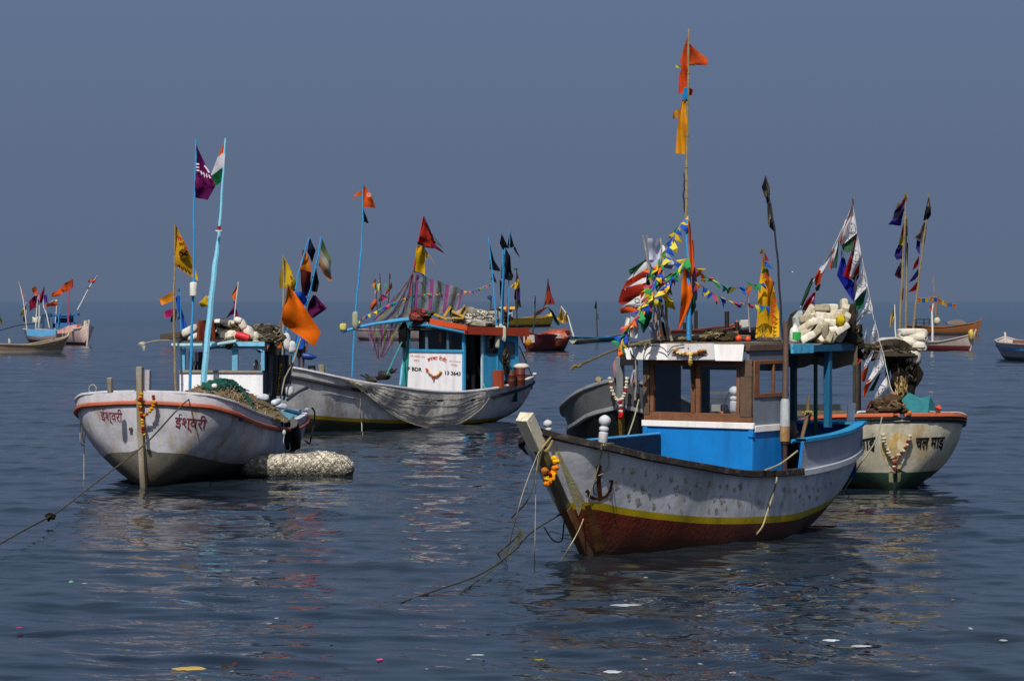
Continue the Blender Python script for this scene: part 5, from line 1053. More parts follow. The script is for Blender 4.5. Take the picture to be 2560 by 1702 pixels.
mb = MB(); fb.box(mb, B0 - .03, B0 + .08, yr - .02, yr + .1, .9, ztp + .3); mb.build('corner_post', blue, BB); mb = MB(); fb.box(mb, B0 - .03, B0 + .08, yl - .1, yl + .02, .9, ztp + .3); mb.build('corner_post', paint('2f9aa0', var=.1), BB)
mb = MB(); fb.box(mb, B0 - .04, B0 + .08, yr, yl, ztp, ztp + .22); mb.build('head_beam', dkb, BB)
for x0, x1 in ((1190, 1210), (1375, 1392)):
    mb = MB(); fb.box(mb, B0, B0 + .06, by(x1), by(x0), zs + .13, ztp); mb.build('window_mullion', paint('4a6474'), BB)
for x0, x1 in ((1045, 1190), (1210, 1375), (1392, 1525)):
    mb = MB(); fb.box(mb, B0 + .02, B0 + .03, by(x1), by(x0), zs + .13, ztp); mb.build('window_pane', glass(), BB, smooth=False)
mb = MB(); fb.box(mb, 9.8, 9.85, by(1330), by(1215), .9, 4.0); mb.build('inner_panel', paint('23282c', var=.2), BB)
mb = MB(); p = fb.on_s(*bp_(1322, 220), 9.7); mb.blob(p, (.07, .07, .26)); mb.build('life_jacket', paint('c8602c'), BB)
# side: open doorway, then blue panel with two round cornered windows
YB = yr
bx = lambda x, b=YB: fb.loc(fb.on_y(720 + x / 3.469, 900, b))[0]
d0, d1, e1 = bx(1545), bx(1690), bx(2000)
zside = ztp + .1
mb = MB(); fb.box(mb, d1, 11.8, YB, YB + .06, 1.5, zside); fb.box(mb, 11.8, e1, YB, YB + .06, 1.84, zside); mb.build('side_panel', blue, BB, bevel=.01)
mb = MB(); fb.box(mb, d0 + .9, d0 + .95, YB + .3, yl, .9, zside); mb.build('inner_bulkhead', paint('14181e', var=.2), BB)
mb = MB(); fb.box(mb, d1 - .08, d1, YB - .03, YB + .06, .9, zside); mb.build('door_post', paint('9ab8c8', var=.1), BB)
def roundwin(x0, x1, y0, y1, nm, hexc):
    mb = MB(); q = []
    cx, cy, hx, hy = (x0 + x1) / 2, (y0 + y1) / 2, (x1 - x0) / 2, (y1 - y0) / 2
    for k in range(24):
        a = 2 * math.pi * k / 24; u = math.copysign(abs(math.cos(a)) ** .4, math.cos(a)); v = math.copysign(abs(math.sin(a)) ** .4, math.sin(a)); q.append(fb.on_y(*bp_(cx + u * hx, cy + v * hy), YB - .012))
    mb.add(q, [list(range(24))]); w_ = mb.build(nm, paint(hexc, rough=.15, var=.1, bump=0, spec=.6), BB, smooth=False)
    MB().tube(q + [q[0]], .03, 5).build('frame', dkb, w_)
roundwin(1716, 1815, 205, 368, 'side_window', '07090c'); roundwin(1875, 1962, 262, 390, 'side_window', '33404a')
mb = MB(); fb.box(mb, e1 - .06, e1, YB + .06, yl, .9, zside); fb.box(mb, d1, e1, yl - .06, yl, .9, zside); mb.build('back_wall', dkb, BB)
# roof with orange edge boards
zr0, zr1 = bz(1400, 152), bz(1400, 78)
mb = MB(); pl = [fb.on_s(*bp_(x, y), B0 - .32) for x, y in ((1232, 55), (1550, 118), (1550, 160), (1228, 104))]; pb = [p + fb.a * .05 for p in pl]
mb.add(pl + pb, [[0, 1, 2, 3], [0, 4, 5, 1], [1, 5, 6, 2], [2, 6, 7, 3], [3, 7, 4, 0], [7, 6, 5, 4]]); mb.build('front_edge_board', paint('c24a1c', var=.08, stain='8a3414', stain_lo=.62, stain_amt=.4), BB)
mb = MB(); pl = [fb.on_y(*bp_(x, y), YB - .35) for x, y in ((1540, 125), (2098, 138), (2092, 212), (1535, 192))]; pb = [p + fb.y * .05 for p in pl]
mb.add(pl + pb, [[0, 1, 2, 3], [0, 4, 5, 1], [1, 5, 6, 2], [2, 6, 7, 3], [3, 7, 4, 0], [7, 6, 5, 4]]); mb.build('side_edge_board', paint('93341a', var=.12, stain='5f2416', stain_lo=.56, stain_amt=.5, chip='b0a49a', chip_lo=.76), BB)
zr = fb.loc(pl[0])[2] - .1
mb = MB(); fb.box(mb, B0 - .25, e1 + .35, YB - .3, yl + .25, zr - .06, zr); mb.build('roof', wood('4f463e', .6), BB)
mb = MB(); mb.tube([fb.on_s(*bp_(1060, 108), B0 - .3), fb.on_s(*bp_(1240, 120), B0 - .3), fb.on_s(*bp_(1535, 178), B0 - .3)], .06, 6); mb.build('roof_pipe', paint('2a7ca8'), BB)
# lettering on the front panel
OR = paint('b8401c', var=.15, bump=0); OR2 = paint('c47a62', var=.1, bump=0); BK = paint('15161c', bump=0)
lettering('हरबा देवी', [bp_(1208, 392), bp_(1380, 400), bp_(1376, 452), bp_(1212, 436)], bfr, BB, OR, bold=.02, arc=6)
lettering('F BDR', [bp_(1042, 474), bp_(1163, 482), bp_(1163, 516), bp_(1042, 506)], bfr, BB, BK, bold=.03)
lettering('13 3643', [bp_(1364, 508), bp_(1500, 518), bp_(1498, 554), bp_(1364, 542)], bfr, BB, BK, bold=.03)
for body, q in (('श्री एकवीरा माता', [(1062, 366), (1190, 380), (1190, 404), (1062, 390)]), ('प्रसन्न', [(1090, 410), (1140, 414), (1140, 436), (1090, 432)]), ('श्री गावदेवी', [(1398, 414), (1500, 424), (1500, 444), (1398, 434)]), ('प्रसन्न', [(1412, 448), (1472, 456), (1470, 478), (1412, 470)])):
    lettering(body, [bp_(*p) for p in q], bfr, BB, OR2, bold=.0)
garland('orange and yellow garland on the white wheelhouse front of the middle boat', [fb.on_s(*bp_(x, y), B0 - .06) for x, y in ((1203, 492), (1222, 520), (1248, 550), (1280, 553), (1312, 535), (1330, 508))], ['c87a20', 'd8b030', 'c05820', 'd88a30'], .05, .06)
garland('short drop of orange flowers below the wheelhouse front garland', [fb.on_s(*bp_(x, y), B0 - .06) for x, y in ((1262, 560), (1263, 580), (1264, 596))], ['c05820', 'b04a20'], .045, .06)
# mast, stays, boom
pole_thing('teal mast at the front left corner of the middle boat wheelhouse', [(1011, 975), (1020, 870), (1029, 735), (1031, 690)], fb(B0 - .25, yl, 0).y, .1, 'teal', name='mast', cat='mast')
pole_thing('pale blue post beside the teal mast', [(1001, 962), (1010, 880), (1018, 830)], fb(B0 - .3, yl, 0).y + .4, .06, 'lightblue', name='post', cat='post')
DB = fb(B0 - .3, yl, 0).y
pole_thing('mast top with a torn red flag over a yellow flag, both edged in blue', [(1026, 740), (1033, 681), (1045, 610), (1058.5, 537)], DB, .035, 'red', [
    ([(1058.5, 539, 1059, 541), (1053, 572, 1078, 584), (1050, 590, 1088, 608), (1046, 603, 1092, 622), (1044, 611, 1066, 618)], ['96281c', '96281c', '8a2418', '7c2018'], dict(amp=.07, fly=.2, ns=12)),
    ([(1074, 590, 1089, 606), (1082, 601, 1105, 618)], ['8a2030'], dict(amp=.05)), ([(1076, 606, 1090, 612), (1078, 618, 1114, 634)], ['7a1c38'], dict(amp=.05)),
    ([(1044, 603, 1063, 612), (1043, 610, 1062, 618)], ['18140f'], dict(amp=.02, dz=-.12)),
    ([(1042, 614, 1062, 617), (1037, 645, 1062, 650), (1033, 676, 1061, 688)], ['c49a14'], dict(amp=.08, ns=12)), ([(1062, 618, 1064, 624), (1062, 644, 1072, 640), (1064, 650, 1068, 642)], ['b08a14'], dict(amp=.04)), ([(1070, 632, 1074, 638), (1082, 654, 1087, 660), (1092, 672, 1094, 673)], ['a88416'], dict(amp=.04)),
    ([(1033, 676, 1061, 687), (1033, 679, 1061, 690)], ['2a2a7a'], dict(amp=.03, dz=-.1)), ([(1059, 540, 1061, 542), (1077, 582, 1080, 584), (1104, 616, 1106, 619)], ['2c2868'], dict(amp=.02, dz=-.1))])
q = [P(*bp_(x, y), lerp(DB - 2.0, DB - .2, k / 5)) for k, (x, y) in enumerate(((465, 172), (600, 135), (740, 105), (880, 85), (1040, 66), (1245, 56)))]
tag(MB().tube(smooth_path(q, 4), [.07] * 12 + [.1] * 9, 8).build('boom', paint('3f94c8', var=.12, chip='9ac4dc', chip_lo=.66), origin=q[-1]), 'light blue boom bowed out to the left of the middle boat', 'boom')
p = P(*bp_(478, 130), DB - 2.0); foam_float('small yellow float lashed to the boom end', p, (.15, .12, .16), None, 'b8b060', None, .6)
pole_thing('tall blue pole with a torn orange flag and black pennant left of the middle boat', [(880, 942), (884, 860), (889, 777), (896, 705), (903, 624), (906.5, 540), (907, 458)], DB - 1.9, [.045, .045, .045, .05, .045, .035, .028], 'blue', [
    ([(907, 460, 908, 461), (907, 480, 921, 478), (907, 500, 932, 494), (907, 518, 939, 519)], ['b8481a'], dict(amp=.05, fly=.2, marks=[('emblem', [[(922 + r * math.cos(a), 487 + r * math.sin(a)) for a in [k * .7 for k in range(10)]] for r in (5, 2.2)], .03, 'c8908a')])), ([(907, 476, 893, 481), (907, 491, 884, 490)], ['c85a18'], dict(amp=.04)), ([(893, 486, 884, 492), (890, 490, 877, 506)], ['b8542a'], dict(amp=.02)),
    ([(908, 522, 909, 523), (909, 538, 916, 540), (910, 555, 921, 558)], ['10141c'], dict(amp=.03))])
p = P(888, 800, DB - 1.95); foam_float('grey green bottle float tied round the tall blue pole', p, (.14, .14, .38), None, '8f9480', None, .6)
def striped(label, quad_rows, d, cols, transl=.5, alpha=.5, ns=26, seed=1., dd=0.):
    """a striped gauze sheet: list of (left x,y, right x,y) lines from the head to the foot"""
    mb = MB(); lines = []; nm = 5
    for i in range(len(quad_rows) - 1):
        for j in range(nm + (i == len(quad_rows) - 2)):
            a = [lerp(p_, q_, j / nm) for p_, q_ in zip(quad_rows[i], quad_rows[i + 1])]; rr = i + j / nm
            lines.append([P(lerp(a[0], a[2], c / ns), lerp(a[1], a[3], c / ns) + math.sin(c * .8 + rr) * 1.2, d + dd * c / ns + .12 * math.sin(c * .75 + rr * 1.2 + seed)) for c in range(ns + 1)])
    for i in range(len(lines) - 1):
        o = len(mb.v); mb.v += lines[i] + lines[i + 1]
        for c in range(ns): mb.f.append([o + c, o + c + 1, o + ns + 2 + c, o + ns + 1 + c]); mb.m.append(cols[c % len(cols)])
    o = mb.build('striped_cloth', [cloth('9a969a', transl, alpha), cloth('963a7e', transl, .8), cloth('787a3c', transl, .8)], origin=lines[0][0], angle=80); return tag(o, label, 'cloth')
ST = [0, 1, 1, 0, 0, 2, 2, 0]
striped('gauzy magenta and olive striped cloth spread to the right of the mast', [(1033, 681, 1158, 724), (1031, 735, 1152, 752), (1028, 792, 1146, 778)], DB + .3, ST, dd=1.2)
striped('gauzy striped cloth sagging to the left of the mast over the boom', [(1030, 684, 1032, 682), (993, 732, 1030, 740), (960, 770, 1028, 790), (930, 800, 1012, 812)], DB, [0, 1, 1, 0, 2, 2, 0, 0], seed=3)
striped('lower tail of the striped cloth hanging under the boom', [(914, 816, 1006, 792), (922, 845, 998, 830), (933, 872, 982, 862), (944, 898, 960, 893)], DB - .6, [0, 0, 1, 1, 0, 2, 2, 0], seed=5)
bunting('tiny bunting from the left boom across the striped cloth to the black flags', [P(*q_, lerp(DB - .8, DB + 2.5, i / 6)) for i, q_ in enumerate(((962, 765), (1000, 750), (1036, 739), (1090, 732), (1120, 737), (1172, 729), (1236, 706)))], 44, .12)
bunting('tangle of tiny bunting low on the left part of the boom', [P(*q_, DB - 1.2) for q_ in ((895, 805), (912, 790), (935, 780), (962, 765), (990, 752))], 14, .16)
for lab, a, b in (('green stay from the mast down to the left rail', (1009, 845), (967, 935)), ('green stay from the roof down to the near rail', (1170, 848), (1213, 972)), ('green stay from the roof end down to the stern', (1298, 865), (1333, 947))):
    rope('stay', lab, [P(*a, DB + 1.2 * (a[0] > 1100)), P(*b, fb(4, 1, 0).y if a[0] < 1100 else fb(10.3, -2.1, 0).y if a[0] < 1200 else fb(14, -1.0, 0).y)], .03, '3f8a80', cat='stay', n=1)
p = P(1008, 835, DB - .4); mb = MB(); mb.blob(p, (.2, .14, .5), None, .8, .5); tag(mb.build('rain_jacket', cloth('0d0e12', .05), origin=p), 'black jacket hung on the front of the boom by the mast', 'jacket')
# roof load
zb = lambda x, y: (840 + x / 3.92, 520 + y / 3.92)
YW_ = paint('b08a24', var=.15, stain='6a5018', stain_amt=.5, stain_scale=4)
DRF = fb(B0 + 1, 0, 0).y
for k, (a, b, w_, lab) in enumerate((((945, 1035), (1090, 1090), .1, 'lowest yellow plank lying along the front roof edge'), ((1000, 1080), (1250, 1080), .07, 'yellow plank lying level across the roof'), ((1060, 1060), (1125, 965), .12, 'short yellow board propped up like an easel'), ((1135, 1010), (1260, 1070), .1, 'yellow plank sloping down to the right'), ((1210, 1035), (1262, 950), .06, 'thin yellow stick standing on the roof'), ((1260, 1045), (1290, 985), .05, 'shortest yellow stick at the right of the planks'))):
    p, q_ = P(*zb(*a), DRF - .3 + k * .1), P(*zb(*b), DRF - .3 + k * .1); m_ = (p + q_) / 2; dv = q_ - p; r_ = Matrix.Rotation(-math.atan2(dv.z, dv.x), 3, 'Y')
    tag(MB().box(m_, (dv.length, .22, w_), r_).build('plank', YW_, origin=m_, bevel=.01), lab, 'plank', None)
p = P(*zb(1125, 1005), DRF); tag(MB().box(p, (.1, .1, .6), None).build('stub_post', wood('4a3826', .5), origin=p), 'dark stub post among the yellow planks', 'post')
tangle('net_bundle', 'white netting bundle on the roof of the middle boat', P(*zb(1365, 1100), DRF + .6), (1.05, .6, .48), 110, .02, ['c0bdb2', '8f8c82', 'd4d2c8', '5c5a52'], 'net', body='8f8c82', seed=41)
tangle('net_bundle', 'brown rope and net heap behind the white bundle', P(*zb(1510, 1100), DRF + 1.4), (.8, .6, .4), 60, .02, ['4c3c30', '3a3028', '6a5444'], 'net', body='3a3028', seed=42)
tangle('net_bundle', 'red and green netting bundled at the mast foot on the roof', P(*zb(830, 1060), DRF - .6), (.5, .35, .3), 60, .03, ['8a2a2c', '2c5c48', 'a04040', '6a6a60'], 'net', body='5a2c2c', seed=43)
# black flags at the after end
D3 = fb(11.5, -2, 0).y
pole_thing('blue leaning pole with narrow black flags right of the middle boat roof', [(1240, 985), (1243, 900), (1240, 806), (1232, 700), (1221, 593)], D3, .05, 'blue', [([(1222, 600, 1223, 602), (1224, 640, 1236, 650), (1225, 674, 1252, 678)], ['10131b'], dict(amp=.05)), ([(1230, 683, 1233, 684), (1228, 700, 1243, 709)], ['11141c'], dict(amp=.05))])
pole_thing('straight blue pole with a spearhead black flag', [(1250, 975), (1252, 813), (1257, 700), (1258, 624)], D3 + .2, .045, 'blue', [([(1254.5, 583, 1255, 584), (1249, 608, 1270, 618), (1257, 626, 1262, 622)], ['12151d'], dict(amp=.05)), ([(1249, 700, 1253, 702), (1250, 735, 1260, 740), (1253, 757, 1260, 766)], ['101820'], dict(amp=.04))])
pole_thing('blue pole with the biggest ragged black flag', [(1256, 975), (1255, 840), (1260, 700), (1262, 620)], D3 + .4, .045, 'blue', [([(1260, 620, 1264, 622), (1257, 645, 1276, 640), (1254, 670, 1279, 674), (1253, 696, 1284, 690), (1262, 698, 1279, 702)], ['11131b'], dict(amp=.08, ns=12))])
pole_thing('far black flag with a swallow tail at the top right of the group', [(1265, 975), (1270, 800), (1275, 574)], D3 + .7, .03, 'blue', [([(1275, 576, 1276, 577), (1269, 610, 1283, 604), (1269, 622, 1286, 616)], ['12151d'], dict(amp=.05)), ([(1283, 620, 1287, 617), (1290, 632, 1294, 630), (1298, 642, 1300, 642)], ['12151d'], dict(amp=.03))])
for k, (u, v, rz, lab) in enumerate(((1243, 838, .42, 'tallest pale green bottle float tied to the blue poles'), (1252, 830, .36, 'middle bottle float tied to the blue poles'), (1260, 834, .34, 'right hand bottle float tied to the blue poles'))):
    foam_float(lab, P(u, v, D3 - .15), (.1, .1, rz), None, 'a8ac9c', None, .6)
foam_float('long bottle float hanging lowest on the blue poles', P(1243, 858, D3 - .3), (.11, .1, .22), None, 'a0a694', None, .6)
tangle('net_bundle', 'dark rag and rope bundle on the blue poles by the side window', P(1264, 900, D3), (.15, .15, .5), 50, .02, ['26241f', '5c574a', '3a3830'], 'rope', body='201f1c', seed=44)
# stern: drums
for k, (x0, x1, y0, y1, hexc, lab) in enumerate(((1805, 1845, 505, 660, '8a3a20', 'bright rust red plank box by the blue poles'), (1900, 1975, 500, 650, '4c2018', 'left rusty oil drum at the stern of the middle boat'), (1972, 2055, 488, 640, '5a2418', 'right rusty oil drum at the stern of the middle boat'))):
    a, b = fb.on_y(*bp_(x0, y1), YB - .3), fb.on_y(*bp_(x1, y0), YB - .3); r_ = (P(*bp_(x1, 600), a.y).x - P(*bp_(x0, 600), a.y).x) / 2; p = Vector(((a.x + b.x) / 2, (a.y + b.y) / 2, a.z)); h_ = b.z - a.z
    if k: tag(MB().lathe([(r_ * .95, 0), (r_, .02), (r_, h_ * .33), (r_ * 1.04, h_ * .35), (r_, h_ * .37), (r_, h_ * .66), (r_ * 1.04, h_ * .68), (r_, h_ * .7), (r_, h_ - .02), (r_ * .94, h_), (r_ * .9, h_ - .03)], p, n=18).build('oil_drum', paint(hexc, var=.25, stain='2c1612', stain_amt=.6, stain_scale=3), origin=p), lab, 'drum')
    else: tag(MB().box(p + Vector((0, 0, h_ / 2)), (r_ * 2, .5, h_), fb.rot).build('plank_box', paint(hexc, var=.2), origin=p), lab, 'box')
p = fb.on_y(*bp_(2022, 472), YB - .3); foam_float('white bag on top of the right oil drum', p, (.35, .25, .14), None, 'c0b4ac', None, .9)
# foredeck clutter
for x, y, r_, lab in ((845, 545, .3, 'dark winch gear on the foredeck of the middle boat'), (730, 590, .25, 'black tyre lying inside the bow rail')):
    p = fb.on_y(*bp_(x, y), .3); t = thing('deck_gear', lab, 'deck gear', p); mb = MB(); mb.blob(p, (r_, r_, r_ * .6), None, .6, .5)
    for k in range(5): mb.tube([p, p + Vector((RND.uniform(-.8, .8), RND.uniform(-.2, .2), RND.uniform(.0, .3)))], .04, 6)
    mb.build('body', paint('26221f', var=.4), t)
for x, y0, y1, w_, hexc, lab in ((292, 540, 455, .14, '8a8474', 'weathered timber bitt post on the bow of the middle boat'), (205, 520, 465, .16, '15181c', 'black bollard near the feet of the persons')):
    p, q_ = fb.on_y(*bp_(x, y0), .3), fb.on_y(*bp_(x, y1), .3); tag(MB().tube([p, q_], w_, 8).build('bitt_post', wood(hexc, .5), origin=p), lab, 'post')
q_ = [fb.on_y(*bp_(x, y), -.2) for x, y in ((190, 520), (195, 500), (215, 495), (235, 515), (245, 535))]
tag(MB().tube(smooth_path(q_, 4), .035, 6).build('rail_hoop', paint('c0c0c4'), origin=q_[0]), 'small white hoop on the rail by the black bollard', 'hoop')
# net over the near side
nt_ = thing('fishing_net', 'pale grey fine net sheet draped over the near side of the middle boat', 'net', hit(hullB, *bp_(1100, 700), .1)[0])
top = [(450, 560), (560, 585), (680, 605), (800, 640), (950, 668), (1100, 700), (1300, 712), (1500, 706), (1640, 690), (1735, 672)]
bot = [(455, 572), (545, 610), (640, 680), (760, 790), (900, 890), (1080, 970), (1240, 1000), (1480, 965), (1660, 850), (1742, 745)]
mb = MB(); rows = []
for j in range(15):
    t = j / 14; row = []
    for i in range(64):
        w_ = i / 63 * 9; k = min(8, int(w_)); f = w_ - k
        x = lerp(lerp(top[k][0], top[k + 1][0], f), lerp(bot[k][0], bot[k + 1][0], f), t); y = lerp(lerp(top[k][1], top[k + 1][1], f), lerp(bot[k][1], bot[k + 1][1], f), t)
        y += 5 * noise.noise(Vector((i * .5, j * .4, 1)))
        row.append(hit(hullB, *bp_(x, min(y, 1012)), .14 + .035 * math.sin(i * .55 + j * .2) + .012 * math.sin(i * 1.7 + j * .4), fb(6, -2.3, 0).y)[0])
    rows.append(row)
mb.grid(rows); ntb = mb.bvh(); mb.build('net_sheet', cloth('d6d2ca', .3, .9, .3), nt_, angle=80)
mb = MB()
for k, (t, a0, a1) in enumerate(((.12, .3, 8.6), (.25, .5, 6.), (.4, .4, 8.5), (.52, 1., 5.), (.64, .5, 8.3), (.76, 1.2, 7.), (.87, .6, 8.2), (.93, 2., 6.5), (.33, 5., 8.6), (.7, 4.5, 8.4))):
    pts = []
    for q in range(22):
        w_ = lerp(a0, a1, q / 21); kk = min(8, int(w_)); f = w_ - kk; tt = t + .05 * math.sin(q * .5 + k * 2)
        x = lerp(lerp(top[kk][0], top[kk + 1][0], f), lerp(bot[kk][0], bot[kk + 1][0], f), tt); y = lerp(lerp(top[kk][1], top[kk + 1][1], f), lerp(bot[kk][1], bot[kk + 1][1], f), tt)
        p = hit(ntb, *bp_(x, y), .012)[0]
        if p is not None: pts.append(p)
    if len(pts) > 2: mb.tube(smooth_path(pts, 2), .009, 4, 0, False)
for L in (bot[1:], top[1:]):
    pts = [hit(ntb, *bp_(x, y + (4 if L is top[1:] else -5)), .03)[0] for x, y in L]; pts = [p for p in pts if p is not None]
    if len(pts) > 2: mb.tube(smooth_path(pts, 4), .022, 4, 0, False)
mb.build('fold_line', paint('8a857a', rough=.9), nt_)
mb = MB(); mb.grid([[hit(hullB, *bp_(lerp(520, 640, i / 6) - 25 * j, lerp(575, 680, i / 6) + j * 6 * math.sin(i)), .2, 108)[0] for i in range(7)] for j in range(2)]); mb.build('net_corner', cloth('8a8070', .3), nt_)
rope('rope', 'pair of pale lines trailing from the net corner to the water', [hit(hullB, *bp_(x, y), .1, 107)[0] for x, y in ((600, 690), (618, 760), (612, 860), (630, 960))] + [P(*bp_(640, 1040), 107)], .018, 'a8a498')
# ------------------------------------------------------------------ two people standing on the bow of the middle boat
def skin_body(name, verts, edges, mat, parent, org, lvl=2):
    me = bpy.data.meshes.new(name); me.from_pydata([tuple(Vector(v[:3])) for v in verts], edges, []); me.materials.append(mat)
    o = bpy.data.objects.new(name, me); COL.objects.link(o); o.parent = parent
    sk = o.modifiers.new('skin', 'SKIN')
    for i, v in enumerate(verts):
        d_ = me.skin_vertices[0].data[i]; r_ = v[3]; d_.radius = (r_, r_ * (v[4] if len(v) > 4 else 1)); d_.use_root = i == 0
    sb = o.modifiers.new('sub', 'SUBSURF'); sb.levels = lvl; sb.render_levels = lvl
    me.polygons.foreach_set('use_smooth', [True] * len(me.polygons)); sk.use_smooth_shade = True
    WL[o] = Vector(org); return o
def person(label, base, hgt, face, pose, shirt, short, hair='0c0a09', skin='4a2c1e'):
    """a standing figure; face = heading of the chest (radians); pose: right and left wrist offsets (forward, side, up) in body heights"""
    t = thing('person', label, 'person', base); k = hgt / 1.7
    r_ = Matrix.Rotation(face, 3, 'Z')
    def v(x, y, z, r, s=1.): q = r_ @ Vector((x * k, y * k, z * k)); return (*q, r * k, s)
    V = [v(0, 0, .93, .15, .8), v(0, 0, 1.1, .125, .75), v(.01, 0, 1.28, .15, .72), v(.0, 0, 1.41, .12, .7), v(.015, 0, 1.49, .055), v(.03, 0, 1.56, .07), v(.035, 0, 1.63, .092), v(.03, 0, 1.69, .06)]
    E = [(i, i + 1) for i in range(7)]
    n = len(V); V.append(v(.12, 0, 1.60, .016)); E.append((6, n))                           # nose
    for sd in (-1, 1):
        n = len(V); V += [v(.0, sd * .09, .87, .095), v(.01, sd * .1, .5, .06), v(-.01, sd * .1, .28, .052), v(-.01, sd * .1, .08, .036), v(.06, sd * .11, .03, .036), v(.15, sd * .12, .02, .028)]
        E += [(0, n)] + [(n + i, n + i + 1) for i in range(5)]
        w_ = pose[0 if sd < 0 else 1]; n = len(V); sh = Vector((0, sd * .17, 1.39)); wr_ = sh + Vector(w_); el = (sh + wr_) / 2 + Vector((-.06, sd * .03, -.03))
        V += [v(*sh, .055), v(*el, .04), v(*wr_, .027), v(*(wr_ + Vector(w_).normalized() * .07), .034, .6)]; E += [(3, n), (n, n + 1), (n + 1, n + 2), (n + 2, n + 3)]
        hd = Vector(w_).normalized(); palm = wr_ + hd * .07
        for j, (off, ln) in enumerate(((-.03, .075), (-.01, .088), (.01, .084), (.03, .065))):
            m_ = len(V); a = palm + hd * .04 + Vector((off, 0, 0)); V += [v(*a, .0095), v(*(a + hd * ln * .5 + Vector((.008, 0, 0))), .009), v(*(a + hd * ln + Vector((.02, -sd * .012, 0))), .008)]; E += [(n + 3, m_), (m_, m_ + 1), (m_ + 1, m_ + 2)]
        m_ = len(V); a = wr_ + hd * .04; V += [v(*(a + Vector((.04, 0, -.0))), .011), v(*(a + hd * .04 + Vector((.062, 0, 0))), .0095)]; E += [(n + 3, m_), (m_, m_ + 1)]
    sm = paint(skin, rough=.6, var=.1, bump=0)
    skin_body('body', V, E, sm, t, base)
    o3 = Vector(base); L3 = lambda x, y, z: o3 + r_ @ Vector((x * k, y * k, z * k))
    mb = MB(); rows = [[L3(.01 + math.cos(a) * rx, math.sin(a) * ry, z) for a in [2 * math.pi * i / 18 for i in range(18)]] for z, rx, ry in ((.86, .15, .185), (.95, .15, .185), (1.1, .14, .165), (1.28, .15, .185), (1.39, .13, .2), (1.44, .1, .15), (1.475, .072, .085))]
    mb.grid(rows, 0, True)
    for sd in (-1, 1):
        w_ = Vector(pose[0 if sd < 0 else 1]); sh = Vector((0, sd * .16, 1.39)); el = sh + w_ * .45 + Vector((-.05, sd * .03, -.02)); mb.tube([L3(*(sh - Vector((0, sd * .04, 0)))), L3(*sh), L3(*el)], [.075 * k, .078 * k, .068 * k], 12, 0, False)
    mb.build('shirt', cloth(shirt, .1), t)
    mb = MB(); mb.grid([[L3(math.cos(a) * rx, math.sin(a) * ry, z) for a in [2 * math.pi * i / 18 for i in range(18)]] for z, rx, ry in ((.97, .155, .19), (.86, .155, .195), (.78, .145, .19))], 0, True)
    for sd in (-1, 1): mb.tube([L3(0, sd * .085, .86), L3(.005, sd * .095, .7), L3(.01, sd * .1, .52)], [.105 * k, .098 * k, .092 * k], 12, 0, False)
    mb.build('shorts', cloth(short, .08), t)
    mb = MB(); c = L3(.025, 0, 1.655); rows = []
    for j in range(8):
        la = math.pi / 2 - j / 7 * 1.75; rows.append([c + r_ @ Vector((math.cos(la) * math.cos(a) * .108 - .012 - .02 * (j > 5), math.cos(la) * math.sin(a) * .1, math.sin(la) * .098 + (.06 * max(0, math.cos(a)) if j > 4 else 0))) * k for a in [2 * math.pi * i / 16 for i in range(16)]])
    mb.grid(rows, 0, True); mb.build('hair', paint(hair, rough=.5, var=.3, bump=.01, bump_scale=60), t)
    for sd in (-1, 1):
        MB().blob(L3(.118, sd * .035, 1.635), (.016 * k, .017 * k, .012 * k), nu=8, nv=6).build('eye', paint('d8d4cc', bump=0), t); MB().blob(L3(.131, sd * .035, 1.635), (.006 * k, .009 * k, .009 * k), nu=8, nv=6).build('pupil', paint('0c0a08', bump=0), t)
        MB().blob(L3(.03, sd * .098, 1.62), (.02 * k, .012 * k, .032 * k), nu=8, nv=6).build('ear', sm, t)
    MB().blob(L3(.118, 0, 1.562), (.012 * k, .026 * k, .009 * k), nu=8, nv=6).build('mouth', paint('4a1c18', bump=0), t)
    return t
DP = 107.6
person('person in an orange shirt standing on the middle boat bow, facing left', P(697, 926, DP), 1.66, math.pi * .93, ((.1, -.05, -.5), (.16, .06, -.48)), 'c8601c', '2a2a34')
person('person in a blue shirt and dark shorts half hidden by the orange flag', P(753, 924, DP - .3), 1.7, math.pi * 1.35, ((.02, -.16, -.52), (.05, .12, -.53)), '1c4a9c', '14161c')
p = P(772, 891, DP - .55); mb = MB(); mb.lathe([(.05, -.28), (.12, -.25), (.14, -.05), (.13, .12), (.05, .26), (.02, .34)], p, (1, 0, -.12), 14); tag(mb.build('water_can', paint('15357c', var=.1, rough=.4), origin=p), 'dark blue can held at the hip of the half hidden person', 'can')
# ------------------------------------------------------------------ dark boat behind the front boat's bow
fd = Frame(1560, 1212, 80)
TD = [(-.75, .08, 3.1, 3.0, 1), (-.6, .5, 3.0, 2.3, .8), (-.2, 1.1, 2.8, .7, .8), (0, 1.35, 2.68, 0, .8), (.6, 1.75, 2.42, -.35, .7), (1.5, 2.05, 2.2, -.5, .5), (3.5, 2.25, 1.85, -.5, .3), (7, 2.2, 1.6, -.5, .2), (11, 1.9, 1.6, -.4, .25), (13, 1.4, 1.75, .1, .4)]
hd_ = Hull(fd, TD); BD = thing('fishing_boat', 'dark grey fishing boat, white flower garland on its bow, half hidden', 'boat', fd(4, 0, 0))
dg_ = paint('56585c', var=.15, stain='34363a', stain_amt=.5, chip='8a8c8e', chip_lo=.70, bump=.02); dgl = paint('7c7f84', var=.12, stain='4a4c50', stain_amt=.5, stain_scale=3)
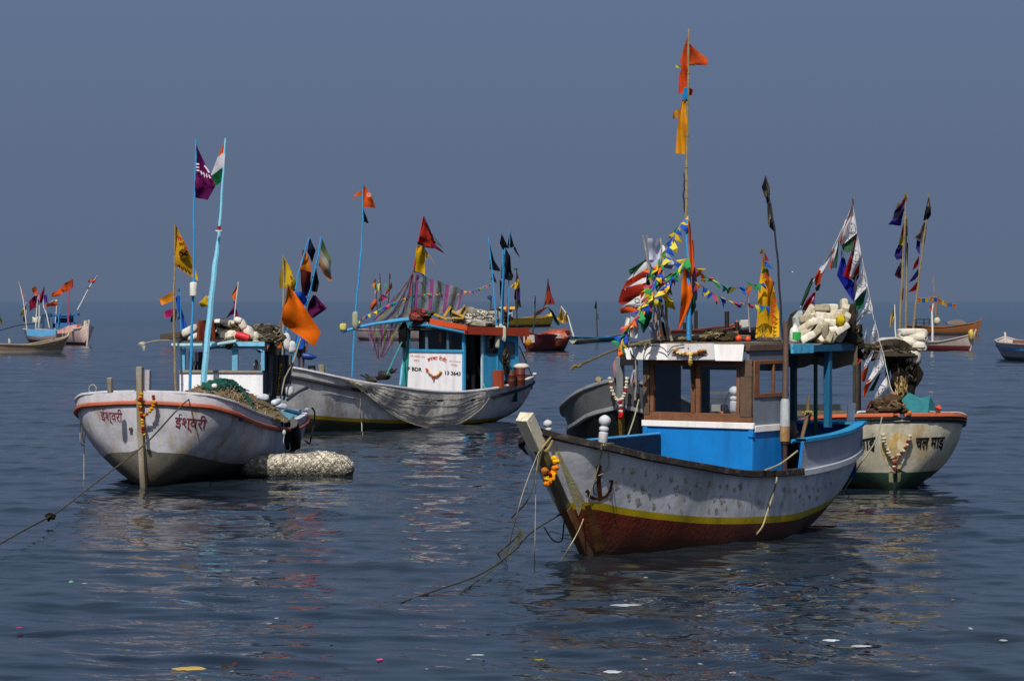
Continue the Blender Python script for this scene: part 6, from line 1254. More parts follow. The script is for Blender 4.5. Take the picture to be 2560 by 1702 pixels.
mb = hd_.skin([lambda a: hd_.zg(a) - pch([-.7, 2, 8], [.72, .6, .5], a)], 6, 50); hullD = mb.bvh(); mb.build('hull', [paint('0d0e11', var=.3, rough=.5, grime=.6, stain='25262a', stain_lo=.6, stain_amt=.6, bump=.015), dg_], BD, angle=60)
hd_.inner(.7, .16).build('deck', [paint('3c4044'), wood('3c3a36', .5)], BD)
mb = MB(); hd_.rail(mb, .02, .09, .05, out=.02); mb.build('gunwale_rail', dgl, BD, bevel=.015)
mb = MB(); hd_.rail(mb, 0, .07, .06, zf=lambda a: hd_.zg(a) - pch([-.7, 2, 8], [.72, .6, .5], a), out=.05); mb.build('rub_rail', dgl, BD, bevel=.015)
stem_timber(fd, [(.05, -.3), (-.1, .3), (-.3, 1.2), (-.6, 2.2)], .2, paint('5c4a14', var=.4, scale=3, stain='2a2412', stain_amt=.7, stain_scale=3), 'stem_post', BD, .1)
stem_timber(fd, [(-.6, 2.2), (-.8, 3.0), (-.9, 3.78)], .24, paint('777a80', var=.2, stain='3c3e42', stain_amt=.6, stain_scale=4, chip='b0b2b4', chip_lo=.68), 'stem_head', BD, .16)
pb2 = fd.on_y(*zc(618, 510), .9)
MB().tube([pb2, fd.on_y(*zc(600, 435), .9)], .1, 6).build('mooring_post', wood('7a6a50', .5), BD)
mb = MB(); mb.tube([fd.on_y(*zc(605, 905), 1.2), fd.on_y(*zc(560, 828), 1.2)], .035, 6); mb.build('strut', wood('8a8478', .3), BD)
# its low after deck, glimpsed through the front boat's windows
for x0, x1, y0, y1, nm, hexc in ((1540, 1790, 540, 566, 'cross_beam', '5c5a56'), (1540, 1760, 600, 625, 'cross_beam', '4a4a4a'), (1560, 1640, 648, 706, 'locker', '8a867e'), (1636, 1700, 655, 706, 'hatch', '23262a')):
    a, b = P(*zc(x0, y1), 83), P(*zc(x1, y0), 83); mb = MB(); mb.box((a + b) / 2, (b.x - a.x, .4, b.z - a.z)); mb.build(nm, paint(hexc, var=.2), BD)
mb = MB(); mb.lathe([(r * 1.05, z * .95) for r, z in PROF], P(*zc(1752, 710), 82), (.04, 0, 1), 12); mb.build('bollard', paint('c0c2c8', var=.1), BD)
mb = MB(); mb.tube(smooth_path([P(*zc(x, y), 82.5) for x, y in ((1660, 700), (1690, 600), (1730, 520), (1770, 490), (1800, 500))], 4), .02, 5); mb.build('cable', paint('3a3a3c'), BD)
garland('white and red flower garland in a V on the dark grey boat stem', [fd.on_s(*zc(x, y), -1.05) for x, y in ((700, 430), (712, 500), (735, 570), (765, 615), (800, 610), (825, 560), (840, 490), (848, 425))], ['c8c4b0', 'd0ccb8', 'b4ac94', '9a1c30', 'c4c0ac'], .06, .07)
garland('hanging tail of the white and red garland on the dark grey boat', [fd.on_s(*zc(x, y), -1.05) for x, y in ((785, 610), (790, 660), (793, 710), (794, 755))], ['c8c4b0', 'b81c2c', 'd0ccb8', 'a8182c'], .065, .07)
rope('rope', 'pale rope from the dark grey boat rail down behind the white bollard', [P(*zc(945, 610), 74.5), P(*zc(900, 780), 73), P(*zc(840, 950), 71)], .02, '9a947c')
pole_thing('white and red cloth hung by the stem of the dark grey boat', [(1588, 1000), (1590, 940), (1588, 900)], 75.2, .03, 'grey', [([(1584, 912, 1594, 906), (1576, 950, 1598, 945), (1574, 960, 1596, 985)], ['b8bccc'], dict(amp=.05)), ([(1584, 930, 1590, 926), (1580, 955, 1594, 950), (1588, 960, 1594, 975)], ['8a2020'], dict(amp=.04, dz=-.08))])
for k, (x, y, hexc) in enumerate(((740, 340, 'a87a80'), (800, 300, '2c5c48'))):
    p = fd.on_s(*zc(x, y), -.9); tag(MB().blob(p, (.06, .06, .22), None, 1, .5).build('rag', cloth(hexc), origin=p), ('pink', 'green')[k] + ' rag tied round the stem head of the dark grey boat', 'rag')
p = P(*zc(850, 250), 75.4); tag(MB().box(p, (.5, .5, .45), rotz(.2)).build('deck_box', paint('15181c'), origin=p), 'black box behind the stem head of the dark grey boat', 'box')
# ------------------------------------------------------------------ cream boat at the right, bow on
fe = Frame(2240, 1226, 100)
TE = [(-.55, .15, 2.18, 2.05, -1.2), (-.45, .9, 2.17, 1.5, -1.3), (-.2, 1.5, 2.15, .6, -1.4), (.1, 1.9, 2.12, -.1, -1.5), (.6, 2.22, 2.05, -.4, -1.85), (1.3, 2.42, 1.95, -.5, -2.4), (2.5, 2.55, 1.82, -.5, -3.6), (5, 2.55, 1.65, -.5, -6), (9, 2.4, 1.6, -.5, -6), (12.5, 1.8, 1.7, -.1, -4)]
he = Hull(fe, TE); BE = thing('fishing_boat', 'cream and green fishing boat bow on with orange rim and black lettering', 'boat', fe(4, 0, 0))
e_cr = paint('cac5b2', var=.14, stain='ac8c40', stain_lo=.53, stain_amt=.75, stain_scale=1.3, stretch=(1, 1, .4), chip='6c6654', chip_lo=.70, bump=.012, bump_scale=8, smudge=('7a7664', .8, (1, 1, .6), .55))
gl_ = lambda a: pch([-.5, 0, 1, 3, 12], [.5, .52, .5, .45, .4], a)
wl_ = lambda a: he.zg(a) - .27
kl_ = lambda a: he.zg(a) - .2
mb = he.skin([gl_, wl_, kl_], 6, 60); hullE = mb.bvh(); mb.build('hull', [paint('24483c', var=.25, stain='4a4a34', stain_amt=.5, stain_scale=2, grime=.9), e_cr, paint('d0cfc8'), paint('17181c', rough=.5)], BE, angle=60)
he.inner(.6, .16).build('deck', [paint('3c4c50'), wood('3c3a36', .5)], BE)
mb = MB(); he.rail(mb, .0, .1, .05, out=.02); mb.build('gunwale_rail', paint('c0603a', var=.1, stain='8a4a34', stain_amt=.5, stain_scale=3), BE, bevel=.015)
mb = MB(); he.rail(mb, -.12, .06, .03, out=.06); he.rail(mb, -.2, .06, .02, out=.05); mb.build('rub_rail', paint('101114', rough=.4), BE, bevel=.01)
eE = lambda x, y: (1900 + x / 3.136, 760 + y / 3.136)
mb = MB(); ribbon(mb, hullE, [eE(1050, 1010), eE(1052, 1060), eE(1055, 1120), eE(1055, 1200), eE(1056, 1290)], [.3, .75, .78, .62, .3], .006); mb.build('stem_sunlit_rust', paint('bc9c54', var=.3, scale=2.5, stain='cac5b2', stain_lo=.48, stain_amt=.9, stain_scale=2.2), BE)  # rusty yellow patch that also paints the sunlit triangle of the bow
for x, w_ in ((1030, .14), (1090, .12)):
    mb = MB(); ribbon(mb, hullE, [eE(x, 1320), eE(x - 2, 1380), eE(x + 4, 1470)], [w_, w_ * .9, w_ * .6], .008); mb.build('salt_streak', paint('9a9a74', var=.3, stain='5a6a50', stain_amt=.6, stain_scale=4), BE)
EK = paint('15161a', bump=0)
lettering('चल माई', [eE(1225, 1020), eE(1455, 1010), eE(1430, 1145), eE(1215, 1150)], hullE, BE, EK, bold=.03)
lettering('साई', [eE(750, 1040), eE(905, 1005), eE(905, 1160), eE(770, 1160)], hullE, BE, EK, bold=.03)
garland('white and red flower garland hung in a V on the cream boat bow', [hit(hullE, *eE(x, y), .09, 73.8)[0] for x, y in ((960, 1020), (975, 1080), (1000, 1140), (1030, 1190), (1050, 1210), (1080, 1180), (1120, 1130), (1150, 1070), (1172, 1015))], ['b8b098', '7a2820', 'c4bca4', '6e201c', 'b4ac90'], .06, .075)
garland('tail of the red and white garland below the V on the cream boat', [hit(hullE, *eE(x, y), .09, 73.8)[0] for x, y in ((1048, 1215), (1050, 1260), (1053, 1305))], ['b8b098', '8a2820', 'c4bca4'], .06, .075)
mb = MB(); mb.tube(smooth_path([fe.on_s(*eE(x, y), .8) for x, y in ((1250, 855), (1262, 840), (1400, 848), (1560, 850), (1610, 870), (1615, 885))], 4), .03, 6); mb.build('hand_rail', paint('8f9294', rough=.3), BE)
mb = MB(); mb.tube(smooth_path([fe.on_s(*eE(x, y), 1.2) for x, y in ((760, 855), (780, 845), (860, 848), (890, 880))], 4), .03, 6); mb.build('hand_rail', paint('c0c0c4', rough=.3), BE)
mb = MB(); fe.box(mb, 3.4, 11, -1.5, 2.2, 1.5, 1.9); fe.box(mb, 4, 4.2, .4, 2.6, 2.0, 2.3); mb.build('deck_house_base', paint('2c3234', var=.3), BE)
mb = MB(); fe.box(mb, 3.9, 4.1, 0.2, 3.8, 1.98, 2.12); mb.build('cross_beam', wood('6a5e50', .5), BE)
# canopy
for x, y0, y1, w_, hexc in ((1000, 440, 700, .07, '1c5474'), (1090, 400, 560, .2, '14171a'), (1150, 380, 680, .06, '5a4634'), (760, 370, 830, .13, '4c4438')):
    p, q_ = fe.on_s(*eE(x, y1), 5), fe.on_s(*eE(x, y0), 5); MB().tube([p, q_], w_, 7).build('canopy_post', wood(hexc, .4), BE)
mb = MB(); L0 = [(880, 285), (960, 262), (1060, 258), (1160, 290)]; L1 = [(900, 330), (980, 340), (1060, 345), (1120, 330)]
mb.grid([[fe.on_s(*eE(x, y), 6.5) for x, y in L0], [fe.on_s(*eE(x, (y + z) / 2 + 4), 5.6) for (x, y), (_, z) in zip(L0, L1)], [fe.on_s(*eE(x, y), 5) for x, y in L1]]); mb.build('canopy_sheet', paint('b4b0a6', var=.12, stain='7a766c', stain_amt=.5, stain_scale=2), BE)
mb = MB()
for a, b, r_ in (((700, 300), (1240, 345), .06), ((760, 380), (1120, 355), .05), ((930, 350), (1180, 300), .08), ((1000, 440), (1160, 310), .06), ((1120, 380), (1250, 378), .04)):
    mb.tube(smooth_path([fe.on_s(*eE(*a), 4.9), fe.on_s(*eE((a[0] + b[0]) / 2, (a[1] + b[1]) / 2 + 6), 4.9), fe.on_s(*eE(*b), 4.9)], 4), r_, 6)
mb.build('canopy_spars', wood('4a4238', .6), BE)
tangle('net_bundle', 'dark brown netting and rope sagging under the cream boat canopy', P(*eE(1010, 385), 79), (.9, .4, .28), 60, .025, ['3a342c', '5a5044', '26221e'], 'net', body='38322a', seed=51)
tangle('net_bundle', 'black rope and frayed line hanging on the cream boat canopy post', P(*eE(1140, 540), 79), (.42, .3, .85), 110, .022, ['23211e', '14130f', '4c443a'], 'rope', body='1c1a18', seed=52)
rg = random.Random(53); t = thing('rope_bundle', 'straw coloured rope ends hanging below the canopy of the cream boat', 'rope', P(*eE(1100, 600), 78.4)); mb = MB()
for k in range(26):
    x = rg.uniform(1062, 1150); y0 = rg.uniform(560, 610); y1 = rg.uniform(680, 750)
    mb.tube(smooth_path([P(*eE(x + rg.uniform(-6, 6), lerp(y0, y1, q / 4)), 78.3 + rg.uniform(-.1, .1)) for q in range(5)], 3), rg.uniform(.01, .026), 4, rg.randrange(3), False)
mb.build('strands', [paint(h, rough=.95, var=.3, bump=0, spec=.05) for h in ('8a7450', '6c5a3c', 'a08a60')], t)
tangle('net_bundle', 'black jumble of nets at the right end of the awning', P(*eE(700, 310), 66), (.35, .3, .5), 60, .02, ['1e1c19', '3a352d', '0f0e0d'], 'net', body='1a1816', seed=54)
for k in range(7):
    p = P(*eE(1193 + RND.uniform(-5, 5), 220 + k * 20), 79.4); foam_float('white foam slab in the stack on the cream boat canopy', p, (.44, .3, .11), rotz(RND.uniform(-.4, .4)), 'c4c0b2', 'white foam slabs stacked on the cream boat canopy', .4)
for u, v, lab in ((1160, 415, 'left white float hanging under the foam slab stack'), (1210, 425, 'right white float hanging under the foam slab stack')): foam_float(lab, P(*eE(u, v), 79), (.28, .2, .22), rnd_rot(.3), 'b4b0a4', None, .7)
mb = MB(); L = [(1050, 850), (1070, 795), (1110, 755), (1165, 690), (1200, 708), (1250, 735), (1335, 722), (1355, 760), (1385, 815), (1400, 860)]
rows = [[fe.on_s(*eE(lerp(x, 1220, j * .04), lerp(y, 862, j / 5) + 3 * math.sin(x * .05 + j)), 1.4 - .14 * j + .15 * math.sin(x * .06)) for x, y in L] for j in range(6)]
mb.grid(rows); tag(mb.build('tarpaulin', cloth('2c6c74', .15), origin=rows[5][4]), 'teal tarpaulin humped over gear on the cream boat bow', 'tarpaulin')
for x, y, hexc, lab, r_ in ((1160, 862, 'd8901c', 'orange marigold on the rim left of the teal tarpaulin', .12), (1500, 872, 'd8b01c', 'yellow marigold on the rim right of the teal tarpaulin', .08), (1400, 815, 'c8604c', 'salmon ball float at the right of the teal tarpaulin', .1)):
    p = fe.on_s(*eE(x, y), .6); tag(MB().blob(p, (r_, r_, r_ * .8), wob=.5, nu=14, nv=10).build('marigold' if 'mari' in lab else 'ball_float', cloth(hexc), origin=p), lab, 'flower' if 'mari' in lab else 'float')
tangle('rope_bundle', 'brown rope wound on the bitt at the cream boat rim', P(*eE(1000, 815), 74.5), (.5, .3, .3), 60, .025, ['5c4a38', '7a6448', '3c3026'], 'rope', body='4a3a2c', seed=55)
q_ = [P(*eE(1030, 690), 74.6), P(*eE(1100, 760), 74.6)]; tag(MB().tube(q_, .06, 7).build('timber', wood('9a7060', .4), origin=q_[0]), 'pinkish timber leaning behind the lowest party flag', 'timber')
# party flags: saffron, white and green with a clock face in outline
def clock(cx, cy, r, sq=.75, sl=.15):
    m = [[(cx + r * sq * math.cos(a) + sl * r * math.sin(a), cy + r * math.sin(a)) for a in [k * .45 for k in range(15)]], [(cx, cy), (cx + r * .4 * sq, cy - r * .4)], [(cx, cy), (cx - r * .1, cy + r * .55)]]
    for a in (0, 1.57, 3.14, 4.71): m.append([(cx + r * sq * math.cos(a) * .72, cy + r * math.sin(a) * .72), (cx + r * sq * math.cos(a), cy + r * math.sin(a))])
    return m
def party(rows, cols, mk=None, **kw):
    d_ = dict(amp=.06, fly=.1, ns=10); d_.update(kw); d_['dz'] = d_.get('dz', 0) - .22
    if mk: d_['marks'] = [('emblem', clock(*mk), .018, '454c62')]
    return (rows, cols, d_)
DE = 77.5
pole_thing('dark mast carrying the tallest party flags with clock emblems', [(2143, 1030), (2142, 880), (2139, 700), (2133, 520), (2131, 497)], DE, [.07, .06, .04, .025, .02], 'dark', [
    party([(2131.5, 512, 2133, 512), (2120, 545, 2138, 548), (2100, 604, 2142, 580), (2102, 616, 2142, 584)], ['c9cad0'], (2129, 572, 14), dz=-.1), party([(2131, 510, 2132.5, 514), (2114, 558, 2119, 562), (2098, 604, 2103, 612)], ['b04a28'], dz=-.2),
    party([(2104, 614, 2142, 582), (2108, 628, 2142, 600), (2118, 634, 2141, 620)], ['3c5a44']), party([(2141, 582, 2143, 584), (2125, 640, 2134, 640), (2107, 690, 2126, 696)], ['6a1420', 'a01c1c']),
    party([(2142, 584, 2144, 590), (2136, 630, 2156, 642), (2130, 660, 2150, 664), (2124, 690, 2132, 694)], ['c9c9cf'], (2139, 640, 15), dz=-.1), party([(2148, 652, 2150, 660), (2132, 680, 2149, 690), (2125, 696, 2142, 704)], ['b01c1a', '4c3a20'], dz=.1),
    party([(2104, 640, 2112, 648), (2092, 688, 2120, 694), (2112, 722, 2140, 708), (2134, 755, 2138, 740)], ['20309a', '1a2488'], dz=.3), party([(2103, 618, 2106, 630), (2102, 640, 2112, 650)], ['8a9ac8'], dz=.25)])
pole_thing('sagging line of party flags right of the mast above the float heap', [(2184, 800), (2181, 780), (2170, 719), (2155, 645)], DE - .4, .012, 'white', [
    party([(2156.5, 665, 2158, 668), (2148, 700, 2169, 712), (2142, 725, 2168, 722), (2136, 752, 2150, 738)], ['cbcbd0'], (2152, 702, 17), dz=-.1), party([(2150, 738, 2168, 722), (2138, 752, 2162, 745), (2140, 776, 2156, 770)], ['1f5c3c'], dz=0),
    party([(2173, 738, 2175, 740), (2162, 768, 2181, 770), (2150, 788, 2182, 784)], ['c8c9ce'], (2168, 766, 12), dz=-.1), party([(2150, 788, 2160, 786), (2140, 800, 2152, 798), (2136, 828, 2142, 822)], ['a8a4b0'])], name='flag_line', cat='flag line')
pole_thing('sagging line of party flags on the left of the mast', [(2001, 768), (2040, 690), (2090, 605), (2128, 520)], DE + .3, .012, 'white', [
    party([(2128, 528, 2130, 530), (2112, 552, 2120, 566), (2103, 590, 2110, 590)], ['b8c4cc'], dz=.1), party([(2096, 598, 2096.5, 600), (2080, 640, 2090, 650), (2074, 668, 2086, 670)], ['c4c6ca']), party([(2084, 620, 2087, 622), (2074, 660, 2080, 664), (2074, 672, 2080, 672)], ['b44a2c'], dz=-.1), party([(2096, 600, 2097, 602), (2090, 640, 2095, 645), (2086, 670, 2092, 670)], ['2c5a44'], dz=-.05),
    party([(2080, 622, 2084, 626), (2056, 660, 2066, 668), (2044, 686, 2060, 682)], ['b9bcc4']), party([(2046, 674, 2058, 680), (2036, 694, 2052, 698), (2038, 712, 2048, 718)], ['a8381e'], dz=-.1), party([(2048, 708, 2052, 712), (2038, 720, 2046, 728), (2040, 728, 2048, 726)], ['1f4a3c'], dz=-.1),
    party([(2030, 694, 2034, 696), (2014, 726, 2022, 732), (2000, 764, 2006, 766)], ['24452c']), party([(2034, 730, 2040, 732), (2016, 750, 2032, 756), (2005, 774, 2020, 778)], ['84242a'], dz=-.1), party([(2032, 742, 2037, 744), (2024, 770, 2036, 768)], ['a8a0d0'])], name='flag_line', cat='flag line')
pole_thing('lower string of party flags hanging over the cream boat bow', [(2250, 1010), (2226, 965), (2212, 900), (2196, 840), (2187, 800)], 76, .014, 'white', [
    party([(2187, 806, 2188, 808), (2178, 838, 2193, 840), (2176, 858, 2198, 852)], ['c9cad0'], (2186, 836, 10)), party([(2165, 824, 2166, 826), (2157, 855, 2170, 852)], ['b4bccc'], (2163, 844, 6)),
    party([(2157, 868, 2160, 870), (2148, 890, 2154, 895)], ['c0b4b4']), party([(2148, 888, 2155, 894), (2138, 906, 2147, 910)], ['b84a24']), party([(2182, 874, 2184, 880), (2164, 900, 2176, 905), (2158, 925, 2172, 915)], ['b4bac8'], (2168, 902, 7)), party([(2158, 918, 2174, 910), (2152, 950, 2162, 955)], ['b8441f']),
    party([(2201, 870, 2202, 872), (2188, 905, 2210, 908), (2180, 930, 2208, 918), (2165, 960, 2190, 945)], ['cccdd2'], (2196, 908, 13), dz=-.1), party([(2168, 950, 2186, 945), (2158, 972, 2172, 968), (2158, 994, 2162, 992)], ['b8441f'], dz=-.1), party([(2196, 936, 2204, 930), (2182, 960, 2196, 950), (2170, 980, 2184, 975)], ['1f4a3a'], dz=.1),
    party([(2216, 939, 2217, 941), (2196, 972, 2226, 970), (2182, 1000, 2226, 984), (2168, 1016, 2180, 1010)], ['d0d0d4'], (2205, 976, 14), dz=-.2), party([(2172, 1004, 2184, 1000), (2164, 1026, 2172, 1020)], ['c04a20'], dz=-.2), party([(2184, 1002, 2212, 990), (2172, 1026, 2192, 1014)], ['4a5a4c'], dz=-.1)], name='flag_line', cat='flag line')
# bamboo poles behind with striped and dark flags
pole_thing('tallest bamboo with yellow, red and purple striped flags at right', [(2248, 842), (2255, 700), (2262, 560), (2265, 478)], 88, .042, 'bamboo', [
    ([(2265, 482, 2266, 484), (2260, 496, 2270, 492), (2252, 508, 2268, 500), (2248, 516, 2266, 508)], ['c4b020', 'a83a1c', '8a2018'], dict(amp=.05, dz=-.15)), ([(2250, 512, 2266, 506), (2236, 528, 2262, 522), (2232, 548, 2256, 545), (2220, 562, 2252, 564)], ['352a7c', '16162c', '3a2c80'], dict(amp=.08, dz=-.15)), ([(2243, 510, 2250, 506), (2238, 524, 2246, 518)], ['c4a820'], dict(amp=.03, dz=-.1))])
pole_thing('middle bamboo with knotted yellow, red and blue rags', [(2264, 835), (2266, 720), (2265, 600), (2264, 540)], 88.6, .042, 'bamboo', [
    ([(2264, 544, 2268, 546), (2256, 568, 2270, 566), (2252, 588, 2270, 590)], ['c0a820', '8a2418'], dict(amp=.05, dz=-.15)), ([(2252, 588, 2264, 586), (2246, 612, 2258, 614), (2242, 622, 2250, 626)], ['b89c20', '1c1c48'], dict(amp=.05, dz=-.15)), ([(2240, 622, 2260, 612), (2236, 640, 2262, 640), (2242, 650, 2258, 646)], ['2a2468', '1c1a4c'], dict(amp=.07, dz=-.15)),
    ([(2250, 656, 2256, 658), (2246, 668, 2256, 668)], ['c8b428'], dict(amp=.03)), ([(2246, 664, 2254, 668), (2236, 688, 2252, 685), (2246, 696, 2256, 697)], ['2c1830', '4a1820'], dict(amp=.04, dz=-.15)), ([(2268, 606, 2270, 608), (2265, 660, 2269, 664), (2264, 700, 2267, 704)], ['22304c'], dict(amp=.03)), ([(2256, 720, 2260, 722), (2250, 738, 2259, 742), (2252, 750, 2257, 752)], ['c8602c'], dict(amp=.03))])
pole_thing('leaning bamboo on the far right with grey rags and red and lilac pennants', [(2283, 825), (2294, 720), (2304, 640), (2314, 560), (2322.5, 486)], 87.5, .042, 'bamboo', [
    ([(2322, 489, 2323, 492), (2316, 515, 2328, 520), (2312, 530, 2328, 536), (2308, 552, 2320, 548)], ['3c362c', '1c1c20'], dict(amp=.05, dz=-.15)), ([(2310, 556, 2317, 556), (2298, 580, 2316, 575), (2286, 594, 2314, 592), (2302, 606, 2311, 616)], ['5c564c', '6a6258', '545066'], dict(amp=.06, dz=-.15)), ([(2292, 598, 2302, 596), (2290, 620, 2300, 622), (2296, 634, 2300, 636)], ['2e2c70'], dict(amp=.05, dz=-.15)),
    ([(2297, 640, 2298, 641), (2284, 662, 2296, 660), (2281, 676, 2294, 666)], ['a82a20'], dict(amp=.04, dz=-.15)), ([(2295, 672, 2296, 673), (2284, 688, 2294, 690), (2270, 708, 2288, 698)], ['3c3480'], dict(amp=.05, dz=-.15)), ([(2293, 704, 2294, 706), (2278, 722, 2292, 724), (2269, 731, 2284, 728)], ['a8241c'], dict(amp=.04, dz=-.15))])
# ------------------------------------------------------------------ boats farther out
def far_boat(name, label, bow, stern, beam, hb_, hm, hs, cols, zstripe=None, rake=.7, cat='boat', group=None, wl=None):
    """bow and stern waterline pixels; cols: bottom, side, strake, deck"""
    a, b = W(*bow), W(*stern); L_ = (b - a).length; fr = Frame(*bow, math.degrees(math.atan2(b.y - a.y, b.x - a.x))); h = beam / 2
    tab = [(-rake, .04, hb_, hb_ - .05, 1), (-rake * .5, h * .32, hb_ * .92, hb_ * .42, .8), (0, h * .5, hb_ * .85, -.02, .7), (L_ * .15, h * .8, lerp(hb_, hm, .6), -.3, .45), (L_ * .45, h, hm, -.35, .25), (L_ * .8, h * .88, lerp(hm, hs, .6), -.3, .3), (L_, h * .5, hs, .05, .5)]
    hl = Hull(fr, tab); t = thing(name, label, cat, fr(L_ * .4, 0, 0), group); zl = wl if wl is not None else .28 * hm
    hl.skin([lambda a_: zl, lambda a_: hl.zg(a_) - .25 * hm], 4, 26).build('hull', [paint(c, var=.15, stain='6a5a44', stain_lo=.58, stain_amt=.5, stain_scale=.9, stretch=(1, 1, .5), bump=0, chip='a8a098', chip_lo=.74) for c in cols[:3]], t, angle=60)
    hl.inner(.45 * hm, .12, n=14).build('deck', [paint(cols[3], bump=0), wood(cols[3], .3)], t)
    m = MB(); hl.rail(m, .02, .09, .05, n=18); m.build('gunwale_rail', paint(cols[2], bump=0), t)
    stem_timber(fr, [(.05, -.2), (-rake * .4, hb_ * .4), (-rake, hb_ * 1.0), (-rake * 1.25, hb_ * 1.22)], .2, paint(cols[2], var=.2, bump=0), 'stem_post', t, .1)
    return t, fr, hl
z0_ = lambda x, y: (0 + x / 3.564, 640 + y / 3.564)
# pink white boat with blue wheelhouse at far left
BF, ff, hf = far_boat('fishing_boat', 'small pink and white boat with blue wheelhouse and many flags, far left', z0_(775, 795), z0_(262, 765), 3.2, 2.5, 1.5, 1.7, ('5a282c', 'd0b4b0', 'd0c0b8', '2f7cb0'), wl=.35)
dF = ff(4, 0, 0).y
def card(mb, pts, d, th=.08, mat=0):
    """a board facing the camera side: outline pixels, given thickness"""
    a = [P(u, v, d) for u, v in pts]; b = [p + Vector((0, th, 0)) for p in a]; n = len(a)
    mb.add(a + b, [list(range(n)), list(range(n, 2 * n))[::-1]] + [[i, (i + 1) % n, n + (i + 1) % n, n + i] for i in range(n)], mat); return mb
bl1, bl2 = paint('2a5c94', var=.15, bump=0), paint('173a5c', var=.2, bump=0)
mb = MB(); 
for pts in ([(455, 515), (690, 510), (690, 530), (455, 535)], [(470, 600), (670, 590), (670, 625), (470, 640)], [(470, 530), (490, 530), (490, 640), (470, 640)], [(655, 525), (675, 525), (675, 600), (655, 600)], [(520, 530), (535, 530), (535, 605), (520, 605)], [(600, 530), (612, 530), (612, 600), (600, 600)], [(535, 545), (600, 545), (600, 552), (535, 552)]): card(mb, [z0_(*p) for p in pts], dF + .3, 1.6 if pts[0] == (455, 515) else .15)
mb.build('wheelhouse', bl1, BF); mb = MB(); card(mb, [z0_(*p) for p in ((490, 530), (655, 528), (655, 600), (490, 605))], dF + 2.4); mb.build('back_wall', bl2, BF)
mb = MB(); card(mb, [z0_(*p) for p in ((370, 520), (455, 510), (460, 545), (365, 555))], dF - .3, .5); card(mb, [z0_(*p) for p in ((375, 555), (395, 555), (395, 650), (375, 650))], dF - .3, .1); card(mb, [z0_(*p) for p in ((430, 555), (445, 555), (445, 640), (430, 640))], dF - .3, .1); mb.build('shelter', bl2, BF)
mb = MB(); card(mb, [z0_(*p) for p in ((235, 655), (500, 655), (495, 700), (360, 720), (240, 705))], dF - 1.7, .08); mb.build('side_panel', paint('4a8cb8', var=.12, bump=0), BF)
mb = MB(); card(mb, [z0_(*p) for p in ((510, 665), (610, 620), (730, 605), (720, 640), (600, 685), (515, 690))], dF - 2.2, .1); mb.build('bow_panel', paint('b49088', var=.1, stain='8a2c24', stain_lo=.48, stain_amt=.85, stain_scale=1.2, bump=0), BF)
mb = MB(); mb.tube([P(*z0_(762, 620), dF - 2), P(*z0_(764, 575), dF - 2)], .25, 8); mb.build('stem_knob', paint('b8a898', bump=0), BF)
p = P(*z0_(332, 570), dF); foam_float('white box float on the stern of the far left boat', p, (.6, .4, .45), None, 'b8b8b8', None, .5)
FL = [('thin pole with a single orange flag at the far left edge', [(240, 650), (205, 380), (168, 228)], [([(169, 232, 172, 234), (185, 290, 212, 330), (190, 340, 216, 372)], 'c8602a')]),
      ('pole with a yellow pennant below the leftmost orange flag', [(250, 680), (236, 560), (232, 412)], [([(234, 414, 236, 416), (200, 480, 236, 470), (178, 540, 215, 520)], 'b08a28'), ([(205, 540, 225, 540), (208, 580, 232, 590)], '2c2c30')]),
      ('pole with maroon and purple flags on the far left boat', [(318, 640), (326, 480), (338, 340)], [([(338, 350, 300, 362), (335, 420, 262, 400), (330, 450, 268, 488)], '6c1430'), ([(340, 360, 322, 358), (345, 400, 310, 410), (340, 440, 318, 440)], '5a2c6c')]),
      ('white pole with an orange and dark pink flag on the far left boat', [(345, 640), (350, 480), (345, 345)], [([(284, 288, 312, 268), (290, 320, 342, 320), (318, 350, 345, 338)], 'c0582c'), ([(355, 350, 400, 265), (350, 400, 395, 350), (362, 425, 388, 400)], '8a1c44')]),
      ('pole with a white and violet flag right of the maroon one', [(440, 640), (415, 520), (385, 430), (398, 300)], [([(372, 312, 400, 300), (370, 330, 396, 330)], 'c8b4c4'), ([(396, 350, 418, 345), (390, 410, 425, 420)], '4a2c84')]),
      ('pole with an orange and white banner low on the far left boat', [(490, 660), (497, 540), (510, 375)], [([(505, 375, 470, 395), (507, 405, 425, 420)], 'c4bcb8'), ([(507, 405, 420, 420), (506, 445, 378, 452)], 'c8502c')]),
      ('red pole with the largest orange flags on the far left boat', [(612, 610), (614, 420), (616, 330), (650, 200)], [([(652, 205, 575, 245), (650, 280, 545, 290), (600, 318, 565, 318)], 'a8441c'), ([(575, 255, 520, 300), (555, 330, 455, 340), (550, 345, 458, 368)], 'b8481c')]),
      ('slanting white pole with small red pennants pointing up right', [(690, 480), (740, 385), (800, 270), (866, 176)], [([(868, 178, 866, 182), (830, 200, 855, 215), (800, 225, 832, 240)], 'c0442c'), ([(790, 280, 802, 278), (768, 290, 790, 300)], 'a02438'), ([(812, 215, 790, 215), (806, 235, 760, 235)], 'a05a44')]),
      ('short plain blue pole in front of the far left wheelhouse', [(510, 690), (528, 520), (545, 390)], [])]
for lab, pts, fls in FL:
    pole_thing(lab, [z0_(*p) for p in pts], dF + RND.uniform(-1, 1), .07, 'blue' if 'plain' in lab else 'red' if 'red pole' in lab else 'white', [([(*z0_(r[0], r[1]), *z0_(r[2], r[3])) for r in rows], [c], dict(amp=.25, ns=6, nm=3)) for rows, c in fls], 'flags of the far left boat')
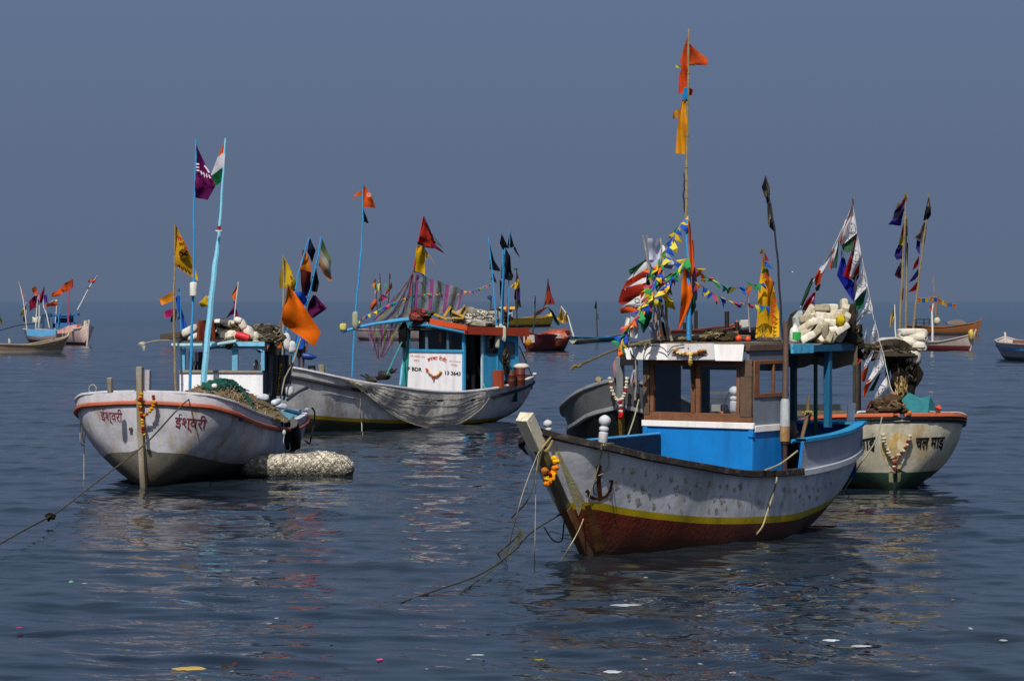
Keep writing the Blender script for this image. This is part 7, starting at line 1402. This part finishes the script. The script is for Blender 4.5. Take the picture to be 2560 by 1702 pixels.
# open dugout in front of it, cut by the frame
t, fg, hg = far_boat('canoe', 'weathered wooden canoe cut by the left edge of the photo', z0_(535, 868), z0_(-130, 878), 2.0, 1.75, .95, 1.1, ('b4aca0', '8a7462', 'a8967a', '3c3028'), wl=.35, rake=.9)
mb = MB(); mb.tube([P(*z0_(480, 790), fg(2, 0, 0).y), P(*z0_(478, 730), fg(2, 0, 0).y)], .08, 6); mb.build('mooring_post', wood('7a5c48', .4), t)
q_ = [P(*z0_(85, 775), fg(9, 0, 0).y), P(*z0_(82, 735), fg(9, 0, 0).y)]; tag(MB().tube(q_, .12, 7).build('net_float', paint('c0bcb4'), origin=q_[0]), 'small white float standing in the canoe at the left edge', 'float')
rope('rope', 'thin black line sagging from the left edge to the far left boat', [P(*z0_(-40, 675), 300), P(*z0_(60, 645), 302), P(*z0_(180, 615), 306), P(*z0_(310, 605), 312)], .05, '2c3438')
pole_thing('olive pennant poking in at the left edge', [(-3, 870), (-4, 800), (-3, 780)], 290, .05, 'dark', [([(-3, 782, 1, 790), (-2, 805, 9, 812)], ['6c6a28'], dict(amp=.2))])
# hidden small boat behind the left boat (flags rise from it)
far_boat('small_boat', 'small dark boat almost hidden behind the left white boat', (448, 859), (602, 857), 2.6, 1.3, 1.0, 1.1, ('2c2c30', '4a4c54', '5c5e66', '3c3c40'))
# yellow boat
zr_ = lambda x, y: (840 + x / 3.92, 520 + y / 3.92)
BY, fy, hy = far_boat('fishing_boat', 'long yellow boat with a white cabin far beyond the middle boat', zr_(2095, 1160), zr_(1590, 1172), 4, 2.6, 1.8, 2.0, ('7c4a38', 'e8b424', 'e0b028', '6a5a3c'), wl=.5)
dY = fy(6, 0, 0).y
mb = MB(); card(mb, [zr_(*p) for p in ((1690, 985), (1728, 985), (1728, 1085), (1690, 1085))], dY, 3); card(mb, [zr_(*p) for p in ((1615, 1060), (1690, 1060), (1690, 1100), (1615, 1100))], dY, 3); mb.build('cabin', paint('a8acb4', bump=0), BY)
mb = MB(); card(mb, [zr_(*p) for p in ((1600, 970), (1752, 968), (1752, 990), (1600, 992))], dY - .5, 3.5); mb.build('cabin_roof', paint('e0b028', bump=0), BY)
for y in (1000, 1035): 
    mb = MB(); card(mb, [zr_(*p) for p in ((1698, y), (1722, y), (1722, y + 22), (1698, y + 22))], dY - .06, .04); mb.build('window', bl2, BY)
# dark red boat
BR, fr_, hr = far_boat('fishing_boat', 'dark red round boat with a white bow patch beyond the stern of the middle boat', zr_(1880, 1405), zr_(2215, 1392), 4.0, 2.1, 1.65, 1.8, ('3a1c1e', '5c2228', '5c2228', '5a4440'), wl=.3, rake=.5)
dR = fr_(3, 0, 0).y
mb = MB(); hrb = hr.skin([lambda a: .3, lambda a: hr.zg(a) - .4], 4, 26).bvh(); ribbon(mb, hrb, [zr_(1838, 1275), zr_(1880, 1282), zr_(1945, 1280)], [1.0, .9, .8], .03); mb.build('bow_patch', paint('b8b0ac', bump=0), BR)
p = P(*zr_(1885, 1318), dR - 4); tag(MB().blob(p, (.35, .3, .4)).build('flower_ball', cloth('b88420'), origin=p), 'small ochre ball hanging on the dark red boat bow', 'ornament')
p = P(*zr_(2095, 1270), dR); tag(MB().blob(p, (2.2, 1, .5), None, .8, .4).build('white_tarpaulin', cloth('b4b0b0'), origin=p), 'white tarpaulin over the stern of the dark red boat', 'tarpaulin')
p = P(*zr_(2170, 1260), dR); tag(MB().blob(p, (1.7, 1, .8), None, .9, .5).build('net_heap', paint('8a3a24', var=.3), origin=p), 'reddish orange net heap on the stern of the dark red boat', 'net')
FR = [('pole with tall rust red pennant far beyond the middle boat', [(1925, 1250), (1960, 1030), (2040, 960), (2080, 690)], [([(2080, 700, 2081, 702), (2065, 830, 2112, 850), (2048, 945, 2145, 945)], '7c3034'), ([(2075, 720, 2078, 725), (2055, 900, 2095, 880), (2045, 950, 2085, 945)], 'b0502a'), ([(2068, 955, 2072, 970), (1990, 1010, 2010, 1030), (1936, 1060, 1945, 1070)], 'a8a49c'), ([(2070, 965, 2080, 975), (2110, 1030, 2125, 1020), (2140, 1110, 2195, 1140), (2170, 1150, 2190, 1152)], '143c38'), ([(2060, 960, 2066, 968), (1980, 1008, 1990, 1018), (1938, 1055, 1942, 1060)], '8a4440')]),
      ('stake with paired yellow pennants on the water far right of centre', [(2330, 1260), (2300, 1160), (2270, 1060), (2205, 962)], [([(2205, 970, 2206, 974), (2180, 1050, 2225, 1060), (2160, 1090, 2228, 1130)], 'c09a34'), ([(2250, 1010, 2262, 1020), (2232, 1060, 2275, 1060), (2240, 1140, 2285, 1095)], 'b8943c')]),
      ('thin dark pole with a limp grey flag beyond the yellow boat', [(1945, 1090), (1950, 1000), (1952, 860)], [([(1950, 865, 1953, 866), (1942, 930, 1958, 925), (1948, 990, 1960, 980)], '2c3a38')]),
      ('orange pennant standing right behind the blue poles', [(1660, 1100), (1680, 1000), (1690, 866)], [([(1689, 872, 1691, 874), (1664, 980, 1702, 980), (1660, 1050, 1690, 1030)], 'c05a28')]),
      ('pole with a red, yellow and purple vertical flag behind the black flags', [(1775, 1160), (1772, 950), (1772, 590)], [([(1770, 618, 1774, 620), (1758, 700, 1788, 690)], 'a83434'), ([(1758, 700, 1788, 690), (1745, 760, 1802, 730), (1752, 800, 1800, 780)], 'c09c28'), ([(1750, 750, 1745, 730), (1745, 790, 1708, 772)], 'c8ac50'), ([(1752, 805, 1800, 780), (1746, 880, 1808, 850), (1758, 920, 1806, 900)], '3a2464'), ([(1756, 915, 1790, 900), (1760, 1010, 1782, 990)], '16282c'), ([(1785, 890, 1808, 890), (1790, 975, 1815, 970)], '6a6234'), ([(1745, 590, 1800, 590), (1735, 610, 1770, 605)], '5c8a6c')]),
      ('thin pole with a pale blue rag seen between the bunting and black flags', [(1515, 1060), (1518, 960), (1522, 846)], [([(1528, 850, 1480, 862), (1528, 880, 1482, 888), (1524, 918, 1508, 905)], '6a98c8')])]
for lab, pts, fls in FR:
    pole_thing(lab, [zr_(*p) for p in pts], dR + RND.uniform(-4, 10), .09, 'white' if 'stake' in lab else 'dark', [([(*zr_(r[0], r[1]), *zr_(r[2], r[3])) for r in rows], [c], dict(amp=.25, ns=6, nm=3)) for rows, c in fls])
FW = [('far pole with an orange and yellow pennant left of the striped cloth', [(405, 1000), (395, 840), (385, 690)], [([(384, 695, 388, 700), (352, 750, 392, 745), (370, 785, 390, 780)], 'c07a2c'), ([(380, 810, 405, 805), (378, 848, 400, 845)], 'b8942c'), ([(395, 870, 402, 875), (345, 930, 400, 940), (335, 985, 368, 990), (345, 1015, 352, 1015)], 'c05a2c')]),
      ('far pole with a pale green pennant and red tip', [(430, 1000), (440, 820), (428, 640)], [([(428, 650, 434, 652), (426, 690, 436, 695)], 'a03844'), ([(430, 720, 436, 722), (402, 750, 438, 750), (415, 815, 436, 800)], 'b8bc64'), ([(440, 850, 450, 850), (415, 905, 520, 885), (430, 920, 470, 910)], 'a04a70')]),
      ('far pole with a curled orange flag and red tip', [(500, 1010), (520, 850), (525, 636)], [([(522, 645, 532, 640), (520, 690, 534, 690)], 'a84430'), ([(540, 725, 548, 730), (510, 790, 548, 780), (470, 845, 500, 845)], 'b8602c'), ([(482, 735, 488, 740), (476, 775, 500, 780)], '6ab08c')])]
for lab, pts, fls in FW: pole_thing(lab, [zr_(*p) for p in pts], 350, .09, 'dark', [([(*zr_(r[0], r[1]), *zr_(r[2], r[3])) for r in rows], [c], dict(amp=.15, ns=6, nm=3)) for rows, c in fls], 'flags of the boat hidden behind the middle boat')
far_boat('small_boat', 'pale pinkish boat glimpsed behind the boom and windows of the middle boat', (1058, 852), (898, 850), 2.8, 2.2, 1.4, 1.5, ('5c5054', '8c8084', '9a8c8c', '4a4448'))
# blue open boat and the long pale one in front of it
z13 = lambda x, y: (1320 + x / 3.409, 820 + y / 3.409)
t, f1, h1 = far_boat('canoe', 'low blue open boat with a thin dark pole, far out', (1432, 856), (1425, 853) if False else (1535, 853), 2.6, .9, .55, .6, ('20303a', '2c6c98', '3c80a8', '4a5c64'))
far_boat('canoe', 'long pale narrow canoe beside the low blue boat', (1570, 846), (1432, 860), 1.6, .8, .4, .45, ('34404a', '8a8878', '9a9684', '4a4a44'), wl=.1)
pole_thing('thin dark pole with a black pennant on the far blue boat', [(1494, 850), (1492, 800), (1491, 752)], f1(5, 0, 0).y, .1, 'dark', [([(1489, 753, 1491, 753), (1486, 770, 1493, 772)], ['1c2c34'], dict(amp=.2)), ([(1490, 785, 1495, 783), (1489, 796, 1497, 798)], ['4a5458'], dict(amp=.2))])
# orange and white long boat with posts, and a dark red one beyond the yellow banner
z15 = zf
BO, fo, ho = far_boat('fishing_boat', 'long orange and white boat with dark stakes beyond the wheelhouse roof', z15(1475, 1345), z15(700, 1385), 3.6, 2.2, 1.5, 1.6, ('8a8480', 'a8988c', 'a84c2c', '4c3830'), wl=.9)
dO = fo(6, 0, 0).y
for x, y0, y1, w_ in ((1382, 1260, 1038, .4), (925, 1290, 1160, .35), (985, 1300, 1180, .4), (1045, 1290, 1030, .3), (1490, 1270, 1155, .4)):
    MB().tube([P(*z15(x, y0), dO), P(*z15(x, y1), dO)], w_ * .8, 6).build('stanchion', wood('2a2220', .4), BO)
t, f2, h2 = far_boat('fishing_boat', 'dark maroon boat with a white box beside the yellow banner', z15(1780, 1330), z15(1500, 1345), 3.0, 1.9, 1.3, 1.4, ('2c2024', '3a2428', '5c4448', '3a2c2c'))
mb = MB(); card(mb, [z15(*p) for p in ((1520, 1150), (1632, 1140), (1632, 1200), (1520, 1215))], f2(3, 0, 0).y, 2); card(mb, [z15(*p) for p in ((1530, 1132), (1625, 1128), (1625, 1145), (1530, 1148))], f2(3, 0, 0).y + .3, 1.5); mb.build('white_box', paint('a8a8a0', bump=0), t)
pole_thing('thin pole with a slim orange pennant left of the yellow banner', [(1875, 830), (1871, 780), (1870, 728)], 300, .1, 'grey', [([(1870, 730, 1871, 731), (1866, 760, 1873, 762)], ['b04a34'], dict(amp=.2))])
# right: brown boat, white and red boat, edge boat
BN, fn, hn = far_boat('fishing_boat', 'orange brown boat with dark wheelhouse frame and square bunting, far right', ze(1850, 1355), ze(1265, 1350), 3.4, 2.3, 1.25, 1.45, ('6a5a4c', '8a5630', '8f5c34', '5a4030'), wl=.45)
dN = fn(6, 0, 0).y
mb = MB()
for pts in ([(1320, 1215), (1485, 1218), (1485, 1228), (1320, 1226)], [(1325, 1225), (1338, 1225), (1338, 1275), (1325, 1275)], [(1395, 1225), (1405, 1225), (1405, 1275), (1395, 1275)], [(1440, 1225), (1448, 1225), (1448, 1275), (1440, 1275)], [(1340, 1250), (1440, 1250), (1440, 1256), (1340, 1256)]): card(mb, [ze(*p) for p in pts], dN, .4)
mb.build('wheelhouse_frame', paint('23303a', bump=0), BN)
mb = MB(); card(mb, [ze(*p) for p in ((1600, 1250), (1640, 1232), (1700, 1222), (1760, 1245), (1750, 1262), (1600, 1265))], dN - 1, 2); mb.build('tarpaulin_cover', cloth('8a7c78'), BN)
mb = MB(); mb.tube([P(*ze(1495, 1270), dN), P(*ze(1505, 1140), dN), P(*ze(1520, 1000), dN)], .14, 7); mb.build('mast', wood('7a5c48', .4), BN)
mb = MB(); mb.blob(P(*ze(1510, 1235), dN - .5), (.55, .4, .6)); mb.build('lamp', paint('a8a48c', bump=0), BN)
pole_thing('straight pole with a twist of ochre cloth on the orange brown boat', [ze(1500, 1220), ze(1485, 1050), ze(1480, 850)], dN, .1, 'bamboo', [([(*ze(1474, 868), *ze(1484, 866)), (*ze(1472, 920), *ze(1486, 915)), (*ze(1478, 955), *ze(1482, 955))], ['b08a38'], dict(amp=.15))])
bn = thing('bunting', 'square orange, yellow and blue bunting over the orange brown boat', 'bunting', P(*ze(1340, 1040), dN)); qq = [P(*ze(x, y), dN) for x, y in ((1340, 1038), (1400, 1042), (1470, 1030), (1510, 1040), (1560, 1060), (1620, 1085), (1680, 1090))]; MB().tube(smooth_path(qq, 4), .04, 4).build('cord', paint('6c6c64'), bn)
for k, (x, y, c) in enumerate(((1360, 1040, 'b8701c'), (1395, 1042, '1c5c8c'), (1418, 1038, 'b0a02c'), (1460, 1032, 'c0741c'), (1495, 1038, '1c5c9c'), (1525, 1048, 'b8502c'), (1552, 1060, 'a8a02c'), (1588, 1070, 'c07a1c'), (1620, 1080, '1c6cb0'), (1657, 1090, 'c0602c'))):
    mb = MB(); s_ = 15; mb.grid([[P(*ze(x - s_ + 2 * s_ * i / 3, y + 36 * j / 2 + 2 * math.sin(i + k)), dN + .2 * math.sin(i * 2 + k)) for i in range(4)] for j in range(3)]); mb.build('pennant', cloth(c, .35), bn)
t, f3, h3 = far_boat('fishing_boat', 'red bottomed white boat with yellow stem lying before the orange brown boat', ze(1790, 1490), ze(1300, 1480), 2.6, 1.9, .95, .9, ('6c2c30', 'a89c94', 'b4a8a0', '5c4a40'), wl=.55)
mb = MB(); mb.blob(P(*ze(1800, 1345), f3(-.5, 0, 0).y - .3), (.3, .3, .5), None, 1, .4); mb.build('stem_cap', paint('b0943c', bump=0), t)
pole_thing('white and blue banded pole with a red pennant on the white boat', [ze(1470, 1410), ze(1470, 1300), ze(1466, 1170), ze(1476, 1085)], f3(6, 0, 0).y, .13, 'white', [([(*ze(1476, 1088), *ze(1478, 1092)), (*ze(1445, 1120), *ze(1480, 1118)), (*ze(1442, 1150), *ze(1470, 1140))], ['b8442c'], dict(amp=.15))])
pole_thing('thin pole with a yellow pennant left of the bamboos', [ze(1158, 1400), ze(1152, 1280), ze(1148, 1095)], 120, .04, 'white', [([(*ze(1145, 1102), *ze(1147, 1103)), (*ze(1115, 1190), *ze(1150, 1180)), (*ze(1106, 1290), *ze(1130, 1240))], ['b8922c'], dict(amp=.1))])
t, f4, h4 = far_boat('small_boat', 'white and blue boat cut by the right edge of the photo', ze(2100, 1555), ze(2420, 1585), 4.0, 2.0, 1.55, 1.55, ('4a5460', '8a8e94', 'a8a09c', '6a4a3c'), wl=.35, rake=.5)
mb = MB(); h4.rail(mb, -.5, .05, .1, zf=lambda a: h4.zg(a), n=18, out=.04); mb.build('blue_strake', paint('2a6cb0', bump=0), t)
p = P(*ze(2246, 1088), 120); tag(MB().grid([[p, p + Vector((.3, 0, .1))], [p + Vector((.05, 0, -.08)), p + Vector((.3, .1, -.05))]]).build('pennant', cloth('3a8a6c'), origin=p), 'scrap of green pennant at the right edge near the horizon', 'pennant')
for x, y, lab in ((1965, 680, 'single gull far off above the horizon right of the black pole'),):
    p = P(1981, 681, 260); mb = MB(); mb.blob(p, (.09, .35, .09)); mb.add([p, p + Vector((-.55, .1, .2)), p + Vector((-.3, .25, .08)), p + Vector((.55, .1, .2)), p + Vector((.3, .25, .08))], [[0, 1, 2], [0, 4, 3]]); tag(mb.build('seagull', paint('c8c8c8', bump=0), origin=p), lab, 'bird')
# ------------------------------------------------------------------ litter and weed floating on the water
def scrap(name, label, cat, u, v, wpx, hpx, hexc, group=None, seed=0, up=False):
    c = W(u, v); d_ = c.y; sx_ = wpx * d_ / F / 2; sy_ = hpx * d_ / F / 2 * (d_ / H) * .6; rg = random.Random(seed + int(u)); mb = MB(); rows = []
    for j in range(5):
        y = -1 + j / 2; row = []
        for i in range(9):
            x = -1 + i / 4; e = max(.05, 1 - abs(x) ** 2.2) * .9; row.append(c + Vector((x * sx_, y * sy_ * e * (1 + .3 * rg.uniform(-1, 1)), .012 + sx_ * (.04 * rg.random() + .05 * (1 - x * x) * (j in (1, 2, 3)) + (.55 * (1 - abs(x)) * (1 - abs(y)) if up else 0)))))
        rows.append(row)
    mb.grid(rows); return tag(mb.build(name, cloth(hexc, .25), origin=c, angle=80), label, cat, group)
zl = lambda x, y: (0 + x / 1.843, 1200 + y / 1.843)
zq = lambda x, y: (1280 + x / 1.843, 1300 + y / 1.843)
scrap('plastic_wrapper', 'long pale yellow wrapper floating near the bottom left', 'litter', *zl(870, 872), 86, 16, 'b8a060', None, 1)
scrap('foam_chip', 'short cream foam block floating at the lower left', 'litter', *zl(121, 776), 22, 12, 'c8c490', None, 2, True)
scrap('plastic_bag', 'longest white plastic sheet floating below the front boat bow', 'litter', *zq(525, 395), 80, 10, 'a4a9ae', None, 3)
scrap('plastic_bag', 'white plastic scrap nearest the bottom edge right of centre', 'litter', *zq(465, 702), 48, 14, 'c0c4c8', None, 4)
scrap('plastic_bag', 'white plastic bag floating right of centre with a slim shape', 'litter', *zq(1470, 556), 44, 10, 'c8ccd2', None, 5)
scrap('plastic_bag', 'white and black wrapper floating at the lower right', 'litter', *zq(1610, 583), 54, 9, 'b4b8c0', None, 6)
scrap('seaweed', 'black lump floating on the white wrapper at the lower right', 'seaweed', *zq(1636, 578), 20, 10, '101214', None, 7, True)
scrap('plastic_scrap', 'upright white peak of plastic at the far lower right', 'litter', *zq(2122, 508), 12, 22, 'd4d6d8', None, 8, True)
scrap('orange_peel', 'orange and white scrap left of the upright white peak', 'litter', *zq(2056, 527), 20, 14, 'c0803c', None, 9, True)
scrap('plastic_bag', 'grey white scrap right of the upright white peak', 'litter', *zq(2264, 556), 22, 8, 'a8acb0', None, 10)
scrap('plastic_wrapper', 'pink wrapper floating right of the bottom centre', 'litter', *zl(1750, 828), 18, 8, 'c05a84', None, 11)
scrap('plastic_wrapper', 'magenta scrap floating at the far lower left', 'litter', *zl(88, 680), 20, 6, '8a4470', None, 12)
scrap('plastic_stick', 'thin white stick floating at the bottom centre', 'litter', *zl(2200, 808), 38, 4, 'c4ccd0', None, 13)
for k, (x, y) in enumerate(((2228, 835), (2250, 713), (1527, 764), (1500, 774))): scrap('seaweed', 'small black speck of weed floating near the bottom centre', 'seaweed', *zl(x, y), 10, 6, '14181c', 'black specks of weed', 14 + k)
scrap('seaweed', 'brown tuft of weed beside the yellow wrapper', 'seaweed', *zl(1035, 868), 28, 12, '3a3220', None, 20, True)
scrap('dead_leaf', 'rust coloured leaf beside the brown weed tuft', 'leaf', *zl(1082, 848), 16, 12, '5c2c18', None, 21, True)
scrap('driftwood', 'long dark stick floating right of the yellow wrapper', 'driftwood', *zl(1120, 876), 60, 5, '23282c', None, 22)
scrap('driftwood', 'dark stick floating at the left edge near the bottom', 'driftwood', *zl(50, 832), 56, 4, '1e242a', None, 23)
scrap('seaweed', 'maroon raft of weed floating under the middle boat reflection', 'seaweed', *zl(2065, 158), 44, 8, '3a2226', None, 24)
scrap('seaweed', 'dark blue black patch of weed below the front boat bow', 'seaweed', *zq(510, 618), 110, 14, '14161c', None, 25)
scrap('plastic_wrapper', 'yellow scrap floating at the bottom right of centre', 'litter', *zq(125, 645), 28, 5, '9a9024', None, 26)
scrap('plastic_wrapper', 'green scrap floating on the left', 'litter', *zl(328, 470), 12, 7, '6ab08a', None, 27, True)
GW = 'small white scraps of plastic on the water'
for k in range(34):
    u = RND.choice([RND.uniform(1500, 2150), RND.uniform(1500, 2150), RND.uniform(100, 2400)]); v = RND.uniform(1420, 1690); 
    scrap('plastic_scrap', 'tiny white scrap of plastic floating among the ripples', 'litter', u, v, RND.uniform(6, 18), RND.uniform(3, 6), RND.choice(['9ea3a8', '8f9499', 'a8a49a']), GW, 40 + k)
for k in range(16):
    u = RND.uniform(1350, 2200); v = RND.uniform(1450, 1690); scrap('leaf_scrap', 'tiny brown scrap of leaf floating among the ripples', 'litter', u, v, RND.uniform(10, 30), RND.uniform(3, 6), RND.choice(['4a3424', '5c4830', '3a2a20']), 'small brown scraps on the water', 90 + k)
